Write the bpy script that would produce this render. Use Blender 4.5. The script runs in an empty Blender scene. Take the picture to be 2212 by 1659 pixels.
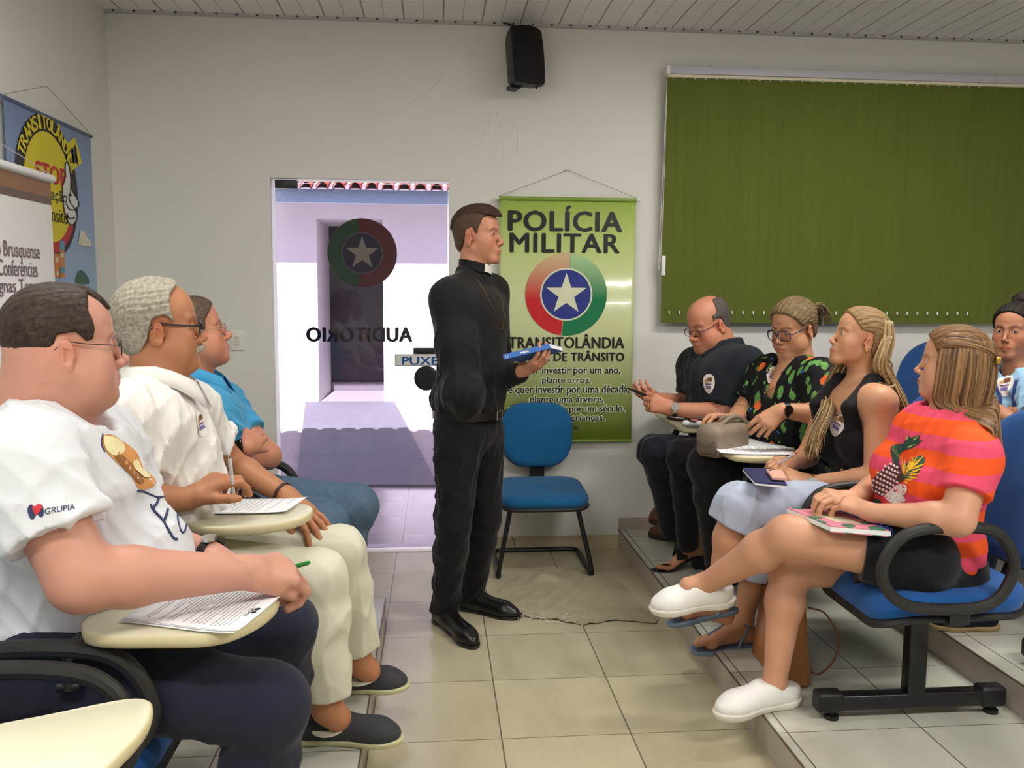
import bpy, bmesh, math, random
import numpy as np
from mathutils import Vector, Matrix, Euler
from mathutils.bvhtree import BVHTree
random.seed(7); rng = np.random.default_rng(7)
COL = bpy.context.scene.collection
SC = bpy.context.scene
PI = math.pi
# ------------------------------------------------------------------ camera
FPX, PIT, YAW, ROLL, CAMY, CAMZ = 1867.85, 0.1049, 0.08963, 0.00597, -4.663, 1.418
_f = np.array([math.sin(YAW)*math.cos(PIT), math.cos(YAW)*math.cos(PIT), -math.sin(PIT)])
_r0 = np.array([math.cos(YAW), -math.sin(YAW), 0.0]); _u0 = np.cross(_r0, _f)
_r = math.cos(ROLL)*_r0+math.sin(ROLL)*_u0; _u = -math.sin(ROLL)*_r0+math.cos(ROLL)*_u0
CAM = np.array([0, CAMY, CAMZ])
cd = bpy.data.cameras.new('camera'); cam = bpy.data.objects.new('camera', cd); COL.objects.link(cam)
cd.sensor_fit = 'HORIZONTAL'; cd.sensor_width = 36; cd.lens = 36*FPX/2212; cd.clip_start = .05
cam.matrix_world = Matrix([[_r[0], _u[0], -_f[0], CAM[0]], [_r[1], _u[1], -_f[1], CAM[1]], [_r[2], _u[2], -_f[2], CAM[2]], [0, 0, 0, 1]])
SC.camera = cam
def ray(x, y): return _f+_r*(x-1106)/FPX-_u*(y-829.5)/FPX
def at(x, y, d): return Vector(CAM+d*ray(x, y))
def on(x, y, ax, v):
    g = ray(x, y); return Vector(CAM+(v-CAM[ax])/g[ax]*g)
def onX(x, y, v): return on(x, y, 0, v)
def onY(x, y, v): return on(x, y, 1, v)
def onZ(x, y, v): return on(x, y, 2, v)
# ------------------------------------------------------------------ world, sun, exposure
SC.view_settings.view_transform = 'Standard'; SC.view_settings.look = 'None'
SC.view_settings.gamma = 1; SC.view_settings.exposure = EXPOSURE = 0.0
SC.view_settings.use_curve_mapping = False
SC.cycles.max_bounces = 8; SC.cycles.diffuse_bounces = 4; SC.cycles.transparent_max_bounces = 12
SC.cycles.sample_clamp_indirect = 6; SC.cycles.caustics_reflective = False; SC.cycles.caustics_refractive = False
try: SC.cycles.use_denoising = True
except Exception: pass
W = bpy.data.worlds.new('sky'); SC.world = W; W.use_nodes = True
W.node_tree.nodes['Background'].inputs[0].default_value = (.78, .76, 1.0, 1)
W.node_tree.nodes['Background'].inputs[1].default_value = 2.2
def light(name, kind, loc, energy, color, size=None, size_y=None, direction=None):
    l = bpy.data.lights.new(name, kind); l.energy = energy; l.color = color
    o = bpy.data.objects.new(name, l); COL.objects.link(o); o.location = loc
    if kind == 'AREA':
        l.shape = 'RECTANGLE'; l.size = size; l.size_y = size_y
    if direction is not None:
        o.rotation_euler = Vector(direction).to_track_quat('-Z', 'Y').to_euler()
    return o
s_ = light('sun', 'SUN', (0, -6, 8), 22.0, (1, .97, .98), direction=(.02, .60, -.80)); s_.data.angle = .009
ZC = 2.81
LAMPS = [(-.75, -2.3, 18), (1.9, -1.75, 36), (-.75, -4.6, 42), (2.1, -4.3, 66)]
for i, (x, y, e) in enumerate(LAMPS):
    light('ceiling_lamp_light', 'AREA', (x, y, ZC-.085), e, (1, .965, .90), 1.2, .22, (0, 0, -1))
# ------------------------------------------------------------------ helpers
def prop(o, label=None, cat=None, group=None, kind=None):
    if label: o['label'] = label
    if cat: o['category'] = cat
    if group: o['group'] = group
    if kind: o['kind'] = kind
    return o
def empty(name, loc, label=None, cat=None, group=None, rotz=0):
    o = bpy.data.objects.new(name, None); COL.objects.link(o); o.location = loc; o.rotation_euler = (0, 0, rotz)
    o.empty_display_size = .05
    return prop(o, label, cat, group)
def set_parent(o, parent):
    if parent is not None:
        o.parent = parent
        bpy.context.view_layer.update()
        o.matrix_parent_inverse = parent.matrix_world.inverted()
def link(name, me, mats, parent=None, smooth=True, angle=None):
    if not isinstance(mats, (list, tuple)): mats = [mats]
    for m in mats: me.materials.append(m)
    if smooth:
        me.polygons.foreach_set('use_smooth', [True]*len(me.polygons))
    o = bpy.data.objects.new(name, me); COL.objects.link(o)
    if smooth and angle:
        try: me.set_sharp_from_angle(angle=math.radians(angle))
        except Exception: pass
    set_parent(o, parent)
    return o
class MB:
    def __init__(s): s.bm = bmesh.new()
    def box(s, c, size, rot=None, bevel=0):
        r = bmesh.ops.create_cube(s.bm, size=1)
        M = Matrix.Translation(Vector(c)) @ (rot.to_4x4() if rot is not None else Matrix.Identity(4)) @ Matrix.Diagonal((*size, 1))
        bmesh.ops.transform(s.bm, matrix=M, verts=r['verts'])
        if bevel:
            es = list({e for v in r['verts'] for e in v.link_edges})
            bmesh.ops.bevel(s.bm, geom=es, offset=bevel, segments=3, affect='EDGES', profile=.5)
        return s
    def lo_hi(s, lo, hi, bevel=0):
        lo = Vector(lo); hi = Vector(hi)
        return s.box((lo+hi)/2, hi-lo, None, bevel)
    def tube(s, pts, r, n=10, closed=False, cap=True):
        pts = [Vector(p) for p in pts]; N = len(pts)
        rs = r if isinstance(r, (list, tuple)) else [r]*N
        tang = []
        for i in range(N):
            a = pts[(i-1) % N] if (closed or i > 0) else pts[i]
            b = pts[(i+1) % N] if (closed or i < N-1) else pts[i]
            t = (b-a); tang.append(t.normalized() if t.length > 1e-9 else Vector((0, 0, 1)))
        nrm = tang[0].orthogonal().normalized(); rings = []
        for i in range(N):
            nrm = (nrm-tang[i]*nrm.dot(tang[i])).normalized(); bn = tang[i].cross(nrm)
            rings.append([s.bm.verts.new(pts[i]+(nrm*math.cos(2*PI*k/n)+bn*math.sin(2*PI*k/n))*rs[i]) for k in range(n)])
        m = N if closed else N-1
        for i in range(m):
            A = rings[i]; B = rings[(i+1) % N]
            sh = 0
            if closed and i == N-1:
                sh = min(range(n), key=lambda q: (A[0].co-B[q].co).length)
            for k in range(n):
                s.bm.faces.new((A[k], A[(k+1) % n], B[(k+1+sh) % n], B[(k+sh) % n]))
        if cap and not closed:
            s.bm.faces.new(list(reversed(rings[0]))); s.bm.faces.new(rings[-1])
        return s
    def prism(s, poly, vec):
        vec = Vector(vec)
        a = [s.bm.verts.new(Vector(p)) for p in poly]; b = [s.bm.verts.new(Vector(p)+vec) for p in poly]
        n = len(a)
        f1 = s.bm.faces.new(a); f2 = s.bm.faces.new(list(reversed(b)))
        for i in range(n): s.bm.faces.new((b[i], b[(i+1) % n], a[(i+1) % n], a[i]))
        return s
    def sphere(s, c, r, seg=16):
        q = bmesh.ops.create_uvsphere(s.bm, u_segments=seg, v_segments=max(8, seg//2), radius=1)
        R = r if isinstance(r, (tuple, list)) else (r, r, r)
        bmesh.ops.transform(s.bm, matrix=Matrix.Translation(Vector(c)) @ Matrix.Diagonal((*R, 1)), verts=q['verts'])
        return s
    def done(s, name, mat, parent=None, smooth=True, angle=35, fix=True):
        if fix: bmesh.ops.recalc_face_normals(s.bm, faces=s.bm.faces)
        me = bpy.data.meshes.new(name); s.bm.to_mesh(me); s.bm.free()
        return link(name, me, mat, parent, smooth, angle)
def spline(pts, n=8, closed=False):
    P = [Vector(p) for p in pts]; N = len(P); out = []
    m = N if closed else N-1
    for i in range(m):
        p0 = P[(i-1) % N] if (closed or i > 0) else P[i]*2-P[i+1]
        p1 = P[i]; p2 = P[(i+1) % N]
        p3 = P[(i+2) % N] if (closed or i < N-2) else p2*2-p1
        for k in range(n):
            t = k/n; t2 = t*t; t3 = t2*t
            out.append(.5*((2*p1)+(p2-p0)*t+(2*p0-5*p1+4*p2-p3)*t2+(3*p1-p0-3*p2+p3)*t3))
    if not closed: out.append(P[-1])
    return out
# ------------------------------------------------------------------ materials
def srgb(*c):
    return tuple(((v/255)/12.92 if v/255 <= .04045 else ((v/255+.055)/1.055)**2.4) for v in c)
_M = {}
class NT:
    def __init__(s, name):
        s.m = bpy.data.materials.new(name); s.m.use_nodes = True; s.t = s.m.node_tree; s.b = s.t.nodes['Principled BSDF']
    def n(s, typ, **kw):
        o = s.t.nodes.new(typ)
        for k, v in kw.items():
            if k.startswith('i_'): o.inputs[k[2:].replace('_', ' ')].default_value = v
            elif k.startswith('n_'): o.inputs[int(k[2:])].default_value = v
            else: setattr(o, k, v)
        return o
    def l(s, a, b): s.t.links.new(a, b); return s
    def math(s, op, a, b=None, c=None):
        o = s.n('ShaderNodeMath', operation=op)
        for i, v in enumerate((a, b, c)):
            if v is None: continue
            if isinstance(v, (int, float)): o.inputs[i].default_value = v
            else: s.l(v, o.inputs[i])
        return o.outputs[0]
    def mix(s, f, a, b, mode='MIX'):
        o = s.n('ShaderNodeMix', data_type='RGBA', blend_type=mode)
        for i, v in ((0, f), (6, a), (7, b)):
            if isinstance(v, (int, float)): o.inputs[i].default_value = v
            elif isinstance(v, tuple): o.inputs[i].default_value = (*v[:3], 1)
            else: s.l(v, o.inputs[i])
        return o.outputs[2]
    def noise(s, vec, scale, detail=3, rough=.5, dist=0):
        o = s.n('ShaderNodeTexNoise'); o.inputs['Scale'].default_value = scale; o.inputs['Detail'].default_value = detail
        o.inputs['Roughness'].default_value = rough; o.inputs['Distortion'].default_value = dist
        if vec is not None: s.l(vec, o.inputs['Vector'])
        return o.outputs['Fac']
    def ramp(s, f, stops, interp='LINEAR'):
        o = s.n('ShaderNodeValToRGB'); cr = o.color_ramp; cr.interpolation = interp
        cr.elements.remove(cr.elements[-1])
        for i, (p, c) in enumerate(stops):
            e = cr.elements[0] if i == 0 else cr.elements.new(p)
            e.position = p; e.color = (*c[:3], 1) if isinstance(c, tuple) else (c, c, c, 1)
        s.l(f, o.inputs[0]); return o.outputs[0]
    def pos(s): return s.n('ShaderNodeNewGeometry').outputs['Position']
    def obj(s): return s.n('ShaderNodeTexCoord').outputs['Object']
    def sep(s, v):
        o = s.n('ShaderNodeSeparateXYZ'); s.l(v, o.inputs[0]); return o.outputs
    def scale(s, v, sc, rot=None, loc=None):
        o = s.n('ShaderNodeMapping'); o.inputs['Scale'].default_value = sc
        if rot: o.inputs['Rotation'].default_value = rot
        if loc: o.inputs['Location'].default_value = loc
        s.l(v, o.inputs[0]); return o.outputs[0]
    def bump(s, h, strength=.3, dist=.002):
        o = s.n('ShaderNodeBump'); o.inputs['Strength'].default_value = strength; o.inputs['Distance'].default_value = dist
        s.l(h, o.inputs['Height']); s.l(o.outputs[0], s.b.inputs['Normal']); return s
    def base(s, c):
        if isinstance(c, tuple): s.b.inputs['Base Color'].default_value = (*c[:3], 1)
        else: s.l(c, s.b.inputs['Base Color'])
        return s
    def r(s, rough, spec=.5, metal=0):
        if isinstance(rough, (int, float)): s.b.inputs['Roughness'].default_value = rough
        else: s.l(rough, s.b.inputs['Roughness'])
        s.b.inputs['Specular IOR Level'].default_value = spec; s.b.inputs['Metallic'].default_value = metal
        return s.m if False else s
def mat(name, c, rough=.5, spec=.5, metal=0, nz=0, nscale=40, bump=0, bscale=200, bdist=.001, coords='obj', sheen=0):
    if name in _M: return _M[name]
    t = NT(name); v = t.obj() if coords == 'obj' else t.pos()
    if nz:
        f = t.noise(v, nscale, 4)
        t.base(t.mix(f, tuple(x*(1-nz) for x in c), tuple(min(1, x*(1+nz)) for x in c)))
    else: t.base(c)
    t.r(rough, spec, metal)
    if sheen: t.b.inputs['Sheen Weight'].default_value = sheen
    if bump: t.bump(t.noise(v, bscale, 3), bump, bdist)
    _M[name] = t.m; return t.m
T = .42; GX, GY = .2098, -1.2
def tile_mat(name, ca, cb, grout, gx, gy, rough=.22):
    t = NT(name); p = t.pos(); X, Y, Z = t.sep(p)[:3]
    def frac(v, off):
        a = t.math('DIVIDE', t.math('SUBTRACT', v, off), T); f = t.math('FRACT', a)
        return t.math('MULTIPLY', t.math('ABSOLUTE', t.math('SUBTRACT', f, .5)), 2.0), t.math('FLOOR', a)
    fx, ix = frac(X, gx); fy, iy = frac(Y, gy)
    # distance from centre in each axis runs 0..1; the grout is the outermost band
    gxm = t.math('GREATER_THAN', fx, 1-.0048/T*2*.5); gym = t.math('GREATER_THAN', fy, 1-.0034/T*2*.5)
    g = t.math('MAXIMUM', gxm, gym)
    cell = t.n('ShaderNodeCombineXYZ'); t.l(ix, cell.inputs[0]); t.l(iy, cell.inputs[1])
    wn = t.n('ShaderNodeTexWhiteNoise', noise_dimensions='3D'); t.l(cell.outputs[0], wn.inputs['Vector'])
    off = t.n('ShaderNodeVectorMath', operation='MULTIPLY_ADD'); t.l(wn.outputs['Color'], off.inputs[0]); off.inputs[1].default_value = (7, 7, 7); t.l(p, off.inputs[2])
    v = t.scale(off.outputs[0], (4.2, 1.5, 3), (0, 0, .35))
    n1 = t.noise(v, 1.4, 5, .5, .0); n2 = t.noise(off.outputs[0], 60, 3)
    c = t.mix(t.math('SUBTRACT', t.math('MULTIPLY', n1, 1.8), .4), tuple(x*.88 for x in ca), tuple(min(1, x*1.05) for x in cb))
    c = t.mix(t.math('MULTIPLY', n2, .10), c, tuple(x*.7 for x in ca))
    c = t.mix(t.math('MULTIPLY', wn.outputs['Value'], .10), c, tuple(x*.82 for x in cb))
    c = t.mix(g, c, grout)
    t.base(c); t.r(rough, .45)
    t.bump(t.math('SUBTRACT', 1.0, g), .35, .0015)
    return t.m
M_tile = tile_mat('beige_floor_tile', srgb(182, 172, 144), srgb(193, 184, 157), srgb(104, 92, 76), GX, GY)
M_tileP = tile_mat('pale_platform_tile', srgb(192, 191, 177), srgb(201, 201, 189), srgb(108, 100, 88), 1.055, -1.847)
def wall_mat():
    t = NT('white_plaster'); p = t.pos()
    n = t.noise(p, 1.1, 3); c = t.mix(n, srgb(222, 220, 216), srgb(232, 231, 228)); 
    t.base(c); t.r(.62, .3); t.bump(t.noise(p, 55, 5, .6), .22, .003); return t.m
M_wall = wall_mat()
M_wallout = mat('whitewashed_render', srgb(226, 222, 220), .8, .2, nz=.04, nscale=3, bump=.3, bscale=60, coords='pos')
M_trimtile = mat('beige_skirting', srgb(196, 184, 154), .35, .4, nz=.06, nscale=9, coords='pos')
M_riser = mat('grey_riser_tile', srgb(172, 162, 150), .3, .45, nz=.07, nscale=7, coords='pos')
M_black = mat('black_plastic', srgb(26, 26, 27), .42, .4, bump=.1, bscale=500)
M_blackmetal = mat('black_enamelled_steel', srgb(22, 22, 24), .3, .5)
M_rubber = mat('dark_rubber_edge', srgb(36, 36, 38), .5, .4)
M_white = mat('white_plastic', srgb(232, 231, 225), .4, .5)
M_cream = mat('cream_laminate', srgb(222, 219, 194), .32, .5, nz=.02)
M_creamedge = mat('cream_moulded_edge', srgb(214, 203, 163), .4, .5)
M_chrome = mat('chrome', (.7, .7, .7), .2, .5, 1)
M_gold = mat('gold_metal', srgb(212, 170, 90), .25, .5, 1)
M_paper = mat('white_paper', srgb(240, 241, 245), .7, .2)
M_ink = mat('black_ink', srgb(34, 34, 38), .6, .2)
M_inkgrey = mat('grey_ink', srgb(120, 122, 132), .7, .2)
def fabric(name, c, rough=.85, sc=700, amt=.12, bump=.35, sheen=.15):
    t = NT(name); v = t.obj()
    w = t.noise(v, sc, 2); n = t.noise(v, 9, 3)
    col = t.mix(w, tuple(x*(1-amt) for x in c), tuple(min(1, x*(1+amt)) for x in c))
    col = t.mix(t.math('MULTIPLY', n, .2), col, tuple(x*.86 for x in c))
    t.base(col); t.r(rough, .25); t.b.inputs['Sheen Weight'].default_value = sheen
    t.bump(t.math('ADD', t.math('MULTIPLY', w, .3), t.noise(v, 28, 3)), bump, .0016); return t.m
M_seat = fabric('blue_upholstery', srgb(24, 82, 150), .9, 900, .16)
M_seatteal = fabric('teal_blue_upholstery', srgb(22, 96, 148), .9, 900, .16)
# ------------------------------------------------------------------ writing
def text_bm(s, bold=0.0, align='LEFT', spacing=1.0, shear=0.0):
    cu = bpy.data.curves.new('lettering', 'FONT'); cu.body = s; cu.size = 1; cu.offset = bold; cu.resolution_u = 3; cu.shear = shear
    cu.space_character = spacing
    o = bpy.data.objects.new('lettering', cu); COL.objects.link(o); bpy.context.view_layer.update()
    me = bpy.data.meshes.new_from_object(o.evaluated_get(bpy.context.evaluated_depsgraph_get()))
    bpy.data.objects.remove(o); bpy.data.curves.remove(cu)
    bm = bmesh.new(); bm.from_mesh(me); bpy.data.meshes.remove(me)
    return bm
def fit(bm, w=None, h=None):
    xs = [v.co.x for v in bm.verts]; ys = [v.co.y for v in bm.verts]
    x0, x1, y0, y1 = min(xs), max(xs), min(ys), max(ys)
    sx = w/(x1-x0) if w else None; sy = h/(y1-y0) if h else None
    if sx is None: sx = sy
    if sy is None: sy = sx
    for v in bm.verts: v.co = Vector(((v.co.x-x0)*sx, (v.co.y-y0)*sy, 0))
    return bm
def text(s, name, m, parent, O, U, V, w, h, bold=.0, shear=0, spacing=1.0, mirror=False):
    """lettering whose box has its lower left corner at O, width w along unit U and height h along unit V"""
    bm = fit(text_bm(s, 0, shear=shear, spacing=spacing), w, h)
    if bold:
        src = bm.copy(); n0 = bold*1.1*h
        for k, (dx, dz) in enumerate(((-n0, 0), (n0, 0), (0, n0*.5), (0, -n0*.5))):
            me = bpy.data.meshes.new('tmp')
            b2 = src.copy()
            for v in b2.verts: v.co += Vector((dx, dz, .00004*(k+1)))
            b2.to_mesh(me); b2.free(); bm.from_mesh(me); bpy.data.meshes.remove(me)
        src.free()
    U = Vector(U); V = Vector(V); O = Vector(O)
    for v in bm.verts:
        x = w-v.co.x if mirror else v.co.x
        v.co = O+U*x+V*v.co.y+U.cross(V)*v.co.z
    me = bpy.data.meshes.new(name); bm.to_mesh(me); bm.free()
    return link(name, me, m, parent, smooth=False)
def flat(polys, name, m, parent, offset=(0, 0, 0)):
    bm = bmesh.new(); off = Vector(offset)
    for poly in polys:
        vs = [bm.verts.new(Vector(p)+off) for p in poly]
        if len(vs) > 2: bm.faces.new(vs)
    bmesh.ops.triangulate(bm, faces=bm.faces)
    me = bpy.data.meshes.new(name); bm.to_mesh(me); bm.free()
    return link(name, me, m, parent, smooth=False)
def circ(c, U, V, r, n=48, a0=0, a1=2*PI):
    c = Vector(c); U = Vector(U); V = Vector(V)
    return [c+U*r*math.cos(a0+(a1-a0)*i/n)+V*r*math.sin(a0+(a1-a0)*i/n) for i in range(n if abs(a1-a0) > 6.28 else n+1)]
def ringsec(c, U, V, r0, r1, a0, a1, n=40):
    o = []
    for i in range(n):
        t0 = a0+(a1-a0)*i/n; t1 = a0+(a1-a0)*(i+1)/n
        P = lambda r, t: Vector(c)+Vector(U)*r*math.cos(t)+Vector(V)*r*math.sin(t)
        o.append([P(r0, t0), P(r1, t0), P(r1, t1), P(r0, t1)])
    return o
def star(c, U, V, r, q=.39):
    P = [Vector(c)+(Vector(U)*math.cos(a)+Vector(V)*math.sin(a))*(r if i % 2 == 0 else r*q) for i in range(10) for a in [PI/2+i*PI/5]]
    return [[Vector(c), P[i], P[(i+1) % 10]] for i in range(10)]
def rgb(name, *c, rough=.5, spec=.4): return mat(name, srgb(*c), rough, spec)
def rounded(cx, cy, w, h, r, n=6):
    out = []
    for (sx, sy, a0) in ((1, 1, 0), (-1, 1, PI/2), (-1, -1, PI), (1, -1, 1.5*PI)):
        for k in range(n+1):
            a = a0+PI/2*k/n; out.append((cx+sx*(w/2-r)+r*math.cos(a), cy+sy*(h/2-r)+r*math.sin(a)))
    return out
# ------------------------------------------------------------------ the room
XL, XR, YB = -1.6365, 5.2, -7.5
DX0, DX1, DZ = -.848, .079, 2.006
def struct(name, mb, m, label=None, **k):
    o = mb.done(name, m, None, smooth=False, **k); prop(o, label, None, None, 'structure'); return o
struct('floor', MB().lo_hi((XL, YB, -.1), (XR, 0, 0)), M_tile)
def ceil_mat():
    t = NT('pvc_ceiling_panels'); p = t.pos(); X, Y, Z = t.sep(p)[:3]
    a = t.math('FRACT', t.math('DIVIDE', X, .1)); g = t.math('LESS_THAN', t.math('ABSOLUTE', t.math('SUBTRACT', a, .5)), .035)
    b = t.math('FRACT', t.math('DIVIDE', X, .2)); g2 = t.math('LESS_THAN', t.math('ABSOLUTE', t.math('SUBTRACT', b, .25)), .02)
    c = t.mix(t.math('MAXIMUM', t.math('MULTIPLY', g, .45), g2), srgb(236, 232, 232), srgb(150, 144, 142))
    t.base(c); t.r(.4, .4); t.bump(t.math('SUBTRACT', 1.0, g), .5, .002); return t.m
struct('ceiling', MB().lo_hi((XL-.15, YB-.15, ZC), (XR+.15, .15, ZC+.06)), ceil_mat())
w = MB()
w.lo_hi((XL-.15, 0, -.1), (DX0, .15, 3.9)); w.lo_hi((DX1, 0, -.1), (XR+.15, .15, 3.9)); w.lo_hi((DX0, 0, DZ), (DX1, .15, 3.9))
wb = struct('wall_back', w, M_wall)
struct('wall_left', MB().lo_hi((XL-.15, YB-.15, -.1), (XL, 0, ZC)), M_wall)
struct('wall_right', MB().lo_hi((XR, YB-.15, -.1), (XR+.15, 0, ZC)), M_wall)
struct('wall_front', MB().lo_hi((XL, YB-.15, -.1), (XR, YB, ZC)), M_wall)
# small plugs in the ceiling trim
t_ = MB().lo_hi((XL, -.03, ZC-.012), (XR, 0, ZC)); tr = struct('trim_1', t_, mat('pvc_trim', srgb(190, 188, 188), .4))
pm = MB()
for i in range(60):
    x = XL+.05+i*.1
    if x < XR-.05: pm.sphere((x, -.035, ZC-.006), (.007, .004, .005), 8)
pm.done('screw_caps', mat('dark_screw', srgb(60, 50, 50), .5), tr)
struct('baseboard_back', MB().lo_hi((DX1, -.012, 0), (1.0216, 0, .075)), M_trimtile)
struct('baseboard_back_left', MB().lo_hi((XL, -.012, 0), (DX0, 0, .075)), M_trimtile)
struct('baseboard_right', MB().lo_hi((1.0216, -.012, .1058), (4.2, 0, .17)), M_riser)
XP, XP2, XP3, HP = 1.0216, 1.822, 2.64, .1058
def platform(name, lo, hi, label, side):
    mb = MB().lo_hi(lo, hi)
    o = mb.done(name, [M_tileP, M_riser], None, smooth=False); prop(o, label, None, None, 'structure')
    for p in o.data.polygons: p.material_index = 0 if p.normal.z > .5 else 1
    nos = MB().lo_hi((lo[0]-.001 if side < 0 else hi[0]-.004, lo[1], hi[2]-.004), (lo[0]+.004 if side < 0 else hi[0]+.001, hi[1], hi[2]+.0008))
    nos.done('step_edge', mat('dark_edge_strip', srgb(96, 84, 72), .5), o, smooth=False)
    return o
platform('floor_platform_low', (XP, YB, 0), (XR, -.0005, HP), 'low tiled seating platform under the front row on the right', -1)
platform('floor_platform_middle', (XP2, YB, HP), (XR, -.0005, 2*HP), 'second tiled step of the right seating platform', -1)
platform('floor_platform_high', (XP3, YB, 2*HP), (XR, -.0005, 3*HP), 'third tiled step of the right seating platform', -1)
platform('floor_platform_left', (XL, YB, 0), (-.213, -1.02, HP), 'low tiled seating platform under the men on the left', 1)
# hairline filler marks on the wall
cr = MB()
def crack(pts, wd=.0022):
    P = spline([onY(x, y, -.0012) for x, y in pts], 4)
    cr.tube(P, wd, 5)
crack([(970, 140), (945, 178), (915, 205), (880, 222), (862, 245)]); crack([(862, 245), (850, 262), (800, 272), (765, 292), (760, 305)])
crack([(1043, 238), (1048, 290), (1030, 320), (1015, 350), (1005, 370)], .0018); crack([(1073, 240), (1085, 300), (1088, 360), (1084, 400)], .0026)
crack([(1112, 250), (1120, 290), (1118, 340)], .0018); crack([(1172, 187), (1240, 190), (1300, 186), (1330, 172)], .002); crack([(1060, 236), (1056, 290)], .0015)
cr.done('crack_filler', mat('fresh_filler', srgb(238, 236, 232), .6), wb)
# ------------------------------------------------------------------ lamps on the ceiling (their light is set at the top)
M_tube = NT('lamp_tube'); M_tube.b.inputs['Emission Color'].default_value = (1, .96, .88, 1); M_tube.b.inputs['Emission Strength'].default_value = 4; M_tube = M_tube.m
LL = ['ceiling lamp with two tubes above the men on the left, nearest the door wall', 'ceiling lamp with two tubes above the audience on the right, nearest the blind', 'ceiling lamp with two tubes at the left rear of the room', 'ceiling lamp with two tubes at the right rear of the room']
for i, (x, y, e) in enumerate(LAMPS):
    t_ = empty('ceiling_lamp', (x, y, ZC), LL[i], 'lamp', 'ceiling lamps')
    MB().lo_hi((x-.62, y-.13, ZC-.05), (x+.62, y+.13, ZC), .008).done('lamp_housing', M_white, t_)
    for s in (-.06, .06): MB().tube([(x-.57, y+s, ZC-.066), (x+.57, y+s, ZC-.066)], .013, 12).done('lamp_tube', M_tube, t_)
# ------------------------------------------------------------------ glass door
def glass_mat():
    t = NT('tinted_door_glass'); tr = t.n('ShaderNodeBsdfTransparent'); tr.inputs[0].default_value = (.75, .72, .79, 1)
    gl = t.n('ShaderNodeBsdfGlossy'); gl.inputs['Roughness'].default_value = .03
    fr = t.n('ShaderNodeFresnel'); fr.inputs[0].default_value = 1.45
    mx = t.n('ShaderNodeMixShader'); t.l(fr.outputs[0], mx.inputs[0]); t.l(tr.outputs[0], mx.inputs[1]); t.l(gl.outputs[0], mx.inputs[2])
    out = t.t.nodes['Material Output']; t.l(mx.outputs[0], out.inputs[0]); return t.m
M_glass = glass_mat()
door = empty('door_1', (DX0+.02, .05, 0)); prop(door, 'tinted glass entrance door with round emblem and mirrored lettering', None, None, 'structure')
GYD = .05
MB().lo_hi((DX0+.017, GYD-.004, .012), (DX1-.008, GYD+.004, DZ-.02)).done('glass_pane', M_glass, door, smooth=False)
MB().lo_hi((onY(586, 0, GYD).x, GYD-.02, onY(600, 407, GYD).z), (onY(635, 0, GYD).x, GYD+.02, onY(600, 389, GYD).z), .004).done('pivot_fitting', M_black, door)
MB().lo_hi((DX0+.017, GYD-.018, .004), (DX0+.20, GYD+.018, .05), .004).done('floor_pivot', M_black, door)
hc = onY(921, 817, GYD-.03)
MB().tube([hc+Vector((0, .03, 0)), hc+Vector((0, -.012, 0)), hc+Vector((0, -.02, 0))], [.066, .066, .055], 40).done('round_handle', M_black, door)
a = onY(893, 752, GYD-.02); b = onY(960, 766, GYD-.02)
MB().lo_hi((a.x, GYD-.025, b.z), (b.x, GYD+.02, a.z), .003).done('lock_box', M_black, door)
a = onY(853, 791, GYD-.03); b = onY(975, 765, GYD-.03)
st = MB().lo_hi((a.x, GYD-.0295, a.z), (b.x, GYD-.026, b.z)).done('pull_sign', M_white, door, smooth=False)
pl = rounded((a.x+b.x)/2, (a.z+b.z)/2, b.x-a.x-.008, b.z-a.z-.008, .006)
MB().tube([(x, GYD-.0298, z) for x, z in pl], .0009, 5, closed=True).done('sign_border', rgb('sign_blue_line', 60, 110, 160), st)
EX, EZ, EY = Vector((1, 0, 0)), Vector((0, 0, 1)), Vector((0, 1, 0))
a = onY(869, 788, GYD-.031)
text('PUXE', 'lettering', rgb('sign_blue', 28, 84, 158), st, (a.x, GYD-.0301, a.z), EX, EZ, onY(949, 0, GYD).x-onY(869, 0, GYD).x, .043, .05)
ec = onY(782.5, 547, GYD); ec.y = GYD+.0045; er = (onY(858, 547, GYD).x-onY(707, 547, GYD).x)/2
em = flat([circ(ec, EX, EZ, er)], 'emblem', rgb('vinyl_back_grey', 150, 148, 140), door)
flat(ringsec(ec, EX, EZ, er*.60, er*.985, PI*.5+.12, PI*1.5-.12), 'emblem_green', rgb('vinyl_green', 28, 88, 52), em, (0, -.0006, 0))
flat(ringsec(ec, EX, EZ, er*.60, er*.985, -PI*.5-.12, PI*.5+.12), 'emblem_red', rgb('vinyl_red', 150, 26, 40), em, (0, -.0004, 0))
flat([circ(ec, EX, EZ, er*.565)], 'emblem_disc', rgb('vinyl_navy', 36, 32, 66), em, (0, -.0008, 0))
flat(star(ec, EX, EZ, er*.50), 'emblem_star', rgb('vinyl_cream', 178, 172, 150), em, (0, -.0014, 0))
a = onY(663, 738, GYD); b = onY(889, 708, GYD)
text('AUDITORIO', 'lettering', rgb('vinyl_dark_letters', 42, 30, 36), door, (a.x, GYD+.0045, a.z), EX, EZ, b.x-a.x, b.z-a.z, .06, mirror=True, spacing=1.08)
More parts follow.
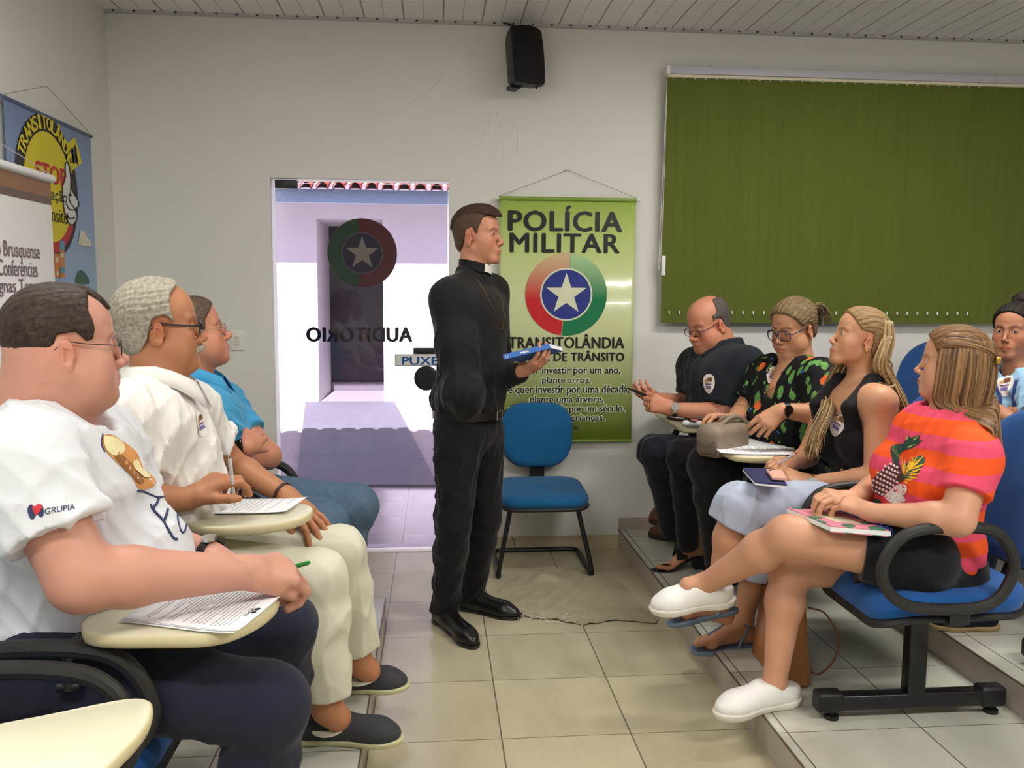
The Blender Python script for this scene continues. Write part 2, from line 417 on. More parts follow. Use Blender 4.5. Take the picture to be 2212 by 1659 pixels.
# ------------------------------------------------------------------ outside
M_out = NT('pale_gravel'); p_ = M_out.pos(); M_out.base(M_out.mix(M_out.noise(p_, 45, 4, .7), srgb(120, 112, 112), srgb(208, 200, 196))); M_out.r(.9, .2); M_out.bump(M_out.noise(p_, 60, 4), .8, .02); M_out = M_out.m
o = MB().lo_hi((-8, .15, -.3), (7, 7.2, -.012)).done('gravel_ground', M_out, None, smooth=False); prop(o, 'pale gravel yard outside the glass door', 'ground', None, 'structure')
MT2 = tile_mat('porch_tile', srgb(176, 168, 166), srgb(200, 192, 190), srgb(90, 80, 90), -.187, .353)
o = MB().lo_hi((-2.5, .15, -.1), (1.5, 1.62, -.001)).done('porch_floor', MT2, None, smooth=False); prop(o, 'tiled porch slab just outside the glass door', 'floor', None, 'structure')
struct('door_threshold', MB().lo_hi((DX0, -.004, -.02), (DX1, .15, .003)), mat('pale_sill_stone', srgb(222, 216, 212), .4, .4))
mb = MB().prism([onZ(640, 1052, .0), onZ(945, 1052, .0), onZ(852, 870, .0), onZ(660, 870, .0)], (0, 0, .018))
M_rm = NT('slate_grey_walkway'); p_ = M_rm.pos(); M_rm.base(M_rm.mix(M_rm.noise(M_rm.scale(p_, (2, 14, 1)), 2.4, 5, .6), srgb(92, 90, 98), srgb(128, 126, 132))); M_rm.r(.8, .2); M_rm = M_rm.m
o = mb.done('walkway', M_rm, None, smooth=False); prop(o, 'dark grey walkway slab crossing the gravel towards the building opposite', 'path', None, 'structure')
YO = 6.5
hx0, hx1, hz = onY(683, 473, YO).x, onY(826, 473, YO).x, onY(750, 473, YO).z
bld = empty('building', (-1, YO, 0), 'white building with red clay roof tiles seen through the glass door', 'building')
w = MB(); w.lo_hi((-7, YO, -.1), (hx0, YO+.3, 2.75)); w.lo_hi((hx1, YO, -.1), (6, YO+.3, 2.75)); w.lo_hi((hx0, YO, hz), (hx1, YO+.3, 2.75))
w.done('outer_wall', M_wallout, bld, smooth=False)
dr = MB().lo_hi((hx0-.02, YO+1.30, -.1), (hx1+.02, YO+1.34, hz+.1)); dr.done('dark_door', mat('dark_stained_door', srgb(58, 54, 60), .5, .4, nz=.12, nscale=8), bld, smooth=False)
MB().lo_hi((hx0, YO+.01, -.1), (hx1, YO+1.3, .012)).done('doorstep', mat('grey_doorstep', srgb(150, 144, 148), .7), bld, smooth=False)
MB().lo_hi((hx0-.1, YO+.3, -.1), (hx0, YO+1.36, hz+.1)).done('door_jamb', M_wallout, bld, smooth=False); MB().lo_hi((hx1, YO+.3, -.1), (hx1+.1, YO+1.36, hz+.1)).done('door_jamb', M_wallout, bld, smooth=False)
MB().lo_hi((hx0-.1, YO+.3, hz), (hx1+.1, YO+1.36, hz+.1)).done('porch_ceiling', M_wallout, bld, smooth=False)
MB().lo_hi((hx0, YO+1.26, .012), (hx1, YO+1.3, .14)).done('door_sill', mat('grey_sill', srgb(120, 112, 118), .7), bld, smooth=False)
fz0, fz1 = onY(780, 440, YO-.5).z, onY(780, 412, YO-.5).z
MB().lo_hi((-7, YO-.52, fz0), (6, YO-.49, fz1+.01)).done('fascia_board', mat('pale_blue_fascia', srgb(150, 176, 190), .6), bld, smooth=False)
MB().lo_hi((-7, YO-.49, fz1-.02), (6, YO+.1, fz1)).done('eave_soffit', M_wallout, bld, smooth=False)
rt = MB(); rp = .192; sl = .33
def tilerow(rt, x0, n, rp, y0, z0, L, sl, sgn=1):
    for i in range(n):
        x = x0+i*rp
        for j in range(3):
            ya = y0+sgn*j*L*.85; za = z0+j*L*.85*sl
            for (r0, r1, k) in ((.078, .062, 1),):
                P0 = [(x+r0*math.cos(a)*.95, ya, za+r0*math.sin(a)) for a in [PI*q/8 for q in range(9)]]
                P1 = [(x+r1*math.cos(a)*.95, ya+sgn*L, za+L*sl+r1*math.sin(a)) for a in [PI*q/8 for q in range(9)]]
                A = [rt.bm.verts.new(p) for p in P0]; B = [rt.bm.verts.new(p) for p in P1]
                A2 = [rt.bm.verts.new((x+(r0-.014)*math.cos(PI*q/8)*.95, ya, za+(r0-.014)*math.sin(PI*q/8))) for q in range(9)]
                for q in range(8):
                    rt.bm.faces.new((A[q], A[q+1], B[q+1], B[q])); rt.bm.faces.new((A2[q], A2[q+1], A[q+1], A[q]))
tilerow(rt, -4, 36, rp, YO-.65, fz1+.015, .36, sl)
rt.done('roof_tiles', mat('red_clay_tile', srgb(140, 56, 40), .8, .2, nz=.15, nscale=14), bld, angle=60)
rp_ = MB().prism([(-7, YO-.63, fz1-.004), (-7, YO+.5, fz1+.36), (6, YO+.5, fz1+.36), (6, YO-.63, fz1-.004)], (0, 0, .01)); rp_.done('roof_pan', mat('grey_roof_pan', srgb(128, 120, 122), .8, nz=.1), bld, smooth=False)
ev = empty('roof_eave', (0, 1.8, 3.3), 'tiled eave over the porch, above the frame, shading the yard', 'roof'); prop(ev, kind='structure')
MB().prism([(-7, 1.78, 3.22), (6, 1.78, 3.22), (6, .15, 3.8), (-7, .15, 3.8)], (0, 0, .03)).done('eave_board', M_wallout, ev, smooth=False)
rt = MB(); tilerow(rt, -5, 56, rp, 1.84, 3.25, .36, .36, -1); rt.done('roof_tiles', _M['red_clay_tile'], ev, angle=60)
# ------------------------------------------------------------------ speaker on the wall
sp = empty('wall_speaker', (.42, 0, 2.6), 'black loudspeaker mounted high on the white wall above the priest', 'speaker')
def spk():
    c = Vector((.452, -.135, 2.60)); rot = Matrix.Rotation(math.radians(24), 3, 'Z') @ Matrix.Rotation(math.radians(-9), 3, 'X')
    def prof(w, d, y0): return [(-w, y0), (w, y0), (w*.9, y0-d), (-w*.9, y0-d)]
    # cabinet: tapering box towards the wall
    mb = MB(); P = []
    def sect(y, w, h, top=0): return [Vector((-w, y, -h)), Vector((w, y, -h)), Vector((w, y, h)), Vector((-w, y, h))]
    secs = [sect(.09, .045, .10), sect(.05, .065, .125), sect(-.03, .085, .143), sect(-.055, .086, .143)]
    rings = [[mb.bm.verts.new(c+rot @ v) for v in s] for s in secs]
    for i in range(3):
        for k in range(4): mb.bm.faces.new((rings[i][k], rings[i][(k+1) % 4], rings[i+1][(k+1) % 4], rings[i+1][k]))
    mb.bm.faces.new(rings[0]); mb.bm.faces.new(rings[-1])
    bmesh.ops.bevel(mb.bm, geom=list(mb.bm.edges), offset=.006, segments=2, affect='EDGES')
    mb.done('cabinet', mat('charcoal_plastic', srgb(50, 49, 49), .5, .4), sp)
    g = MB(); N = 10; Mh = 12; V = []
    for i in range(N+1):
        row = []
        for j in range(Mh+1):
            u = -1+2*i/N; v = -1+2*j/Mh
            row.append(g.bm.verts.new(c+rot @ Vector((u*.084, -.058-.028*(1-u*u*.85)-.010*(1-v*v), v*.140*(1-.05*u*u)))))
        V.append(row)
    for i in range(N):
        for j in range(Mh): g.bm.faces.new((V[i][j], V[i+1][j], V[i+1][j+1], V[i][j+1]))
    # skirt
    edge = [V[i][0] for i in range(N+1)]+[V[N][j] for j in range(1, Mh+1)]+[V[i][Mh] for i in range(N-1, -1, -1)]+[V[0][j] for j in range(Mh-1, 0, -1)]
    inv = rot.inverted(); back = []
    for v in edge:
        q = inv @ (v.co-c); back.append(g.bm.verts.new(c+rot @ Vector((q.x, -.05, q.z))))
    n = len(edge)
    for k in range(n): g.bm.faces.new((edge[k], edge[(k+1) % n], back[(k+1) % n], back[k]))
    g.done('grille', mat('speaker_grille', srgb(20, 19, 18), .7, .3, bump=.6, bscale=900, bdist=.001), sp)
    b = MB(); b.box(c+Vector((-.01, .10, -.02)), (.05, .07, .05)); b.done('wall_bracket', M_black, sp); b = MB()
    for q in ((-.03, -.02), (.05, -.03)): MB().tube([c+rot @ Vector((q[0], q[1], -.143)), c+rot @ Vector((q[0], q[1], -.156))], .0055).done('knob', M_black, sp)
    b.box(c+rot @ Vector((-.045, .04, -.138)), (.05, .05, .018), rot)
    b.done('bracket', M_black, sp)
    MB().tube(spline([c+Vector((-.035, .03, .135)), c+Vector((-.055, .06, .18)), Vector((.36, -.03, ZC-.003))], 6), .0035, 6).tube(spline([c+Vector((-.03, .03, .135)), c+Vector((-.045, .05, .18)), Vector((.365, -.035, ZC-.003))], 6), .003, 6).done('cable', M_black, sp)
spk()
# ------------------------------------------------------------------ light switch
a = onY(499, 757, 0); b = onY(527, 713, 0)
sw = empty('light_switch', (a.x, 0, a.z), 'white wall light switch plate beside the glass door', 'switch')
MB().lo_hi((a.x, -.009, a.z), (b.x, 0, b.z), .003).done('switch_plate', M_white, sw)
for k in range(3):
    z = (a.z+b.z)/2+(k-1)*.019
    MB().lo_hi(((a.x+b.x)/2-.012, -.014, z-.007), ((a.x+b.x)/2+.012, -.008, z+.007), .001).done('rocker', mat('switch_ivory', srgb(215, 210, 190), .4), sw)
# ------------------------------------------------------------------ vertical blind
bl = empty('vertical_blind', (1.3, -.05, 2.55), 'large olive green vertical blind covering the window on the right', 'blind')
bx0 = onY(1441, 168, -.06).x; bz0 = 1.262; bz1 = 2.55; bx1 = 4.3
def blind_mat():
    t = NT('olive_blind_fabric'); v = t.pos(); X = t.sep(v)
    n = t.noise(t.scale(v, (6, 1, .6)), 1.6, 3)
    t.base(t.mix(n, srgb(86, 96, 32), srgb(96, 106, 36))); t.r(.75, .25); t.b.inputs['Sheen Weight'].default_value = .2
    t.bump(t.noise(v, 900, 2), .3, .0006)
    return t.m
M_blind = blind_mat()
sp_ = .0585; n_s = int((bx1-bx0)/sp_)
for i in range(n_s):
    x = bx0+i*sp_+.038; yaw = math.radians(5); c_, s_ = math.cos(yaw), math.sin(yaw); wd = .043
    mb = MB(); P = []
    for k in range(5):
        u = -1+2*k/4; P.append(Vector((x+u*wd*c_, -.065+u*wd*s_*.5-.0018*(1-u*u), 0)))
    A = [mb.bm.verts.new(p+Vector((0, 0, bz0))) for p in P]; B = [mb.bm.verts.new(p+Vector((0, 0, bz1))) for p in P]
    for k in range(4): mb.bm.faces.new((A[k], A[k+1], B[k+1], B[k]))
    o = mb.done('slat', M_blind, bl, smooth=False)
    md = o.modifiers.new('thickness', 'SOLIDIFY'); md.thickness = .0008
    if i < 30:
        MB().lo_hi((x-.004, -.078, bz0+.048), (x+.003, -.073, bz0+.066)).done('slat_clip', M_white, o, smooth=False); MB().lo_hi((x-.012, -.073, bz1-.006), (x-.004, -.060, bz1+.014)).done('slat_hook', M_white, o, smooth=False)
MB().lo_hi((bx0-.01, -.10, 2.562), (bx1, -.045, 2.602), .003).done('head_rail', mat('grey_aluminium_rail', srgb(186, 186, 198), .4, .5), bl)
MB().lo_hi((bx0-.012, -.102, 2.558), (bx0+.006, -.043, 2.604), .003).done('rail_end_cap', M_white, bl)
MB().lo_hi((bx0, -.085, 2.548), (bx1, -.06, 2.562)).done('carrier_track', mat('ivory_track', srgb(225, 218, 190), .5), bl, smooth=False)
for xp in (1534, 1958):
    q = onY(xp, 158, -.05); MB().lo_hi((q.x-.012, -.06, 2.600), (q.x+.012, 0, 2.612)).tube([(q.x, -.03, 2.61), (q.x+.006, -.03, 2.625)], .006, 8).done('rail_bracket', M_chrome, bl, smooth=False)
for i, dx in enumerate((-.004, -.012)):
    MB().tube(spline([(bx0-.002, -.07, 2.56), (bx0+dx, -.07, 2.1), (bx0+dx-.012, -.07, 1.60), (bx0-.018, -.07, 1.555)], 6), .0013, 6).done('pull_cord', M_white, bl)
q = onY(1434, 575, -.07); MB().lo_hi((q.x-.014, -.078, q.z-.05), (q.x+.008, -.062, q.z+.055), .003).done('cord_weight', M_white, bl)
for i in range(n_s-1):
    x = bx0+i*sp_+.038
    if i < 30: MB().tube(spline([(x, -.079, bz0+.05), (x+sp_/2, -.079, bz0+.022), (x+sp_, -.079, bz0+.05)], 4), .0006, 4).done('spacer_chain', rgb('chain_green', 90, 100, 50), bl)
# ------------------------------------------------------------------ green banner
gb = empty('green_banner', (.7, -.03, 1.9), 'green hanging banner reading POLÍCIA MILITAR with star emblem on the wall', 'banner')
YBn = -.035
def P2(x, y): return onY(x, y, YBn)
gx0, gx1 = P2(1079, 500).x, P2(1372.5, 500).x; gz0, gz1 = P2(1371, 951).z, P2(1225, 432).z
def ban_mat():
    t = NT('green_banner_vinyl'); p = t.pos(); z = t.sep(p)[2]
    f = t.math('DIVIDE', t.math('SUBTRACT', z, gz0), gz1-gz0)
    c = t.ramp(f, [(0, srgb(168, 192, 78)), (.12, srgb(186, 204, 112)), (.35, srgb(208, 218, 162)), (.6, srgb(214, 222, 172)), (.85, srgb(194, 212, 130)), (1, srgb(172, 198, 96))])
    t.base(c); t.r(.2, .5); t.b.inputs['Coat Weight'].default_value = .3
    t.bump(t.noise(t.scale(p, (3, 1, .8)), 2.0, 2), .25, .02); return t.m
sh = MB(); N = 40
for side in (0,):
    V = []
    for i in range(N+1):
        u = i/N; x = gx0+(gx1-gx0)*u; y = YBn+.0012*math.sin(u*9)+.0015*math.exp(-((u-.93)/.03)**2)
        V.append((sh.bm.verts.new((x, y, gz0)), sh.bm.verts.new((x, y, gz1))))
    for i in range(N): sh.bm.faces.new((V[i][0], V[i+1][0], V[i+1][1], V[i][1]))
sheet = sh.done('banner_sheet', ban_mat(), gb, fix=False, angle=None)
sheet.modifiers.new('thickness', 'SOLIDIFY').thickness = .001
MB().tube([(gx0-.004, YBn, gz1+.004), (gx1+.004, YBn, gz1+.004)], .011, 14).done('top_rod', mat('banner_hem', srgb(128, 160, 60), .35), gb)
MB().tube([(gx0-.02, YBn, gz1+.004), (gx0-.004, YBn, gz1+.004)], .009, 12).tube([(gx1+.004, YBn, gz1+.004), (gx1+.02, YBn, gz1+.004)], .009, 12).done('rod_cap', M_white, gb)
MB().tube([(gx0, YBn, gz0), (gx1, YBn, gz0)], .007, 12).done('bottom_rod', _M['banner_hem'], gb)
nail = P2(1227, 366); nail.y = -.012
MB().tube([(gx0-.01, YBn, gz1+.012), nail, (gx1+.01, YBn, gz1+.012)], .0011, 5).done('hanging_string', rgb('grey_string', 120, 116, 110), gb)
MB().tube([nail+Vector((0, .012, 0)), nail+Vector((0, -.012, .003))], .003, 8).done('nail', M_chrome, gb)
YT = YBn-.0034
INK = mat('banner_black_ink', srgb(30, 30, 34), .3, .4); HALO = mat('banner_white_ink', srgb(226, 230, 200), .3, .4)
def btext(s, x0, y0, x1, y1, bold=.012, halo=False, sp=1.0):
    """box given by the left/right/top/bottom of the lettering on the banner"""
    a = P2(x0, y1); b = P2(x1, y0); yy = YT
    o = text(s, 'lettering', INK, gb, (a.x, yy, a.z), EX, EZ, b.x-a.x, b.z-a.z, bold, spacing=sp)
    if halo: text(s, 'lettering_outline', HALO, gb, (a.x-.0025, yy+.0012, a.z-.0025), EX, EZ, b.x-a.x+.005, b.z-a.z+.005, bold+.07, spacing=sp)
btext('POLÍCIA', 1099, 447, 1343, 498, .035, sp=1.08); btext('MILITAR', 1102, 506, 1338, 544, .035, sp=1.08)
btext('TRANSITOLÂNDIA', 1099, 722, 1348, 752, .03, sp=1.05); btext('ESCOLA DE TRÂNSITO', 1099, 757, 1348, 780, .035, sp=1.05)
btext('Se quer investir por um ano,', 1100, 791, 1340, 812, .02, True); btext('plante arroz,', 1171, 814, 1276, 831, .02, True)
btext('se quer investir por uma década,', 1090, 831, 1359, 855, .02, True); btext('plante uma árvore,', 1145, 854, 1303, 875, .02, True)
btext('se quer investir por um século,', 1098, 874, 1349, 895, .02, True); btext('eduque as crianças.', 1140, 894, 1306, 914, .02, True); btext('Confúcio', 1205, 917, 1248, 929, .0, False)
c = P2(1223, 636); c.y = YT; R_ = (P2(1311, 636).x-P2(1135, 636).x)/2
def ringmat(name, top, bot):
    t = NT(name); z = t.sep(t.pos())[2]; f = t.math('DIVIDE', t.math('SUBTRACT', z, c.z-R_), 2*R_)
    t.base(t.ramp(f, [(.0, bot), (.45, bot), (.97, top)])); t.r(.3, .4); return t.m
em = flat(ringsec(c, EX, EZ, R_*.60, R_, PI*.5-.1, PI*1.5-.12), 'emblem_red_arc', ringmat('red_arc_print', srgb(214, 190, 150), srgb(206, 32, 44)), gb)
flat(ringsec(c, EX, EZ, R_*.60, R_, -PI*.5-.1, PI*.5-.12), 'emblem_green_arc', ringmat('green_arc_print', srgb(176, 214, 160), srgb(8, 122, 78)), gb, (0, -.0008, 0))
flat([circ(c, EX, EZ, R_*.64)], 'emblem_rim', HALO, gb, (0, -.0014, 0)); flat([circ(c, EX, EZ, R_*.60)], 'emblem_disc', rgb('emblem_blue', 36, 52, 138), gb, (0, -.0020, 0))
flat(star(c, EX, EZ, R_*.52), 'emblem_star', HALO, gb, (0, -.0026, 0))
# ------------------------------------------------------------------ blue banner on the left wall
XB = XL+.022; EYn = Vector((0, 1, 0))
bb = empty('blue_banner', (XB, -.7, 2.1), 'blue cartoon traffic school banner hanging on the left wall', 'banner')
bA, bB = onX(8, 217, XB), onX(195, 288, XB); zt = (bA.z+bB.z)/2
def bmb():
    t = NT('blue_banner_vinyl'); p = t.pos(); s3 = t.sep(p)
    f = t.math('DIVIDE', t.math('SUBTRACT', s3[2], .7), zt-.7)
    t.base(t.ramp(f, [(0, srgb(120, 190, 90)), (.49, srgb(96, 170, 70)), (.50, srgb(150, 180, 214)), (.75, srgb(140, 164, 206)), (1, srgb(112, 134, 176))])); t.r(.3, .4); return t.m
MB().lo_hi((XB-.0015, bA.y, .75), (XB, bB.y, zt)).done('banner_sheet', bmb(), bb, smooth=False)
MB().tube([(XB, bA.y-.02, zt), (XB, bB.y+.01, zt)], .008, 10).done('top_rod', rgb('rod_blue', 88, 100, 130), bb)
nl = onX(101, 186, XB); MB().tube([(XB+.004, bA.y, zt+.01), nl, (XB+.004, bB.y, zt+.008)], .0012, 5).done('hanging_string', _M['grey_string'], bb)
XQ = [XB+.001]
def px(pts, name, m, off=.0, curve=False):
    if curve: 
        q = spline([Vector((x, y, 0)) for x, y in pts], 6, True); pts = [(v.x, v.y) for v in q]
    return flat([[onX(x, y, XB+off) for x, y in pts]], name, m, bb)
cy = onX(112, 415, XB); cyr = .265
cx_ = Vector((XB+.002, cy.y-.03, onX(105, 405, XB).z))
flat([circ(cx_, EYn, EZ, cyr*1.12, 56)], 'sign_dark_ring', rgb('cartoon_black', 44, 40, 44), bb)
flat(ringsec(cx_+Vector((.001, 0, 0)), EYn, EZ, cyr*.78, cyr*1.02, PI+.6, 2*PI-.2), 'sign_red_arc', rgb('cartoon_red', 196, 40, 52), bb)
flat([circ(cx_+Vector((.0018, 0, 0)), EYn, EZ, cyr*.86, 48)], 'sign_yellow_disc', rgb('cartoon_yellow', 222, 206, 40), bb)
# arched lettering
word = 'TRANSITOLÂNDIA'
for i, ch in enumerate(word):
    a = math.radians(158-(i+.5)*(136/len(word))); rr = cyr*.90
    O = cx_+Vector((.003, 0, 0))+EYn*rr*math.cos(a)+EZ*rr*math.sin(a); V_ = EYn*math.cos(a)+EZ*math.sin(a); U_ = EYn*math.sin(a)-EZ*math.cos(a)
    w_ = .042 if ch not in 'I' else .016
    text(ch, 'lettering', rgb('cartoon_yellow', 222, 206, 40), bb, O-U_*w_/2, U_, V_, w_, .055 if ch != 'Â' else .07, .05)
o1 = cx_+Vector((.003, 0, 0))
text('STOP', 'lettering', rgb('cartoon_red', 196, 40, 52), bb, o1+EYn*(-.12)+EZ*.02, EYn, EZ, .29, .075, .06)
text('Educação', 'lettering', rgb('cartoon_black', 44, 40, 44), bb, o1+EYn*(-.16)+EZ*(-.06), EYn, EZ, .33, .06, .012)
text('Trânsito', 'lettering', rgb('cartoon_black', 44, 40, 44), bb, o1+EYn*(-.12)+EZ*(-.14), EYn, EZ, .29, .06, .012)
px([(143, 312), (161, 296), (170, 322), (177, 352), (152, 372), (147, 340)], 'crossing_sign', rgb('cartoon_yellow', 222, 206, 40), .003)
for q in ([(148, 330), (156, 318), (158, 326), (154, 345), (158, 365), (153, 352), (149, 340)], [(155, 325), (163, 312), (166, 324), (164, 340), (170, 358), (163, 350), (158, 362), (160, 340)]):
    px(q, 'walking_figure', rgb('cartoon_black', 44, 40, 44), .004)
px([(141, 352), (147, 352), (152, 378), (155, 408), (168, 432), (170, 445), (163, 452), (167, 470), (158, 485), (149, 482), (140, 462), (136, 430), (135, 405), (140, 385)], 'pointing_glove', rgb('cartoon_white', 226, 226, 222), .0045, True)
gl = MB()
for q in ([(141, 352), (147, 352), (152, 378), (155, 408), (168, 432), (170, 445), (163, 452), (167, 470), (158, 485), (149, 482), (140, 462), (136, 430), (135, 405), (140, 385), (141, 352)], [(155, 422), (149, 420), (151, 436), (163, 452)], [(143, 440), (150, 452), (165, 453)], [(144, 460), (150, 472), (162, 470)], [(152, 424), (153, 395)]):
    gl.tube(spline([onX(x, y, XB+.006) for x, y in q], 4), .0028, 5)
gl.done('glove_outline', rgb('cartoon_black', 44, 40, 44), bb)
px([(169, 528), (174, 497), (182, 500), (190, 515), (197, 522), (198, 532), (184, 532)], 'cloud', rgb('cartoon_cream', 214, 214, 190), .003)
px([(115, 515), (120, 500), (132, 495), (141, 505), (144, 520), (130, 522)], 'cloud', rgb('cartoon_cream', 214, 214, 190), .003)
for q, m_ in (([(129, 520), (139, 521), (141, 600), (129, 600)], rgb('cartoon_orange', 206, 140, 84)), ([(116, 526), (122, 526), (128, 548), (116, 548)], rgb('cartoon_maroon', 92, 50, 60)), ([(117, 548), (129, 549), (130, 600), (118, 600)], rgb('cartoon_orange2', 214, 130, 62)), ([(129, 520), (139, 521), (140, 541), (129, 540)], rgb('cartoon_teal', 88, 152, 176)), ([(130, 577), (140, 578), (140, 590), (130, 589)], rgb('cartoon_teal', 88, 152, 176))):
    px(q, 'cartoon_building', m_, .0025 if m_.name != 'cartoon_teal' else .0035)
for q in ([(121, 556), (126, 556), (126, 566), (121, 566)], [(122, 586), (127, 586), (127, 596), (122, 596)], [(132, 547), (137, 548), (137, 556), (132, 555)]): px(q, 'cartoon_window', rgb('cartoon_cream', 214, 214, 190), .004)
px([(165, 610), (168, 590), (175, 584), (184, 590), (194, 612)], 'cartoon_tree', rgb('cartoon_green', 60, 100, 84), .003, True)
# ------------------------------------------------------------------ white banner in front of it
XW = -1.45
wn = empty('white_banner', (XW, -1.5, 1.84), 'white hanging banner with brown band and grey conference lettering', 'banner')
wy0, wy1 = -2.05, onX(108, 385, XW).y; wz = onX(104, 392, XW).z
wb_ = onX(112, 437, XW).z
MB().lo_hi((XW-.001, wy0, .75), (XW, wy1, wz)).done('banner_sheet', mat('white_banner_vinyl', srgb(226, 226, 220), .25, .5), wn, smooth=False)
MB().lo_hi((XW, wy0, wb_+.012), (XW+.001, wy1, wz)).done('brown_band', mat('brown_band_print', srgb(140, 98, 62), .4, .4, nz=.1), wn, smooth=False)
MB().lo_hi((XW, wy0, wb_-.012), (XW+.0011, wy1, wb_+.016)).done('dark_band', mat('dark_band_print', srgb(96, 78, 62), .4, .4), wn, smooth=False)
MB().tube([(XW, wy0, wz+.012), (XW, wy1+.012, wz+.012)], .016, 16).done('top_tube', mat('white_tube', srgb(222, 222, 222), .3), wn)
MB().tube([(XW+.01, wy1-.02, wz+.026), onX(5, 312, XW), (XW+.01, wy0, wz+.2)], .0015, 5).done('hanging_string', rgb('white_string', 200, 198, 190), wn)
BR = rgb('brown_lettering', 112, 88, 92)
def wt(s, x0, x1, yb, h):
    a = onX(x0, yb, XW+.002); b = onX(x1, yb, XW+.002); z = onX((x0+x1)/2, yb, XW).z
    text(s, 'lettering', BR, wn, (XW+.002, a.y, z), EYn, EZ, b.y-a.y, h, .008)
wt('io Brusquense', -10, 87, 566, .070); wt('Conferências', -3, 82, 597, .056); wt('gnas Tem', -1, 78, 641, .062)
# ------------------------------------------------------------------ cantilever chair by the wall
ch = empty('visitor_chair', (.56, -.3, 0), 'empty teal blue chair with black cantilever frame below the green banner', 'chair')
def cushion(w, d, t, r=.09, n=10, crown=.02, taper=0.0, dip=0.0):
    """upholstered pad centred at origin, x width, y depth, z thickness"""
    bm = bmesh.new(); rings = []
    levels = [(-.5, .93), (-.35, .985), (0, 1.0), (.25, .985), (.42, .93), (.5, .82)]
    def outl(s):
        P = rounded(0, 0, w*s, d*s, min(r*s, min(w, d)*s*.49), n); return [(x*(1-taper*(y/d)), y) for x, y in P]
    for z, s in levels:
        rings.append([bm.verts.new((x, y, z*t+ (dip*(abs(x)/(w/2))**2))) for x, y in outl(s)])
    N = len(rings[0])
    for a, b in zip(rings, rings[1:]):
        for k in range(N): bm.faces.new((a[k], a[(k+1) % N], b[(k+1) % N], b[k]))
    prev = rings[-1]
    for s in (.6, .35, .12, .02):
        cur = [bm.verts.new((x, y, .5*t+crown*(1-s/.82)+dip*(abs(x)/(w/2))**2)) for x, y in outl(s)]
        for k in range(N): bm.faces.new((prev[k], prev[(k+1) % N], cur[(k+1) % N], cur[k]))
        prev = cur
    bm.faces.new(prev); bm.faces.new(list(reversed(rings[0])))
    return bm
def place(bm, M):
    bmesh.ops.transform(bm, matrix=M, verts=bm.verts); mb = MB(); mb.bm.free(); mb.bm = bm; return mb
sc_ = Vector((.548, -.30, .395))
place(cushion(.455, .43, .06, .10, crown=.012), Matrix.Translation(sc_) @ Matrix.Rotation(math.radians(4), 4, 'X')).done('seat', M_seatteal, ch, angle=60)
place(cushion(.462, .435, .026, .10, crown=0), Matrix.Translation(sc_-Vector((0, 0, .03))) @ Matrix.Rotation(math.radians(4), 4, 'X')).done('seat_shell', M_rubber, ch, angle=60)
bc = Vector((.548, -.085, .66))
MBk = Matrix.Translation(bc) @ Matrix.Rotation(math.radians(80), 4, 'X')
place(cushion(.385, .345, .05, .13, crown=.012, taper=-.10), MBk).done('backrest', M_seatteal, ch, angle=60)
place(cushion(.392, .352, .022, .13, crown=0, taper=-.10), Matrix.Translation(bc+Vector((0, .028, -.004))) @ Matrix.Rotation(math.radians(80), 4, 'X')).done('backrest_shell', M_rubber, ch, angle=60)
MB().lo_hi((.51, -.09, .37), (.59, -.068, .62), .006).lo_hi((.51, -.30, .352), (.59, -.068, .366)).done('back_bracket', mat('ribbed_black_sleeve', srgb(18, 18, 18), .6), ch)
for s in (-1, 1):
    x0 = .548+s*.165; x1 = .548+s*.232; r_ = .0125
    MB().tube(spline([(x0, -.12, .355), (x0, -.33, .352), (x0+s*.006, -.41, .345), (x0+s*.012, -.425, .31), (x1, -.485, .05), (x1, -.480, .0145), (x1, -.44, .0128), (x1, -.12, .0128)], 6), r_, 12).done('leg', M_blackmetal, ch)
MB().tube(spline([(.548-.232, -.12, .0128), (.548-.226, -.07, .0128), (.548-.18, -.05, .0128), (.548, -.05, .0128), (.548+.18, -.05, .0128), (.548+.226, -.07, .0128), (.548+.232, -.12, .0128)], 6), .0125, 12).done('rear_runner', M_blackmetal, ch)
# floor cloth
def cloth():
    P = [(1135, 1240), (1180, 1232), (1262, 1232), (1300, 1243), (1340, 1262), (1372, 1300), (1420, 1345), (1330, 1342), (1262, 1352), (1190, 1340), (1150, 1338), (1108, 1320), (1075, 1300), (1090, 1262)]
    W_ = [onZ(x, y, 0) for x, y in P]; W_ = spline(W_, 5, True); c0 = sum(W_, Vector())/len(W_)
    bm = bmesh.new(); N = len(W_); rings = []
    for j in range(22):
        s = 1-j/22
        ring = []
        for i, p in enumerate(W_):
            jag = 1+(.02*math.sin(i*2.7)+.012*math.sin(i*6.1)) if j < 2 else 1
            q = c0+(p-c0)*s*jag
            z = .004+.004*abs(math.sin(q.x*31+q.y*17))+.003*math.sin(q.x*70-q.y*44)
            for (fx, fy, hh, rr) in ((.55, -.52, .03, .055), (.70, -.46, .022, .03), (.43, -.83, .012, .05), (.78, -.62, .014, .03)):
                z += hh*math.exp(-(((q.x-fx)/rr)**2+((q.y-fy)/(rr*.6))**2))
            ring.append(bm.verts.new((q.x, q.y, max(.003, z))))
        rings.append(ring)
    for a, b in zip(rings, rings[1:]):
        for k in range(N): bm.faces.new((a[k], a[(k+1) % N], b[(k+1) % N], b[k]))
    bm.faces.new(rings[-1])
    return bm
t = NT('worn_cotton_cloth'); v = t.pos(); t.base(t.mix(t.noise(v, 12, 4), srgb(168, 158, 132), srgb(196, 188, 162))); t.r(.95, .1)
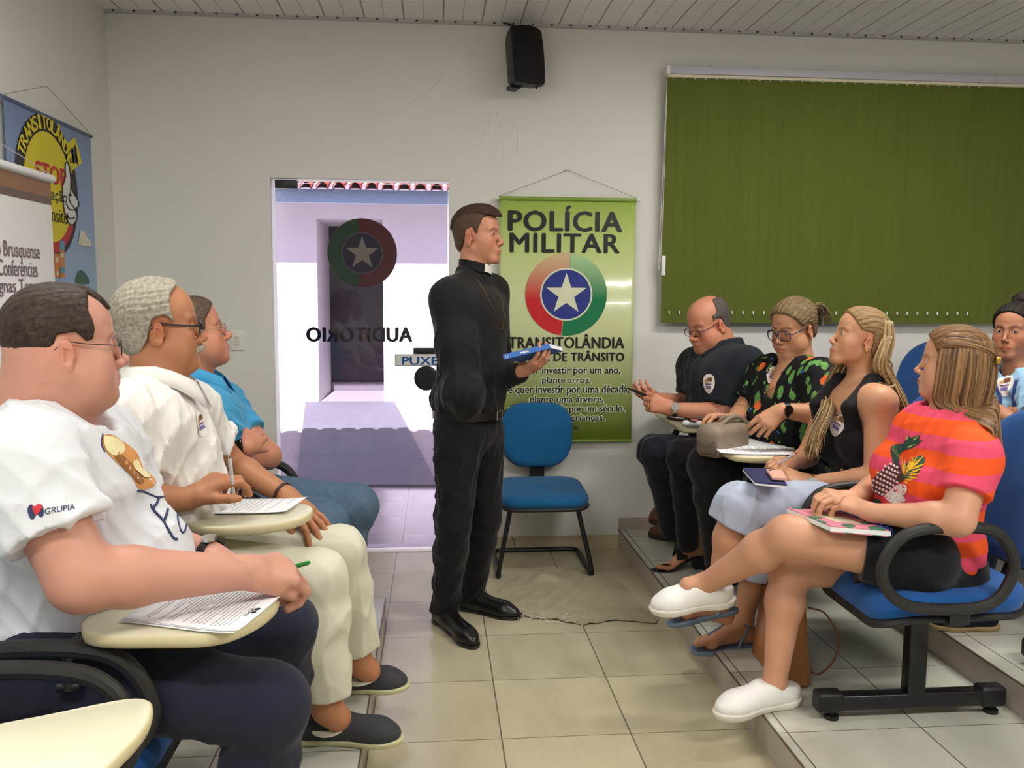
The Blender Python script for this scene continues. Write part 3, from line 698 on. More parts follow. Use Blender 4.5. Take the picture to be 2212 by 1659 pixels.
wv = t.n('ShaderNodeTexWave', wave_type='BANDS'); wv.inputs['Scale'].default_value = 90; wv.inputs['Distortion'].default_value = 4; t.l(t.scale(v, (1, .4, 1)), wv.inputs[0]); t.bump(wv.outputs['Fac'], .6, .003)
mb = MB(); mb.bm.free(); mb.bm = cloth(); o = mb.done('floor_cloth', t.m, None, angle=None); prop(o, 'worn beige floor cloth lying crumpled before the empty teal chair', 'cloth')
fr = MB()
for i in range(40):
    a = onZ(1100+i*4.2+random.uniform(-4, 4), 1322+random.uniform(-8, 16)+i*.4, .004); b = a+Vector((random.uniform(-.03, .03), random.uniform(-.025, .01), .003)); fr.tube(spline([a, (a+b)/2+Vector((0, 0, .008)), b], 3), .0015, 4)
prop(fr.done('frayed_threads', mat('white_threads', srgb(214, 208, 190), .9), o), kind='stuff')
MB().tube(spline([onY(1105, 1160, -.014), onY(1112, 1172, -.016), onY(1112, 1180, -.02), onZ(1120, 1190, .003)], 5), .002, 5).done('loose_wire', M_black, None); prop(bpy.data.objects['loose_wire'], 'thin black wire dangling from the skirting behind the teal chair', 'wire')
# ------------------------------------------------------------------ organic surfaces: signed distance fields meshed by surface nets
def V3(*a): return np.array(a, float)
def seg_d(P, a, b, ra, rb):
    ba = b-a; L = float(ba@ba)+1e-12
    t = np.clip(((P[0]-a[0])*ba[0]+(P[1]-a[1])*ba[1]+(P[2]-a[2])*ba[2])/L, 0, 1)
    dx = P[0]-a[0]-t*ba[0]; dy = P[1]-a[1]-t*ba[1]; dz = P[2]-a[2]-t*ba[2]
    return np.sqrt(dx*dx+dy*dy+dz*dz)-(ra+(rb-ra)*t)
def ell_d(P, c, r, R=None):
    x, y, z = P[0]-c[0], P[1]-c[1], P[2]-c[2]
    if R is not None:
        x, y, z = R[0, 0]*x+R[1, 0]*y+R[2, 0]*z, R[0, 1]*x+R[1, 1]*y+R[2, 1]*z, R[0, 2]*x+R[1, 2]*y+R[2, 2]*z
    k0 = np.sqrt((x/r[0])**2+(y/r[1])**2+(z/r[2])**2); k1 = np.sqrt((x/r[0]**2)**2+(y/r[1]**2)**2+(z/r[2]**2)**2)+1e-9
    return k0*(k0-1)/k1
def box_d(P, c, h, R, rad):
    x, y, z = P[0]-c[0], P[1]-c[1], P[2]-c[2]
    x, y, z = R[0, 0]*x+R[1, 0]*y+R[2, 0]*z, R[0, 1]*x+R[1, 1]*y+R[2, 1]*z, R[0, 2]*x+R[1, 2]*y+R[2, 2]*z
    x = np.abs(x)-h[0]+rad; y = np.abs(y)-h[1]+rad; z = np.abs(z)-h[2]+rad
    return np.sqrt(np.maximum(x, 0)**2+np.maximum(y, 0)**2+np.maximum(z, 0)**2)+np.minimum(np.maximum(x, np.maximum(y, z)), 0)-rad
def smin(a, b, k):
    if k <= 0: return np.minimum(a, b)
    h = np.maximum(k-np.abs(a-b), 0)/k
    return np.minimum(a, b)-h*h*k*.25
class Sdf:
    def __init__(s, ops=None): s.ops = list(ops or [])
    def cap(s, a, b, ra, rb=None, k=.02, op='u'):
        s.ops.append((op, 'c', (V3(*a), V3(*b), ra, ra if rb is None else rb), k)); return s
    def chain(s, pts, rs, k=.02, op='u'):
        for i in range(len(pts)-1): s.cap(pts[i], pts[i+1], rs[i], rs[i+1], k, op)
        return s
    def ell(s, c, r, R=None, k=.02, op='u'): s.ops.append((op, 'e', (V3(*c), V3(*r), R), k)); return s
    def sph(s, c, r, k=.02, op='u'): return s.ell(c, (r, r, r), None, k, op)
    def box(s, c, h, R=None, rad=.005, k=.01, op='u'): s.ops.append((op, 'b', (V3(*c), V3(*h), np.eye(3) if R is None else R, rad), k)); return s
    def cut(s, c, n, k=.004):
        """keep what lies behind the plane through c with normal n"""
        n = V3(*n); n /= np.linalg.norm(n); s.ops.append(('i', 'p', (V3(*c), n), k)); return s
    def grp(s, other, k=.03): s.ops.append(('u', 'g', other, k)); return s
    def fn(s, f, op='d', k=0): s.ops.append((op, 'f', f, k)); return s
    def add(s, other, grow=0):
        for op in other.ops: s.ops.append(grown(op, grow))
        return s
    def bounds(s):
        lo = V3(9, 9, 9); hi = -lo
        for op, t, p, k in s.ops:
            if op != 'u': continue
            l, h = p.bounds() if t == 'g' else obb(t, p); lo = np.minimum(lo, l); hi = np.maximum(hi, h)
        return lo, hi
    def grid(s, lo, hi, h):
        n = [int(math.ceil((hi[i]-lo[i])/h))+1 for i in range(3)]
        ax = [lo[i]+h*np.arange(n[i]) for i in range(3)]
        D = np.full(n, .06, dtype=np.float64)
        for op, t, p, k in s.ops:
            if t in 'ceb':
                l, u = obb(t, p); m = k+.012 if op == 'u' else k+.004
                if op == 'i': m = 99
                sl = []
                for i in range(3):
                    a = max(0, int((l[i]-m-lo[i])/h)); b = min(n[i], int((u[i]+m-lo[i])/h)+2)
                    sl.append(slice(a, b))
                if any(q.stop <= q.start for q in sl): continue
            else: sl = [slice(0, q) for q in n]
            sl = tuple(sl)
            P = np.meshgrid(ax[0][sl[0]], ax[1][sl[1]], ax[2][sl[2]], indexing='ij', sparse=True)
            if t == 'c': d = seg_d(P, *p)
            elif t == 'e': d = ell_d(P, *p)
            elif t == 'b': d = box_d(P, *p)
            elif t == 'p': d = (P[0]-p[0][0])*p[1][0]+(P[1]-p[0][1])*p[1][1]+(P[2]-p[0][2])*p[1][2]
            elif t == 'f':
                d = p(P)
            elif t == 'g': d = p.grid(lo, hi, h)[0]
            if op == 'u': D[sl] = smin(D[sl], d, k)
            elif op == 's': D[sl] = -smin(-D[sl], d, k)
            elif op == 'i': D[sl] = -smin(-D[sl], -d, k)
            elif op == 'd': D[sl] = D[sl]+d
        return D, ax
def grown(op, g):
    o, t, p, k = op
    if not g: return op
    if t == 'c': return (o, t, (p[0], p[1], p[2]+g, p[3]+g), k)
    if t == 'e': return (o, t, (p[0], p[1]+g, p[2]), k)
    return op
def obb(t, p):
    if t == 'c':
        r = max(p[2], p[3]); return np.minimum(p[0], p[1])-r, np.maximum(p[0], p[1])+r
    if t == 'e':
        R = p[2] if p[2] is not None else np.eye(3); e = np.sqrt(((R*p[1][None, :])**2).sum(1)); return p[0]-e, p[0]+e
    R = p[2]; e = (np.abs(R)*p[1][None, :]).sum(1); return p[0]-e, p[0]+e
def nets(D, ax, h):
    S = D < 0
    nx, ny, nz = D.shape
    c = np.zeros((nx-1, ny-1, nz-1), np.int8)
    for i in (0, 1):
        for j in (0, 1):
            for k in (0, 1): c += S[i:nx-1+i, j:ny-1+j, k:nz-1+k]
    act = (c > 0) & (c < 8)
    I = np.argwhere(act)
    if len(I) == 0: return np.zeros((0, 3)), np.zeros((0, 4), int)
    idx = -np.ones(act.shape, np.int64); idx[act] = np.arange(len(I))
    acc = np.zeros((len(I), 3)); cnt = np.zeros(len(I))
    cor = [(i, j, k) for i in (0, 1) for j in (0, 1) for k in (0, 1)]
    vals = {q: D[I[:, 0]+q[0], I[:, 1]+q[1], I[:, 2]+q[2]] for q in cor}
    for a in cor:
        for ax_ in range(3):
            if a[ax_]: continue
            b = list(a); b[ax_] = 1; b = tuple(b)
            va, vb = vals[a], vals[b]; m = (va < 0) != (vb < 0)
            t = np.where(m, va/np.where(m, va-vb, 1), 0)
            for q in range(3):
                acc[:, q] += np.where(m, a[q]+(t if q == ax_ else 0), 0)
            cnt += m
    Vt = (I+acc/cnt[:, None])*h+np.array([ax[0][0], ax[1][0], ax[2][0]])
    F = []
    for d in range(3):
        o1, o2 = [(1, 2), (2, 0), (0, 1)][d]
        A = S.take(range(0, S.shape[d]-1), d); B = S.take(range(1, S.shape[d]), d)
        E = np.argwhere(A != B)
        E = E[(E[:, o1] > 0) & (E[:, o2] > 0) & (E[:, o1] < act.shape[o1]) & (E[:, o2] < act.shape[o2])]
        if len(E) == 0: continue
        ins = S[E[:, 0], E[:, 1], E[:, 2]]
        def g(da, db):
            q = E.copy(); q[:, o1] -= da; q[:, o2] -= db; return idx[q[:, 0], q[:, 1], q[:, 2]]
        Q = np.stack([g(1, 1), g(0, 1), g(0, 0), g(1, 0)], 1)
        Q[~ins] = Q[~ins][:, ::-1]
        F.append(Q)
    F = np.concatenate(F); F = F[(F >= 0).all(1)]
    return Vt, F
def mesh_sdf(name, sdf, mats, parent, res=.006, fine=None, colour=None, matfn=None, lohi=None):
    """fine: list of (lo, hi, res) boxes meshed more finely"""
    lo, hi = lohi if lohi else sdf.bounds(); lo = np.array(lo)-res*2.5-.016; hi = np.array(hi)+res*2.5+.016
    parts = []
    D, ax = sdf.grid(lo, hi, res); v, f = nets(D, ax, res)
    fine = fine or []
    if len(f) and fine:
        cen = v[f].mean(1); keep = np.ones(len(f), bool)
        for l, u, r in fine:
            keep &= ~((cen > np.array(l)+res*.8) & (cen < np.array(u)-res*.8)).all(1)
        f = f[keep]
    parts.append((v, f))
    for l, u, r in fine:
        D, ax = sdf.grid(np.array(l), np.array(u), r); parts.append(nets(D, ax, r))
    VV, FF, n = [], [], 0
    for v, f in parts: VV.append(v); FF.append(f+n); n += len(v)
    v = np.concatenate(VV); f = np.concatenate(FF)
    used = np.unique(f); remap = -np.ones(len(v), np.int64); remap[used] = np.arange(len(used)); v = v[used]; f = remap[f]
    me = bpy.data.meshes.new(name)
    me.vertices.add(len(v)); me.vertices.foreach_set('co', v.astype(np.float32).ravel())
    me.loops.add(len(f)*4); me.loops.foreach_set('vertex_index', f.astype(np.int32).ravel())
    me.polygons.add(len(f)); me.polygons.foreach_set('loop_start', np.arange(0, len(f)*4, 4, dtype=np.int32)); me.polygons.foreach_set('loop_total', np.full(len(f), 4, np.int32))
    me.update(calc_edges=True)
    if colour is not None:
        C = colour(v); at_ = me.color_attributes.new('tone', 'FLOAT_COLOR', 'POINT')
        at_.data.foreach_set('color', np.concatenate([C, np.ones((len(C), 1))], 1).astype(np.float32).ravel())
    if matfn is not None:
        me.polygons.foreach_set('material_index', matfn(v[f].mean(1)).astype(np.int32))
    return link(name, me, mats, parent, smooth=True)
def bvh_of(*obs):
    V_, F_ = [], []; n = 0
    for o in obs:
        me = o.data; v = np.empty(len(me.vertices)*3, np.float32); me.vertices.foreach_get('co', v); v = v.reshape(-1, 3)
        V_ += [tuple(x) for x in v.tolist()]; F_ += [tuple(i+n for i in p.vertices) for p in me.polygons]; n = len(V_)
    return BVHTree.FromPolygons(V_, F_)
def npv(v): return np.array([v[0], v[1], v[2]], float)
def frame(fwd, up):
    f = npv(fwd); f /= np.linalg.norm(f); u = npv(up); r = np.cross(f, u); r /= np.linalg.norm(r); u = np.cross(r, f)
    return np.stack([r, f, u], 1)     # columns: right, forward, up
def folds(seed, amp, freq, stretch=(1, 1, 1)):
    amp = amp*2.6; freq = freq*3.0; q = np.random.default_rng(seed); K = q.normal(size=(5, 3)); K /= np.linalg.norm(K, axis=1)[:, None]; K = K*np.array(stretch); ph = q.uniform(0, 6.28, 5); W_ = q.uniform(.6, 1.3, 5)*freq
    def f(P):
        o = 0; wx = .35*np.sin(P[1]*9+P[2]*7+ph[0])
        for i in range(5):
            s = np.sin((P[0]*K[i, 0]+P[1]*K[i, 1]+P[2]*K[i, 2])*W_[i]+ph[i]+2.2*wx)
            o = o+(1-np.abs(s))**2.2
        m = .55+.45*np.sin(P[0]*7+ph[1])*np.sin(P[1]*8+ph[2])+.35*np.sin(P[2]*9+ph[3])
        return -amp*m*(o/2.2-.5)
    return f
# ---------------------------------------------------------------- skin and hair materials
def skin_mat(name, c, rough=.5):
    t = NT(name); a = t.n('ShaderNodeAttribute', attribute_name='tone'); v = t.obj()
    col = t.mix(1.0, c, a.outputs['Color'], 'MULTIPLY')
    n = t.noise(v, 35, 4); col = t.mix(t.math('MULTIPLY', n, .22), col, tuple(x*y for x, y in zip(c, (.86, .66, .60))))
    col = t.mix(t.math('MULTIPLY', t.noise(v, 260, 2), .10), col, tuple(x*.7 for x in c))
    t.base(col); t.r(rough, .45)
    t.b.inputs['Subsurface Weight'].default_value = .12; t.b.inputs['Subsurface Radius'].default_value = (.012, .004, .002); t.b.inputs['Subsurface Scale'].default_value = 1
    t.bump(t.noise(v, 420, 3), .12, .001); return t.m
def hair_mat(name, c1, c2, axis=(60, 8, 8), rot=(0, 0, 0), rough=.42, sc=6, bs=.8):
    t = NT(name); v = t.scale(t.obj(), axis, rot)
    n = t.noise(v, sc, 4, .6, .5); n2 = t.noise(t.obj(), 22, 3)
    col = t.mix(t.ramp(n, [(.3, 0.), (.7, 1.)]), c1, c2); col = t.mix(t.math('MULTIPLY', n2, .25), col, tuple(x*.6 for x in c1))
    t.base(col); t.r(rough+.1, .22); t.bump(n, bs, .004); return t.m
def lock_mat(name, c1, c2):
    t = NT(name); a = t.n('ShaderNodeAttribute', attribute_name='tone'); s3 = t.sep(a.outputs['Color'])
    col = t.mix(s3[0], c1, c2); t.base(col); t.r(.42, .45); return t.m
M_eye = mat('eye_white', srgb(226, 220, 212), .15, .6)
M_iris = mat('iris_brown', srgb(58, 38, 26), .15, .6); M_irisb = mat('iris_blue', srgb(92, 120, 136), .15, .6)
M_pupil = mat('pupil', srgb(12, 10, 10), .1, .6)
# ---------------------------------------------------------------- head
class Head:
    def __init__(s, c, fwd, up=(0, 0, 1), size=1.0, jaw=1.0, fat=0.0, nose=1.0, fem=False, lid=.0042, ear=1.0, brow=1.0, wide=1.0, mouth=0.0):
        s.c = npv(c); s.R = frame(fwd, up); s.k = size; s.fem = fem; s.fat = fat; s.lid = lid; s.nose = nose; s.jaw = jaw; s.ear = ear; s.brow = brow*(.82 if fem else 1); s.w = wide; s.mouth = mouth
    def W(s, x, y, z): return s.c+s.R @ (np.array([x, y, z], float)*s.k)
    def loc(s, P): return ((P-s.c) @ s.R)/s.k
    def sdf(s, S):
        k = s.k; W = s.W; j = s.jaw; w = s.w
        def C(a, b, ra, rb, kk, op='u'): S.cap(W(*a), W(*b), ra*k, rb*k, kk*k, op)
        def E(c, r, kk, op='u', rot=None):
            R = s.R if rot is None else s.R @ rot
            S.ell(W(*c), np.array(r)*k, R, kk*k, op)
        def both(f):
            for q in (-1, 1): f(q)
        E((0, -.010, .040), (.074*w, .095, .084), .02)
        E((0, .030, .040), (.064*w, .062, .072), .02)
        E((0, .028, -.018), (.062*w, .060, .066), .025)
        E((0, .034, -.060), (.050*j*w, .052, .046), .02)
        C((-.014*j, .079, -.097), (.014*j, .079, -.097), .0155, .0155, .022)
        both(lambda q: C((q*.054*j*w, .0, -.048), (q*.022*j, .070, -.092), .014+.006*s.fat, .016, .022))
        both(lambda q: C((q*.008, .086, .023), (q*.043, .070, .027), .0085*s.brow, .0085*s.brow, .014))
        both(lambda q: E((q*(.0415 if s.fem else .043)*w, .054, -.022), (.022, .024, .024) if s.fem else (.024, .024, .022), .028))
        both(lambda q: E((q*.0315, .097, .006), (.019, .0125, .0115), .014, 's'))
        both(lambda q: E((q*.0315, .0755, .006), (.0142, .0142, .0132), .004))
        if s.lid > 0: both(lambda q: E((q*.0318, .0895, .0050), (.0128, .0085, s.lid), .0018, 's'))
        n = s.nose
        C((0, .086, .014), (0, .1085+.006*(n-1), -.024), .0062, .0088*n, .014)
        E((0, .1105+.009*(n-1), -.029), (.0108*n, .0115*n, .0098*n), .008)
        both(lambda q: E((q*.0125*n, 0.101, -.0345), (.0078*n, .0105*n, .0078*n), .006))
        both(lambda q: E((q*.0068*n, .1075, -.0425), (.0036, .0055, .0032), .002, 's'))
        E((0, .076, -.062), (.031, .026, .024), .016)
        both(lambda q: C((q*.021, .0855, -.0640), (q*.004, .0985+s.mouth, -.0600), .0034, .0056, .006))
        both(lambda q: C((q*.019, .0860, -.0695), (0, .0965+s.mouth, -.0715), .0036, .0068 if s.fem else .0060, .006))
        both(lambda q: C((q*.026, .083, -.0658), (0, .1045+s.mouth, -.0655), .0013, .0013, .0022, 's'))
        if s.fat > 0:
            E((0, .030, -.092), (.056*j+.008*s.fat, .055, .030+.012*s.fat), .03)
            both(lambda q: E((q*.050*w, .040, -.058), (.026, .034, .034), .03))
        fl = 1.0 if not s.fem else .8
        both(lambda q: E((q*.036*w*fl**.3, .046, -.046), (.024, .030, .030), .03))
        # ears
        e = s.ear
        def ear(q):
            rot = rotz(q*-.42) @ rotx(-.12)
            E((q*.0765*w, -.008, -.010), (.0065*e, .0185*e, .0320*e), .006, 'u', rot)
            E((q*.0800*w, -.004, -.032), (.0060*e, .010*e, .011*e), .006, 'u', rot)
            E((q*.0850*w, -.0035, -.006), (.0056*e, .0115*e, .0200*e), .003, 's', rot)
            E((q*.0765*w, .0080, -.013), (.0055, .005, .007), .003, 'u', rot)
            C((q*.0825*w, -.011, .010), (q*.0810*w, .002, .002), .0026, .0024, .002)
            C((q*.0815*w, -.012, .008), (q*.0805*w, -.0095, -.018), .0030, .0026, .002)
        if e > 0: both(ear)
        return S
    def colour(s, P, C):
        L = s.loc(P); x = np.abs(L[:, 0]); y = L[:, 1]; z = L[:, 2]
        m = ((np.abs(L) < .16).all(1))
        def blob(cx, cy, cz, r, col, amt, rz=None):
            rz = rz or r
            g = np.exp(-(((x-cx)/r)**2+((y-cy)/(r*1.3))**2+((z-cz)/rz)**2))*amt*m
            for i in range(3): C[:, i] = C[:, i]*(1-g)+C[:, i]*col[i]*g
        blob(.045, .07, -.03, .022, (1.08, .80, .76), .7)
        blob(0, .115, -.033, .012, (1.06, .74, .70), .7)
        blob(.078, -.005, 0, .022, (1.08, .78, .72), .8, .03)
        # lips
        t = np.clip(1-np.abs((z+.0655)/(.0085 if s.fem else .0070))**3, 0, 1)*np.clip((.0235-x)/.005, 0, 1)*(y > .08)*m
        lc = (1.0, .52, .52) if s.fem else (.98, .66, .62)
        for i in range(3): C[:, i] *= 1-t*(1-lc[i])*.9
        # the line between the lips
        t = np.exp(-((z+.0657)/.0014)**2)*np.clip((.026-x)/.004, 0, 1)*(y > .08)*m
        for i in range(3): C[:, i] *= 1-t*.35
        return C
    def brows(s, P, C, col, amt=.8, th=.0055):
        L = s.loc(P); x = np.abs(L[:, 0]); y = L[:, 1]; z = L[:, 2]
        zc = .0245+.006*np.clip((x-.012)/.026, 0, 1)-.010*np.clip((x-.036)/.012, 0, 1)
        t = np.exp(-((z-zc)/th)**4)*np.clip((x-.008)/.004, 0, 1)*np.clip((.052-x)/.006, 0, 1)*(y > .05)*amt
        n = .75+.25*np.sin(x*2600+z*900)
        t = t*n
        for i in range(3): C[:, i] = C[:, i]*(1-t)+col[i]*t
        return C
    def eyes(s, parent, gaze=(0, 1, 0), iris=None):
        g = npv(gaze); g /= np.linalg.norm(g)
        for q in (-1, 1):
            c = s.W(q*.0315, .0755, .006); r = .0128*s.k
            F = s.R @ frame(g, (0, 0, 1))
            bm = bmesh.new(); bmesh.ops.create_uvsphere(bm, u_segments=20, v_segments=24, radius=r)
            M = Matrix(((F[0, 0], F[0, 2], F[0, 1], c[0]), (F[1, 0], F[1, 2], F[1, 1], c[1]), (F[2, 0], F[2, 2], F[2, 1], c[2]), (0, 0, 0, 1)))
            for f in bm.faces:
                zc = f.calc_center_median().z/r
                f.material_index = 2 if zc > .955 else (1 if zc > .86 else 0)
            bmesh.ops.transform(bm, matrix=M, verts=bm.verts); bmesh.ops.recalc_face_normals(bm, faces=bm.faces)
            me = bpy.data.meshes.new('eye'); bm.to_mesh(me); bm.free()
            link('eye', me, [M_eye, iris or M_iris, M_pupil], parent)
    def hairmask(s, P, poly, margin=0.0):
        """signed distance (local metres) of points to a side-profile polygon in the (forward, up) plane; negative inside"""
        x, y, z = P
        dx, dy, dz = x-s.c[0], y-s.c[1], z-s.c[2]
        R = s.R
        a = (R[0, 1]*dx+R[1, 1]*dy+R[2, 1]*dz)/s.k; b = (R[0, 2]*dx+R[1, 2]*dy+R[2, 2]*dz)/s.k
        return poly_d(a, b, poly)*s.k
def poly_d(a, b, poly):
    p = [np.array(q, float) for q in poly]; n = len(p); d = None; ins = None
    for i in range(n):
        e = p[(i+1) % n]-p[i]; wx = a-p[i][0]; wy = b-p[i][1]
        t = np.clip((wx*e[0]+wy*e[1])/(e@e), 0, 1); q = (wx-e[0]*t)**2+(wy-e[1]*t)**2
        d = q if d is None else np.minimum(d, q)
        c1 = (b >= p[i][1]) != (b >= p[(i+1) % n][1])
        xi = p[i][0]+(b-p[i][1])*e[0]/(e[1] if abs(e[1]) > 1e-9 else 1e-9)
        c = c1 & (a < xi); ins = c if ins is None else ins ^ c
    return np.where(ins, -1, 1)*np.sqrt(d)
def rotz(a): c, s = math.cos(a), math.sin(a); return np.array([[c, -s, 0], [s, c, 0], [0, 0, 1.]])
def rotx(a): c, s = math.cos(a), math.sin(a); return np.array([[1., 0, 0], [0, c, -s], [0, s, c]])
def roty(a): c, s = math.cos(a), math.sin(a); return np.array([[c, 0, s], [0, 1., 0], [-s, 0, c]])
def hair_cap(h, poly, mat_, parent, thick=.008, res=.003, top=0.0, seed=1, wave=.0012, extra=None, xcut=None, name='hair', front=0):
    S = Sdf(); k = h.k; w = h.w
    S.ell(h.W(0, -.010, .040), np.array((.074*w+thick, .095+thick, .084+thick+top))*k, h.R, .02*k)
    S.ell(h.W(0, .030, .040+front*.5), np.array((.064*w+thick, .062+thick*.6+front, .072+thick+top))*k, h.R, .02*k)
    S.ell(h.W(0, -.035, -.02), np.array((.060*w+thick*.8, .058+thick*.8, .058))*k, h.R, .02*k)
    if extra: extra(S, h)
    q = np.random.default_rng(seed); f1, f2, f3 = q.uniform(0, 6, 3)
    def rip(P):
        dx, dy, dz = P[0]-h.c[0], P[1]-h.c[1], P[2]-h.c[2]; R = h.R
        x = R[0, 0]*dx+R[1, 0]*dy+R[2, 0]*dz; y = R[0, 1]*dx+R[1, 1]*dy+R[2, 1]*dz; z = R[0, 2]*dx+R[1, 2]*dy+R[2, 2]*dz
        a = np.arctan2(x, z+.02)
        return wave*(np.sin(a*46+f1+3*np.sin(y*38+f2)+2*np.sin(z*33))+.7*np.sin(a*81+f3+4*np.sin(y*24)))
    S.fn(rip)
    S.fn(lambda P: h.hairmask(P, poly), 'i', .006)
    if xcut: xcut(S, h)
    return mesh_sdf(name, S, mat_, parent, res)
def locks(name, paths, mat_, parent, r=.004, n=60, spread=.012, seed=3, taper=.4, seg=5, wavy=.003):
    """long hair: tapering strands that follow guide paths, with scatter"""
    q = np.random.default_rng(seed); mb = MB(); cols = []
    for i in range(n):
        g = q.integers(0, len(paths)); P = [np.array(p, float) for p in paths[g]]
        if len(paths) > 1 and q.random() < .75:
            g2 = min(len(paths)-1, g+1); u = q.random(); Q = [np.array(p, float) for p in paths[g2]]
            if len(Q) == len(P): P = [a*(1-u)+b*u for a, b in zip(P, Q)]
        o = q.normal(size=3)*spread; L = len(P); ph = q.uniform(0, 6)
        pts = []
        for j, p in enumerate(P):
            f = .25+.75*j/(L-1); pts.append(p+o*f+wavy*np.array([math.sin(j*1.3+ph), math.cos(j*1.1+ph), 0]))
        cut = 1-.15*q.random(); sp = spline([Vector(p) for p in pts], 5); sp = sp[:max(4, int(len(sp)*cut))]
        N = len(sp); rr = r*q.uniform(.6, 1.3)
        rad = [rr*(.55+.45*min(1, t/.12))*(1-(1-taper)*max(0, (t-.6)/.4)) for t in [a/(N-1) for a in range(N)]]
        v0 = len(mb.bm.verts); mb.tube(sp, rad, seg); cols += [q.random()]*(len(mb.bm.verts)-v0)
    me = bpy.data.meshes.new(name); mb.bm.to_mesh(me); mb.bm.free()
    a = me.color_attributes.new('tone', 'FLOAT_COLOR', 'POINT')
    a.data.foreach_set('color', np.array([[c, c, c, 1] for c in cols], np.float32).ravel())
    return link(name, me, mat_, parent)
# ---------------------------------------------------------------- hands, feet
def hand(S, wrist, mid, normal, side, size=1.0, curl=((25, 35, 20),)*4, thumb=(35, 20, 20), spread=8, tdir=None, rad=1.0):
    """wrist, mid: 3-D points (mid = knuckle of the middle finger); normal points out of the back of the hand;
    side=+1 when the thumb lies on the +(mid x normal) side. Returns finger tips."""
    w = npv(wrist); f = npv(mid)-w; f /= np.linalg.norm(f); n = npv(normal); n = n-f*(n@f); n /= np.linalg.norm(n)
    s = np.cross(f, n)*side     # towards the thumb
    k = size; tips = []; L = .088*k
    lens = [(.042, .026, .021), (.046, .029, .022), (.043, .027, .022), (.034, .021, .019)]
    offs = [(.030, -.002), (.010, .002), (-.010, -.002), (-.028, -.010)]
    rr = [.0098, .0100, .0096, .0084]
    S.cap(w, w+f*.02*k, .024*k*rad, .026*k*rad, .012*k)
    for i in range(4):
        kn = w+f*(L+offs[i][1]*k)+s*offs[i][0]*k+n*(.002 if i in (1, 2) else -.001)*k
        S.cap(w+f*.012*k+s*offs[i][0]*.45*k, kn, .0155*k*rad, .0122*k*rad, .012*k)
        ang = 0; p = kn; sp = math.radians(spread)*(1.5-i)*.9
        d0 = f*math.cos(sp)+s*math.sin(sp); cc = curl[i] if i < len(curl) else curl[-1]
        for j in range(3):
            ang += math.radians(cc[j]); d = d0*math.cos(ang)-n*math.sin(ang); q = p+d*lens[i][j]*k
            S.cap(p, q, rr[i]*k*rad*(1-.07*j), rr[i]*k*rad*(.93-.09*j), .0035*k); p = q
        tips.append((p, n*math.cos(ang)+d0*math.sin(ang)))
    # thumb: leaves the side of the palm near its base
    b = w+f*.022*k+s*.020*k-n*.004*k
    a1, a2, a3 = [math.radians(t) for t in thumb]
    td = (f*math.cos(a1)+s*math.sin(a1)) if tdir is None else npv(tdir)/np.linalg.norm(npv(tdir))
    td = td-n*.25; td /= np.linalg.norm(td)
    p1 = b+td*.040*k; S.cap(b, p1, .0165*k*rad, .0125*k*rad, .012*k)
    ax_ = -s*.6-n*.5+f*.2; ax_ /= np.linalg.norm(ax_)
    d2 = td*math.cos(a2)+ax_*math.sin(a2); p2 = p1+d2*.032*k; S.cap(p1, p2, .0118*k*rad, .0110*k*rad, .004*k)
    d3 = td*math.cos(a2+a3)+ax_*math.sin(a2+a3); p3 = p2+d3*.025*k; S.cap(p2, p3, .0110*k*rad, .0085*k*rad, .004*k)
    tips.append((p3, n)); return tips
def foot(S, ankle, toe, size=1.0, up=(0, 0, 1), toes=True, side=1):
    """bare foot: ankle joint to toe tip of the big toe; side=+1 when the big toe is on the left of the walking direction"""
    a = npv(ankle); t = npv(toe); u = npv(up); u /= np.linalg.norm(u); f = t-a; f = f-u*(f@u); L = np.linalg.norm(f); f /= L; s = np.cross(u, f)*side
    k = size; base = t-u*0
    heel = a-u*.062*k-f*.030*k
    S.cap(a, heel, .034*k, .027*k, .02); S.cap(heel, t-f*.075*k+u*.006*k, .026*k, .022*k, .03)
    S.cap(a+u*.01, t-f*.085*k+u*.018*k+s*.008*k, .032*k, .020*k, .03); S.cap(t-f*.08*k+s*.018*k, t-f*.08*k-s*.030*k, .021*k, .018*k, .02)
    if toes:
        for i in range(5):
            o = (.024-.0145*i)*k; ln = (0, .004, .012, .022, .034)[i]*k; r = (.0125, .0088, .0084, .0080, .0076)[i]*k
            tip = t+s*(o)-f*(ln+r)+u*(r-.002)*1; S.cap(tip-f*.055*k+u*.006, tip, r*1.1, r, .005)
    return S
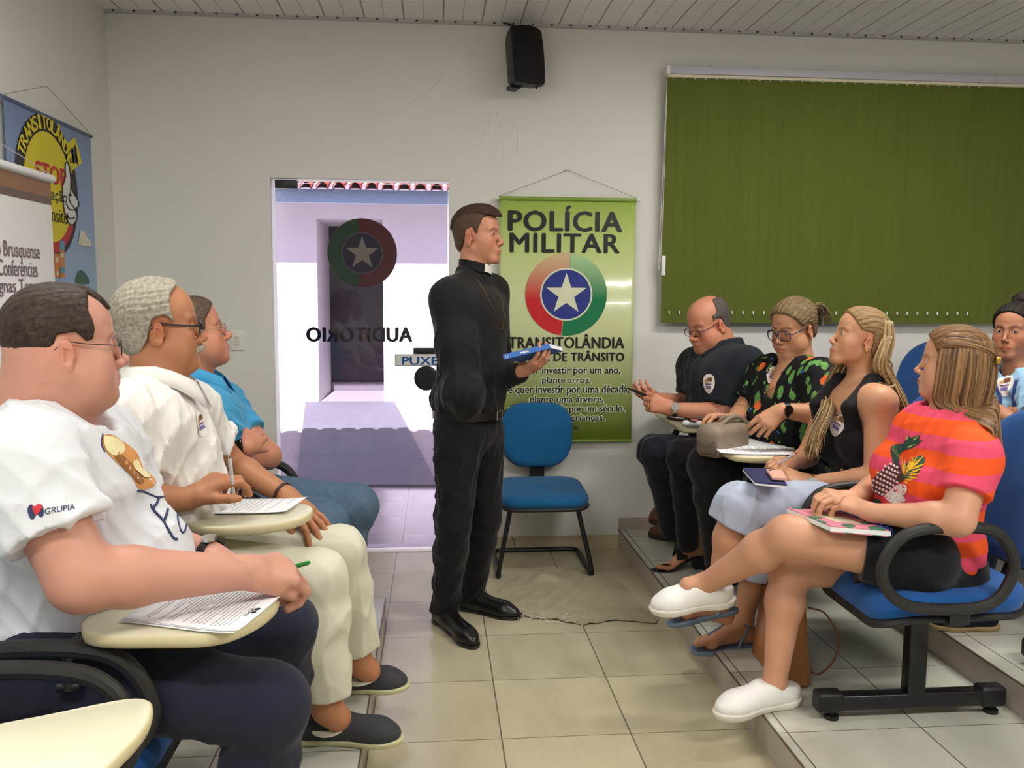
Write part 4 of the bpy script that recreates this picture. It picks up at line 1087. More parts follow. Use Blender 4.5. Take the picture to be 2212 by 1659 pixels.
def shoe(kind, ankle, toe, m_up, m_sole, parent, width=.048, h=.062, up=(0, 0, 1), sole_t=.022, L=None, name='shoe', open_=True, collar=.05, pointed=False):
    """closed shoe as an SDF: ankle joint above the heel, toe = front of the sole at ground level"""
    a = npv(ankle); t = npv(toe); u = npv(up)/np.linalg.norm(npv(up)); f = t-a; f = f-u*(f@u); L = np.linalg.norm(f); f /= L; s = np.cross(u, f)
    g = t  # ground height reference
    base = a-u*((a-t)@u)   # ground point under the ankle
    R = np.stack([s, f, u], 1); S = Sdf(); b = base+u*sole_t
    heel = b-f*.045
    S.ell(heel+u*.030, (width*.74, .050, .048), R, .03)
    S.cap(heel+u*.012, b+f*(L-.075)+u*.012, width*.62, width*.80, .03)
    tb = b+f*(L-.070)
    S.ell(tb+u*.010, (width*(.86 if pointed else .98), .075 if pointed else .068, .034), R, .03)
    S.cap(b+f*.035+u*h*.62, tb+u*.018, .034, .020, .035)
    S.ell(b+f*.01+u*.035, (width*.72, .07, .045), R, .03)
    S.cut(b-u*.002, -u, .003)
    if open_:
        S.cap(a-u*.012, a+u*.10+f*.004, .033, .045, .012, 's'); S.cut(b+u*collar+f*0, u*.97-f*.20 if kind in ('loafer', 'slip') else u*.98-f*.14, .006)
    o = mesh_sdf(name, S, m_up, parent, .0032)
    T_ = Sdf(); T_.cap(heel+u*.0, b+f*(L-.072), width*.70, width*.90, .03); T_.ell(tb, (width*(.93 if pointed else 1.06), .082 if pointed else .076, .05), R, .02); T_.ell(heel, (width*.82, .057, .05), R, .02)
    T_.cut(b-u*.0005, u, .003); T_.cut(b-u*sole_t*.98, -u, .004)
    mesh_sdf('sole', T_, m_sole, o, .0032)
    return o
def swept_band(name, pts, half, normals, m, parent, thick=.0025, closed=False):
    """a strap: ribbon along pts; half = half width vectors"""
    bm = bmesh.new(); V_ = []
    for p, hw, nn in zip(pts, half, normals):
        p = Vector(p); hw = Vector(hw); nn = Vector(nn)*thick
        V_.append([bm.verts.new(p-hw), bm.verts.new(p+hw), bm.verts.new(p+hw+nn), bm.verts.new(p-hw+nn)])
    n = len(V_)
    for i in range(n if closed else n-1):
        A = V_[i]; B = V_[(i+1) % n]
        for k in range(4): bm.faces.new((A[k], A[(k+1) % 4], B[(k+1) % 4], B[k]))
    if not closed: bm.faces.new(V_[0]); bm.faces.new(V_[-1])
    mb = MB(); mb.bm.free(); mb.bm = bm; return mb.done(name, m, parent)
def cuffband(name, c, axis, r, w, m, parent, squash=1.0, up=None, thick=.003, n=28):
    """ring around a limb"""
    c = Vector(npv(c)); ax_ = Vector(npv(axis)).normalized(); u = Vector(npv(up)) if up is not None else ax_.orthogonal(); u = (u-ax_*u.dot(ax_)).normalized(); v = ax_.cross(u)
    P, H, N_ = [], [], []
    for i in range(n):
        a = 2*PI*i/n; d = u*math.cos(a)+v*math.sin(a)*squash; P.append(c+d*r); H.append(ax_*w/2); N_.append(d)
    return swept_band(name, P, H, N_, m, parent, thick, True)
def glasses(h, m, parent, rimless=False, rw=.026, rh=.018, th=.0014, tilt=0, temple=None, drop=0, lens=True):
    """spectacles sitting on the nose, as a child of the person"""
    g = empty('glasses', Vector(h.W(0, .105, .0))); set_parent(g, parent)
    y0 = .1025; z0 = .000-drop
    W = lambda x, y, z: Vector(h.W(x, y, z))
    for q in (-1, 1):
        cx = q*.0325; pts = []
        for (a, b) in rounded(0, 0, rw*2, rh*2, min(rw, rh)*.72, 5): pts.append(W(cx+a, y0-abs(cx+a)*.16+.006, z0+b))
        if not rimless: MB().tube(pts, th, 6, closed=True).done('rim', m, g)
        else: MB().tube(pts[:len(pts)//2+2], th*.6, 6).done('rim', m, g)
        if lens:
            o = flat([pts], 'lens', M_lens, g)
        MB().tube([W(q*.057, y0-.004, z0+.006), W(q*.071*h.w, y0-.018, z0+.007), W(q*.077*h.w, .03, z0+.012), W(q*.078*h.w, -.004, z0+.018), W(q*.079*h.w, -.024, z0+.002)], [th*1.2]*3+[th]*2, 6).done('temple', temple or m, g)
    MB().tube([W(-.008, y0+.004, z0+.004), W(0, y0+.008, z0+.006), W(.008, y0+.004, z0+.004)], th, 6).done('bridge', m, g)
    return g
def lens_mat():
    t = NT('spectacle_lens'); tr = t.n('ShaderNodeBsdfTransparent'); tr.inputs[0].default_value = (.93, .94, .93, 1); gl = t.n('ShaderNodeBsdfGlossy'); gl.inputs['Roughness'].default_value = .02
    mx = t.n('ShaderNodeMixShader'); mx.inputs[0].default_value = .07; t.l(tr.outputs[0], mx.inputs[1]); t.l(gl.outputs[0], mx.inputs[2]); t.l(mx.outputs[0], t.t.nodes['Material Output'].inputs[0]); return t.m
M_lens = lens_mat()
def collar(name, c, up, fwd, rx, ry, hgt, fall, m, parent, gap=.5, point=.05, thick=.0022, rise=.006, ndrop=.0):
    """folded shirt collar round the neck: stand rises by hgt, leaf falls outward by fall; open at the front by gap rad"""
    F = frame(fwd, up); c = npv(c); n = 40; bm = bmesh.new(); rows = []
    for i in range(n+1):
        a = PI/2+gap/2+(2*PI-gap)*i/n
        e = min(i, n-i)/n   # 0 at the front edges
        fr = max(0, 1-e/.14)
        d = F[:, 0]*math.cos(a)*rx+F[:, 1]*math.sin(a)*ry; dn = d/np.linalg.norm(d); lowf = ndrop*max(0, math.sin(a))
        u = F[:, 2]
        top = c+d+u*(hgt*(1-.35*fr)+rise*0-lowf)
        base = c+d*1.0-u*(.012+lowf)
        out1 = top+dn*.008-u*.004
        out2 = c+d*1.06+dn*(.016+.012*fr)-u*(fall-hgt*.0+point*fr+lowf)+F[:, 1]*.010*fr
        rows.append([bm.verts.new(Vector(p)) for p in (base, top, out1, (out1+out2)/2+dn*.002, out2)])
    for A, B in zip(rows, rows[1:]):
        for k in range(4): bm.faces.new((A[k], B[k], B[k+1], A[k+1]))
    mb = MB(); mb.bm.free(); mb.bm = bm; o = mb.done(name, m, parent, fix=True, angle=None)
    o.modifiers.new('thickness', 'SOLIDIFY').thickness = thick; return o
def project(bm, bvh, d, off=.0015, maxd=1.0, back=.25):
    """drop a flat bmesh on a surface along direction d"""
    d = Vector(d).normalized(); dead = []
    for v in bm.verts:
        h = bvh.ray_cast(v.co-d*back, d, maxd)
        if h[0] is None: dead.append(v)
        else: v.co = h[0]-d*off
    bmesh.ops.delete(bm, geom=dead, context='VERTS')
    return bm
def gridcut(bm, step=.012):
    for ax_ in range(3):
        n = Vector((0, 0, 0)); n[ax_] = 1
        vs = [v.co[ax_] for v in bm.verts]; lo, hi = min(vs), max(vs)
        if hi-lo < step*.5: continue
        q = lo+step
        while q < hi:
            g = list(bm.verts)+list(bm.edges)+list(bm.faces); co = Vector((0, 0, 0)); co[ax_] = q
            bmesh.ops.bisect_plane(bm, geom=g, plane_co=co, plane_no=n); q += step
def decal(polys, name, m, parent, bvh, d, off=.0015, step=.012):
    bm = bmesh.new()
    for p in polys:
        vs = [bm.verts.new(Vector(q)) for q in p]
        if len(vs) > 2: bm.faces.new(vs)
    bmesh.ops.triangulate(bm, faces=bm.faces); gridcut(bm, step); project(bm, bvh, d, off)
    me = bpy.data.meshes.new(name); bm.to_mesh(me); bm.free(); return link(name, me, m, parent, smooth=True)
def decal_text(s, name, m, parent, bvh, d, O, U, V, w, h, bold=0, shear=0, off=.0016):
    bm = fit(text_bm(s, 0, shear=shear), w, h); U = Vector(U); V = Vector(V); O = Vector(O)
    for v in bm.verts: v.co = O+U*v.co.x+V*v.co.y
    bmesh.ops.triangulate(bm, faces=bm.faces); gridcut(bm, .02); project(bm, bvh, d, off)
    me = bpy.data.meshes.new(name); bm.to_mesh(me); bm.free(); return link(name, me, m, parent, smooth=False)
def stroke(pts, name, m, parent, bvh, d, r=.002, off=.0005, n=6, rs=None):
    P = spline([Vector(p) for p in pts], n); d = Vector(d).normalized(); Q = []
    for p in P:
        h = bvh.ray_cast(p-d*.15, d, .4)
        if h[0] is not None: Q.append(h[0]-d*off)
    if len(Q) < 3: return None
    return MB().tube(Q, r, 5).done(name, m, parent)
def sleeve(T_, a, e, frac, r0, r1, k=.05, over=.03, hollow=False):
    a = npv(a); e = npv(e); d = un(e-a); c = a+(e-a)*frac; G = Sdf(); G.cap(a, c+d*over, r0, r1, .02)
    R = frame(d, (0, 0, 1) if abs(d[2]) < .9 else (1, 0, 0)); G.box(c+d*.20, (.3, .20, .3), R, .001, .003, 's')
    if hollow: G.cap(c-d*.012, c+d*.03, r1-.008, r1-.004, .003, 's')
    T_.grp(G, k)
def un(v): v = npv(v); return v/np.linalg.norm(v)
def person(loc, label):
    return empty('person', Vector(npv(loc)), label, 'person')
def skin_colour(heads=(), nails=(), brow=None, extra=None, nailcol=(.95, .8, .78)):
    def f(v):
        C = np.ones((len(v), 3))
        for h in heads:
            C = h.colour(v, C)
            if brow: C = h.brows(v, C, *brow)
        for p, n in nails:
            g = np.clip(1-((v-(p+n*.006))**2).sum(1)/.0055**2, 0, 1)**.5
            for i in range(3): C[:, i] = C[:, i]*(1-g*.8)+nailcol[i]*g*.8
        if extra: C = extra(v, C)
        return C
    return f
def hbox(h, res, pad=.0):
    k = h.k; c = h.c; return (c-np.array([.125, .125, .13])*k*1.02-pad, c+np.array([.125, .125, .15])*k*1.02+pad, res)
def ball(c, r, res): c = npv(c); return (c-r, c+r, res)
# ------------------------------------------------------------------ people
DBG = []
def J(x, y, d): return npv(at(x, y, d))
def un2(v): v = np.array(v, float); return v/np.linalg.norm(v)
def dist(a, b): return float(np.linalg.norm(np.array(a)-np.array(b)))
def un(v): v = npv(v); return v/np.linalg.norm(v)
def trim(S, c, d, r=.095, ln=.055, hollow=0, depth=.025):
    """cut a sleeve or trouser leg square at c; d points out of the opening"""
    d = un(d); R = frame(d, (0, 0, 1) if abs(d[2]) < .9 else (1, 0, 0))
    S.box(c+d*ln, (r, ln, r), R, .002, .004, 's')
    if hollow: S.cap(c-d*depth, c+d*.02, hollow, hollow, .003, 's')
def torso(S, P, C, N, SR, SL, fwd, hip=(.17, .13), belly=(.16, .14, .0), chest=(.17, .12), sh=.06, neck=.055, k=.06, bust=0):
    P, C, N, SR, SL = map(npv, (P, C, N, SR, SL)); up = un(C-P); F = frame(un(fwd), up)
    # keep "up" along the spine
    f = un(npv(fwd)-up*(npv(fwd)@up)); F = np.stack([np.cross(f, up), f, up], 1)
    S.ell(P, (hip[0], hip[1], .13), F, k); m = P*.5+C*.5
    S.ell(m+f*belly[2], (belly[0], belly[1], dist(P, C)*.62), F, k)
    S.ell(C, (chest[0], chest[1], .17), F, k)
    S.cap(C+up*.07-F[:, 0]*chest[0]*.5, C+up*.07+F[:, 0]*chest[0]*.5, chest[1]*.75, chest[1]*.75, k)
    S.cap(SR, SL, sh, sh, k*.7); S.cap(N, SR, neck*.8, sh*.9, k*.7); S.cap(N, SL, neck*.8, sh*.9, k*.7)
    if bust:
        for q in (-1, 1): S.sph(C+f*(chest[1]*.72)+F[:, 0]*q*.078-up*.035, bust, .035)
    return F
def skin_core(S, P, C, N, SR, SL, h, F, r=.10, neck=.056):
    S.cap(P, C, r, r, .05); S.cap(C, N, r*.8, neck, .05); S.cap(SR, SL, .045, .045, .04)
    S.cap(N, h.W(0, -.018, -.055), neck*1.04, neck*.96, .03)
def arm(S, sh, el, wr, r=(.048, .042, .041, .027), k=.02):
    sh, el, wr = map(npv, (sh, el, wr)); DBG.append(('arm %.2f %.2f' % (dist(sh, el), dist(el, wr))))
    S.cap(sh, el, r[0], r[1], k); b = el+(wr-el)*.28; S.cap(el, b, r[1]*.95, r[2], k); S.cap(b, wr, r[2], r[3], k)
def leg(S, hip, kn, an, r=(.08, .060, .056, .038), k=.03):
    hip, kn, an = map(npv, (hip, kn, an)); DBG.append(('leg %.2f %.2f kneeZ %.2f ankleZ %.2f' % (dist(hip, kn), dist(kn, an), kn[2], an[2])))
    S.cap(hip, kn, r[0], r[1], k); b = kn+(an-kn)*.3; S.cap(kn, b, r[1]*.93, r[2], k); S.cap(b, an, r[2], r[3], k)
def badge(px, py, bvh, parent, r=.028, tilt=.15):
    """oval paper sticker worn on a garment, laid flat on the cloth seen near (px, py)"""
    d0 = Vector(ray(px, py)).normalized(); p, n = bvh.ray_cast(Vector(CAM)+d0*.8, d0, 6)[:2]
    if p is None: return None
    if n.dot(d0) > 0: n = -n
    m_ = Vector((0, 0, 0))
    for dx, dy in ((0, 0), (10, 0), (-10, 0), (0, 12), (0, -12)):
        d1 = Vector(ray(px+dx, py+dy)).normalized(); q = bvh.ray_cast(Vector(CAM)+d1*.8, d1, 6)
        if q[0] is not None and (q[0]-p).length < .08: m_ += q[1] if q[1].dot(d1) < 0 else -q[1]
    n = m_.normalized() if m_.length > .1 else n
    d = -n; U = d.cross(Vector((0, 0, 1))).normalized(); V0 = U.cross(d); V0 = V0 if V0.z > 0 else -V0
    U2 = U*math.cos(tilt)+V0*math.sin(tilt); V_ = V0*math.cos(tilt)-U*math.sin(tilt); U = U2; c = p+n*.03
    def dec(pts, nm, m, par, off):
        bm = bmesh.new(); bm.faces.new([bm.verts.new(q) for q in pts]); bmesh.ops.triangulate(bm, faces=bm.faces); gridcut(bm, .009); project(bm, bvh, d, off, .12, .03)
        me = bpy.data.meshes.new(nm); bm.to_mesh(me); bm.free(); return link(nm, me, m, par)
    o = dec([c+U*r*math.cos(a)*(1+.12*math.sin(a))+V_*r*1.3*math.sin(a) for a in [2*PI*i/28 for i in range(28)]], 'name_sticker', mat('sticker_paper', srgb(236, 230, 226), .6, .3), parent, .0018)
    def E_(a, b, w, h_, m, off): dec([c+U*(a-w)+V_*(b-h_), c+U*(a+w)+V_*(b-h_*.8), c+U*(a+w)+V_*(b+h_), c+U*(a-w)+V_*(b+h_*.8)], 'sticker_print', m, o, off)
    E_(r*.2, r*.55, r*.42, r*.28, mat('sticker_brown', srgb(128, 76, 52), .6), .0025); E_(-r*.35, r*.35, r*.25, r*.2, mat('sticker_gold', srgb(196, 150, 92), .6), .0028)
    E_(0, -.05*r, r*.5, r*.10, mat('sticker_violet', srgb(116, 84, 132), .6), .0025); E_(0, -r*.45, r*.45, r*.2, mat('sticker_blue', srgb(120, 110, 176), .6), .0025)
    return o
def watch(c, axis, r, m_strap, m_face, parent, up, size=.018, squash=.8, w=.018, square=False):
    t = cuffband('watch_strap', c, axis, r, w, m_strap, parent, squash, up, .0022)
    c = npv(c); u = un(up); u = un(u-un(axis)*(u@un(axis))); f = c+u*(r+.002)
    if square: MB().box(Vector(f+u*.004), (size*2, size*2, .010), Matrix(np.stack([un(axis), np.cross(u, un(axis)), u], 1).tolist()), .004).done('watch_case', m_face, t)
    else: MB().tube([Vector(f), Vector(f+u*.008)], size, 24).done('watch_case', m_face, t)
    return t
def cloth_mat(name, c, rough=.8, stripes=None, bump=.3):
    t = NT(name); v = t.obj(); n = t.noise(v, 7, 3)
    col = t.mix(t.math('MULTIPLY', n, .5), c, tuple(x*.88 for x in c)); t.base(col); t.r(rough, .25); t.b.inputs['Sheen Weight'].default_value = .1
    t.bump(t.math('ADD', t.math('MULTIPLY', t.noise(v, 500, 2), .15), t.noise(t.scale(v, (1, 1, 1)), 16, 3, .5, .8)), bump, .006); return t.m
def pen(a, b, r, m, name, label, cat='pen', tip=None, extra=None):
    a = Vector(npv(a)); b = Vector(npv(b)); t = empty(name, a, label, cat)
    MB().tube([a, a+(b-a)*.04, a+(b-a)*.86, b-(b-a)*.06, b], [r*.7, r, r, r*.55, r*.2], 12).done('barrel', m, t)
    if tip: MB().tube([a-(b-a)*.06, a+(b-a)*.02], [r*.55, r*.6], 10).done('clicker', tip, t)
    if tip: MB().tube([a+(b-a)*.05+Vector((0, 0, r*1.2)), a+(b-a)*.30+Vector((0, 0, r*1.4))], r*.25, 6).done('clip', tip, t)
    return t
SK1 = skin_mat('rosy_skin', srgb(202, 148, 128)); SK2 = skin_mat('tanned_skin', srgb(186, 128, 92)); SK3 = skin_mat('ruddy_skin', srgb(198, 136, 108))
SKP = skin_mat('priest_skin', srgb(196, 138, 110)); SK4 = skin_mat('sunburnt_skin', srgb(202, 138, 110)); SKW1 = skin_mat('light_skin', srgb(206, 154, 124)); SKW2 = skin_mat('fair_skin', srgb(204, 152, 118))
SKW3 = skin_mat('warm_skin', srgb(194, 142, 108)); SKW5 = skin_mat('olive_skin', srgb(178, 122, 92))
POLY_SHORT = [(.078, .070), (.10, .13), (0, .22), (-.2, .12), (-.14, -.05), (-.085, -.075), (-.055, -.062), (-.030, -.022), (-.014, .026), (.018, .036), (.030, .010), (.038, .012), (.044, .045), (.058, .055)]
# ================================================================= man in the white T-shirt (left front)
def man1():
    h = Head(J(134, 752, 1.70), (.84, .48, .0), size=.99, fat=1.5, jaw=1.12, wide=1.06, nose=1.1, lid=.0026)
    P, C, N = J(75, 1350, 1.79), J(115, 1085, 1.75), J(88, 905, 1.71); SR, SL = J(48, 1005, 1.50), J(215, 960, 1.93)
    fwd = (.96, .20, -.05); ER, WR = J(178, 1250, 1.49), J(525, 1236, 1.66); EL, WL = J(335, 1170, 2.02), J(452, 1196, 1.93)
    root = person((P[0], P[1], HP), 'heavyset man with glasses in a white printed T-shirt and navy trousers, front left')
    S = Sdf(); h.sdf(S); F = frame(fwd, (0, 0, 1)); skin_core(S, P, C, N, SR, SL, h, F, .12, .074)
    S.cap(N, h.W(0, -.03, -.02), .080, .070, .03); S.cap(N+F[:, 1]*.02, h.W(0, .03, -.08), .07, .045, .03)
    arm(S, SR, ER, WR, (.060, .057, .052, .033)); arm(S, SL, EL, WL, (.055, .05, .044, .03))
    hr = J(618, 1230, 1.73); tips = hand(S, WR, hr, un(_u*.75-_f*.65), +1, 1.12, ((35, 62, 40), (40, 65, 40), (45, 65, 40), (50, 65, 40)), (18, 20, 30), 4, rad=1.1)
    hand(S, WL, J(520, 1235, 1.86), (0, 0, 1), -1, 1.0, ((25, 30, 20),)*4, (30, 10, 10), 5)
    mesh_sdf('body', S, SK1, root, .0055, [hbox(h, .0021), ball(WR+(hr-WR)*1.2, .105, .0024)], skin_colour([h], tips, (srgb(70, 52, 44), .5)))
    h.eyes(root, (.1, 1, -.45), M_irisb)
    T_ = Sdf(); torso(T_, P, C, N, SR, SL, fwd, (.185, .17), (.185, .180, .075), (.19, .165), .075, .09, .07)
    T_.ell(P*.62+C*.38+un(fwd)*.115, (.155, .18, .185), frame(fwd, (0, 0, 1)), .06)
    sleeve(T_, SR, ER, .60, .086, .092, .05, .05); sleeve(T_, SL, EL, .55, .08, .084, .05)
    T_.fn(folds(11, .0050, 17, (1, 1, .7)))
    T_.cap(N-F[:, 2]*.005+F[:, 1]*.01, h.W(0, -.01, .02), .090, .085, .02, 's'); T_.cap(N+F[:, 1]*.05-F[:, 2]*.01, N+F[:, 1]*.10+F[:, 2]*.08, .075, .08, .02, 's'); T_.cut(P+np.array([0, 0, -.045]), (0, 0, -1), .01)
    sh = mesh_sdf('t_shirt', T_, cloth_mat('white_cotton', srgb(226, 229, 236), .85), root, .0055)
    L_ = Sdf(); HR, HL = J(95, 1440, 1.66), J(120, 1420, 1.92); KR, KL = J(578, 1522, 1.70), J(612, 1352, 2.03); AR, AL = J(520, 1905, 1.80), J(585, 1700, 2.12)
    L_.ell(P+np.array([0, 0, -.075]), (.18, .20, .105), None, .06)
    leg(L_, HR, KR, AR, (.094, .080, .072, .060)); leg(L_, HL, KL, AL, (.098, .078, .070, .058)); L_.fn(folds(5, .006, 13, (1, .6, .8))); L_.cut((0, 0, HP+.045), (0, 0, -1))
    tr = mesh_sdf('trousers', L_, cloth_mat('navy_trousers', srgb(34, 37, 54), .9), root, .0065)
    MB().tube([Vector(P+np.array([0, 0, -.03]))+Vector((.17*math.cos(a), .19*math.sin(a), 0)) for a in [2*PI*i/40 for i in range(40)]], .014, 8, closed=True).done('belt', mat('black_leather', srgb(22, 20, 20), .4), root)
    for an, kn in ((AR, KR), (AL, KL)):
        b = np.array([an[0], an[1], HP+.085]); shoe('loafer', b, (an[0]+.19, an[1]+.03, HP+.001), mat('black_leather', srgb(22, 20, 20), .4), M_rubber, root, collar=.055)
    hm = hair_mat('dark_brown_short_hair', srgb(40, 31, 27), srgb(78, 64, 55), (30, 30, 30), sc=3)
    hair_cap(h, [(.040, .076), (.045, .108), (.058, .140), (0, .22), (-.2, .12), (-.15, -.07), (-.095, -.085), (-.050, -.066), (-.034, -.028), (-.018, .030), (.014, .036), (.034, .016), (.046, .020), (.050, .040), (.046, .062)], hm, root, thick=.0062, res=.0026, wave=.0005)
    hair_cap(h, [(.060, .090), (.080, .078), (.108, .070), (.112, .13), (.04, .15), (.03, .125)], hm, root, thick=.0075, res=.0026, wave=.0005, xcut=lambda S_, hh: S_.cap(hh.W(0.004, .03, .13), hh.W(0.004, .10, .075), .032, .026, .006, 'i'))
    glasses(h, mat('dark_wire', srgb(60, 50, 44), .35, .6, .6), root, rw=.024, rh=.015, th=.0009, rimless=False)
    bv = bvh_of(sh); ink = mat('navy_print', srgb(52, 60, 96), .8)
    vd = -ray(390, 1120)   # prints lie on the chest
    dn = Vector((-.75, .66, 0))
    def q(x, y, d=1.35): return at(x, y, d)
    def vdec(polys, nm, m_, off=.0015, step=.007):
        bm = bmesh.new()
        for p in polys:
            vs = [bm.verts.new(q(x, y)) for x, y in p]; bm.faces.new(vs)
        bmesh.ops.triangulate(bm, faces=bm.faces); gridcut(bm, step)
        return finish(bm, nm, m_, off)
    def finish(bm, nm, m_, off):
        dead = []
        cv = Vector(CAM)
        for v in bm.verts:
            d = (v.co-cv).normalized(); r_ = bv.ray_cast(v.co-d*.05, d, 1.2)
            if r_[0] is None: dead.append(v)
            else: v.co = r_[0]+r_[1]*off if r_[1].dot(d) < 0 else r_[0]-d*off
        bmesh.ops.delete(bm, geom=dead, context='VERTS'); me = bpy.data.meshes.new(nm); bm.to_mesh(me); bm.free(); return link(nm, me, m_, sh)
    def vline(pts, nm, m_, r=.0022):
        out = []; cv = Vector(CAM)
        for p in spline([q(x, y) for x, y in pts], 6):
            d = (p-cv).normalized(); r_ = bv.ray_cast(p-d*.05, d, 1.2)
            if r_[0] is not None: out.append(r_[0]+r_[1]*.0004)
        if len(out) > 2: MB().tube(out, r, 6).done(nm, m_, sh)
    def cv_(p): v = spline([Vector((x, y, 0)) for x, y in p], 4, True); return [(a.x, a.y) for a in v]
    vdec([cv_([(220, 945), (236, 938), (262, 952), (292, 975), (302, 995), (308, 1010), (316, 1018), (334, 1035), (334, 1048), (318, 1056), (300, 1056), (290, 1040), (276, 1020), (252, 1000), (228, 975), (220, 958)])], 'painted_picture', mat('painted_orange', srgb(214, 150, 84), .8, nz=.12, nscale=60))
    vdec([cv_([(222, 946), (240, 944), (262, 956), (266, 976), (246, 984), (228, 972)])], 'painted_picture', mat('painted_cream', srgb(238, 226, 176), .8), .003)
    vdec([cv_([(246, 986), (262, 984), (282, 1004), (296, 1024), (310, 1040), (300, 1044), (284, 1030), (262, 1008)])], 'painted_picture', mat('painted_brown', srgb(146, 96, 48), .8), .003)
    vdec([cv_([(284, 998), (296, 998), (300, 1010), (310, 1018), (322, 1030), (308, 1032), (296, 1022), (286, 1012)])], 'painted_picture', mat('painted_cream', srgb(238, 226, 176), .8), .0045)
    vline([(222, 938), (219, 950), (220, 964), (226, 976)], 'print_stroke', ink, .0016); vline([(296, 1060), (310, 1062), (324, 1068), (340, 1074), (356, 1072), (366, 1062), (366, 1052), (360, 1046)], 'print_stroke', ink, .0022)
    vline([(343, 1073), (338, 1088), (331, 1100), (350, 1122), (362, 1142), (374, 1162), (382, 1165)], 'print_letter', ink, .0030); vline([(325, 1090), (330, 1100)], 'print_letter', ink, .003); vline([(362, 1100), (358, 1115), (353, 1128)], 'print_letter', ink, .003)
    vline([(392, 1106), (384, 1108), (384, 1124), (390, 1146), (396, 1150), (402, 1136), (398, 1118), (394, 1106), (402, 1124), (408, 1134)], 'print_letter', ink, .0024)
    vline([(386, 1086), (396, 1102), (404, 1118)], 'print_letter', ink, .002); vline([(392, 1080), (400, 1092), (410, 1122)], 'print_letter', ink, .002); vline([(398, 1092), (404, 1096), (412, 1112)], 'print_letter', ink, .002)
    # sleeve logo
    bm = fit(text_bm('GRUPIA'), 1, 1)
    src = bm.copy(); 
    for v in bm.verts:
        x = 97+v.co.x*65; y = 1111-(v.co.x*10)-v.co.y*13+(v.co.x*0); v.co = q(x, y, 1.2)
    bmesh.ops.triangulate(bm, faces=bm.faces); gridcut(bm, .02); finish(bm, 'lettering', ink, .0012); src.free()
    vdec([cv_([(60, 1098), (66, 1090), (74, 1094), (78, 1108), (74, 1120), (68, 1122), (62, 1112)])], 'logo_figure', ink, .0012); vdec([cv_([(84, 1090), (92, 1092), (95, 1104), (92, 1116), (84, 1114), (82, 1102)])], 'logo_figure', ink, .0012)
    vdec([cv_([(70, 1092), (76, 1094), (84, 1088), (92, 1096), (84, 1108), (78, 1112), (72, 1102)])], 'logo_heart', mat('logo_red', srgb(206, 48, 60), .7), .0018)
    watch(WL+(EL-WL)*-.02, WL-EL, .031, mat('black_leather', srgb(22, 20, 20), .4), M_chrome, root, (.3, -.3, .9), .017, 1, .022)
    pen(J(668, 1215, 1.72), J(580, 1240, 1.80), .0045, mat('green_plastic', srgb(20, 130, 50), .3), 'pen', 'green pen in the right hand of the man in the white T-shirt')
man1()
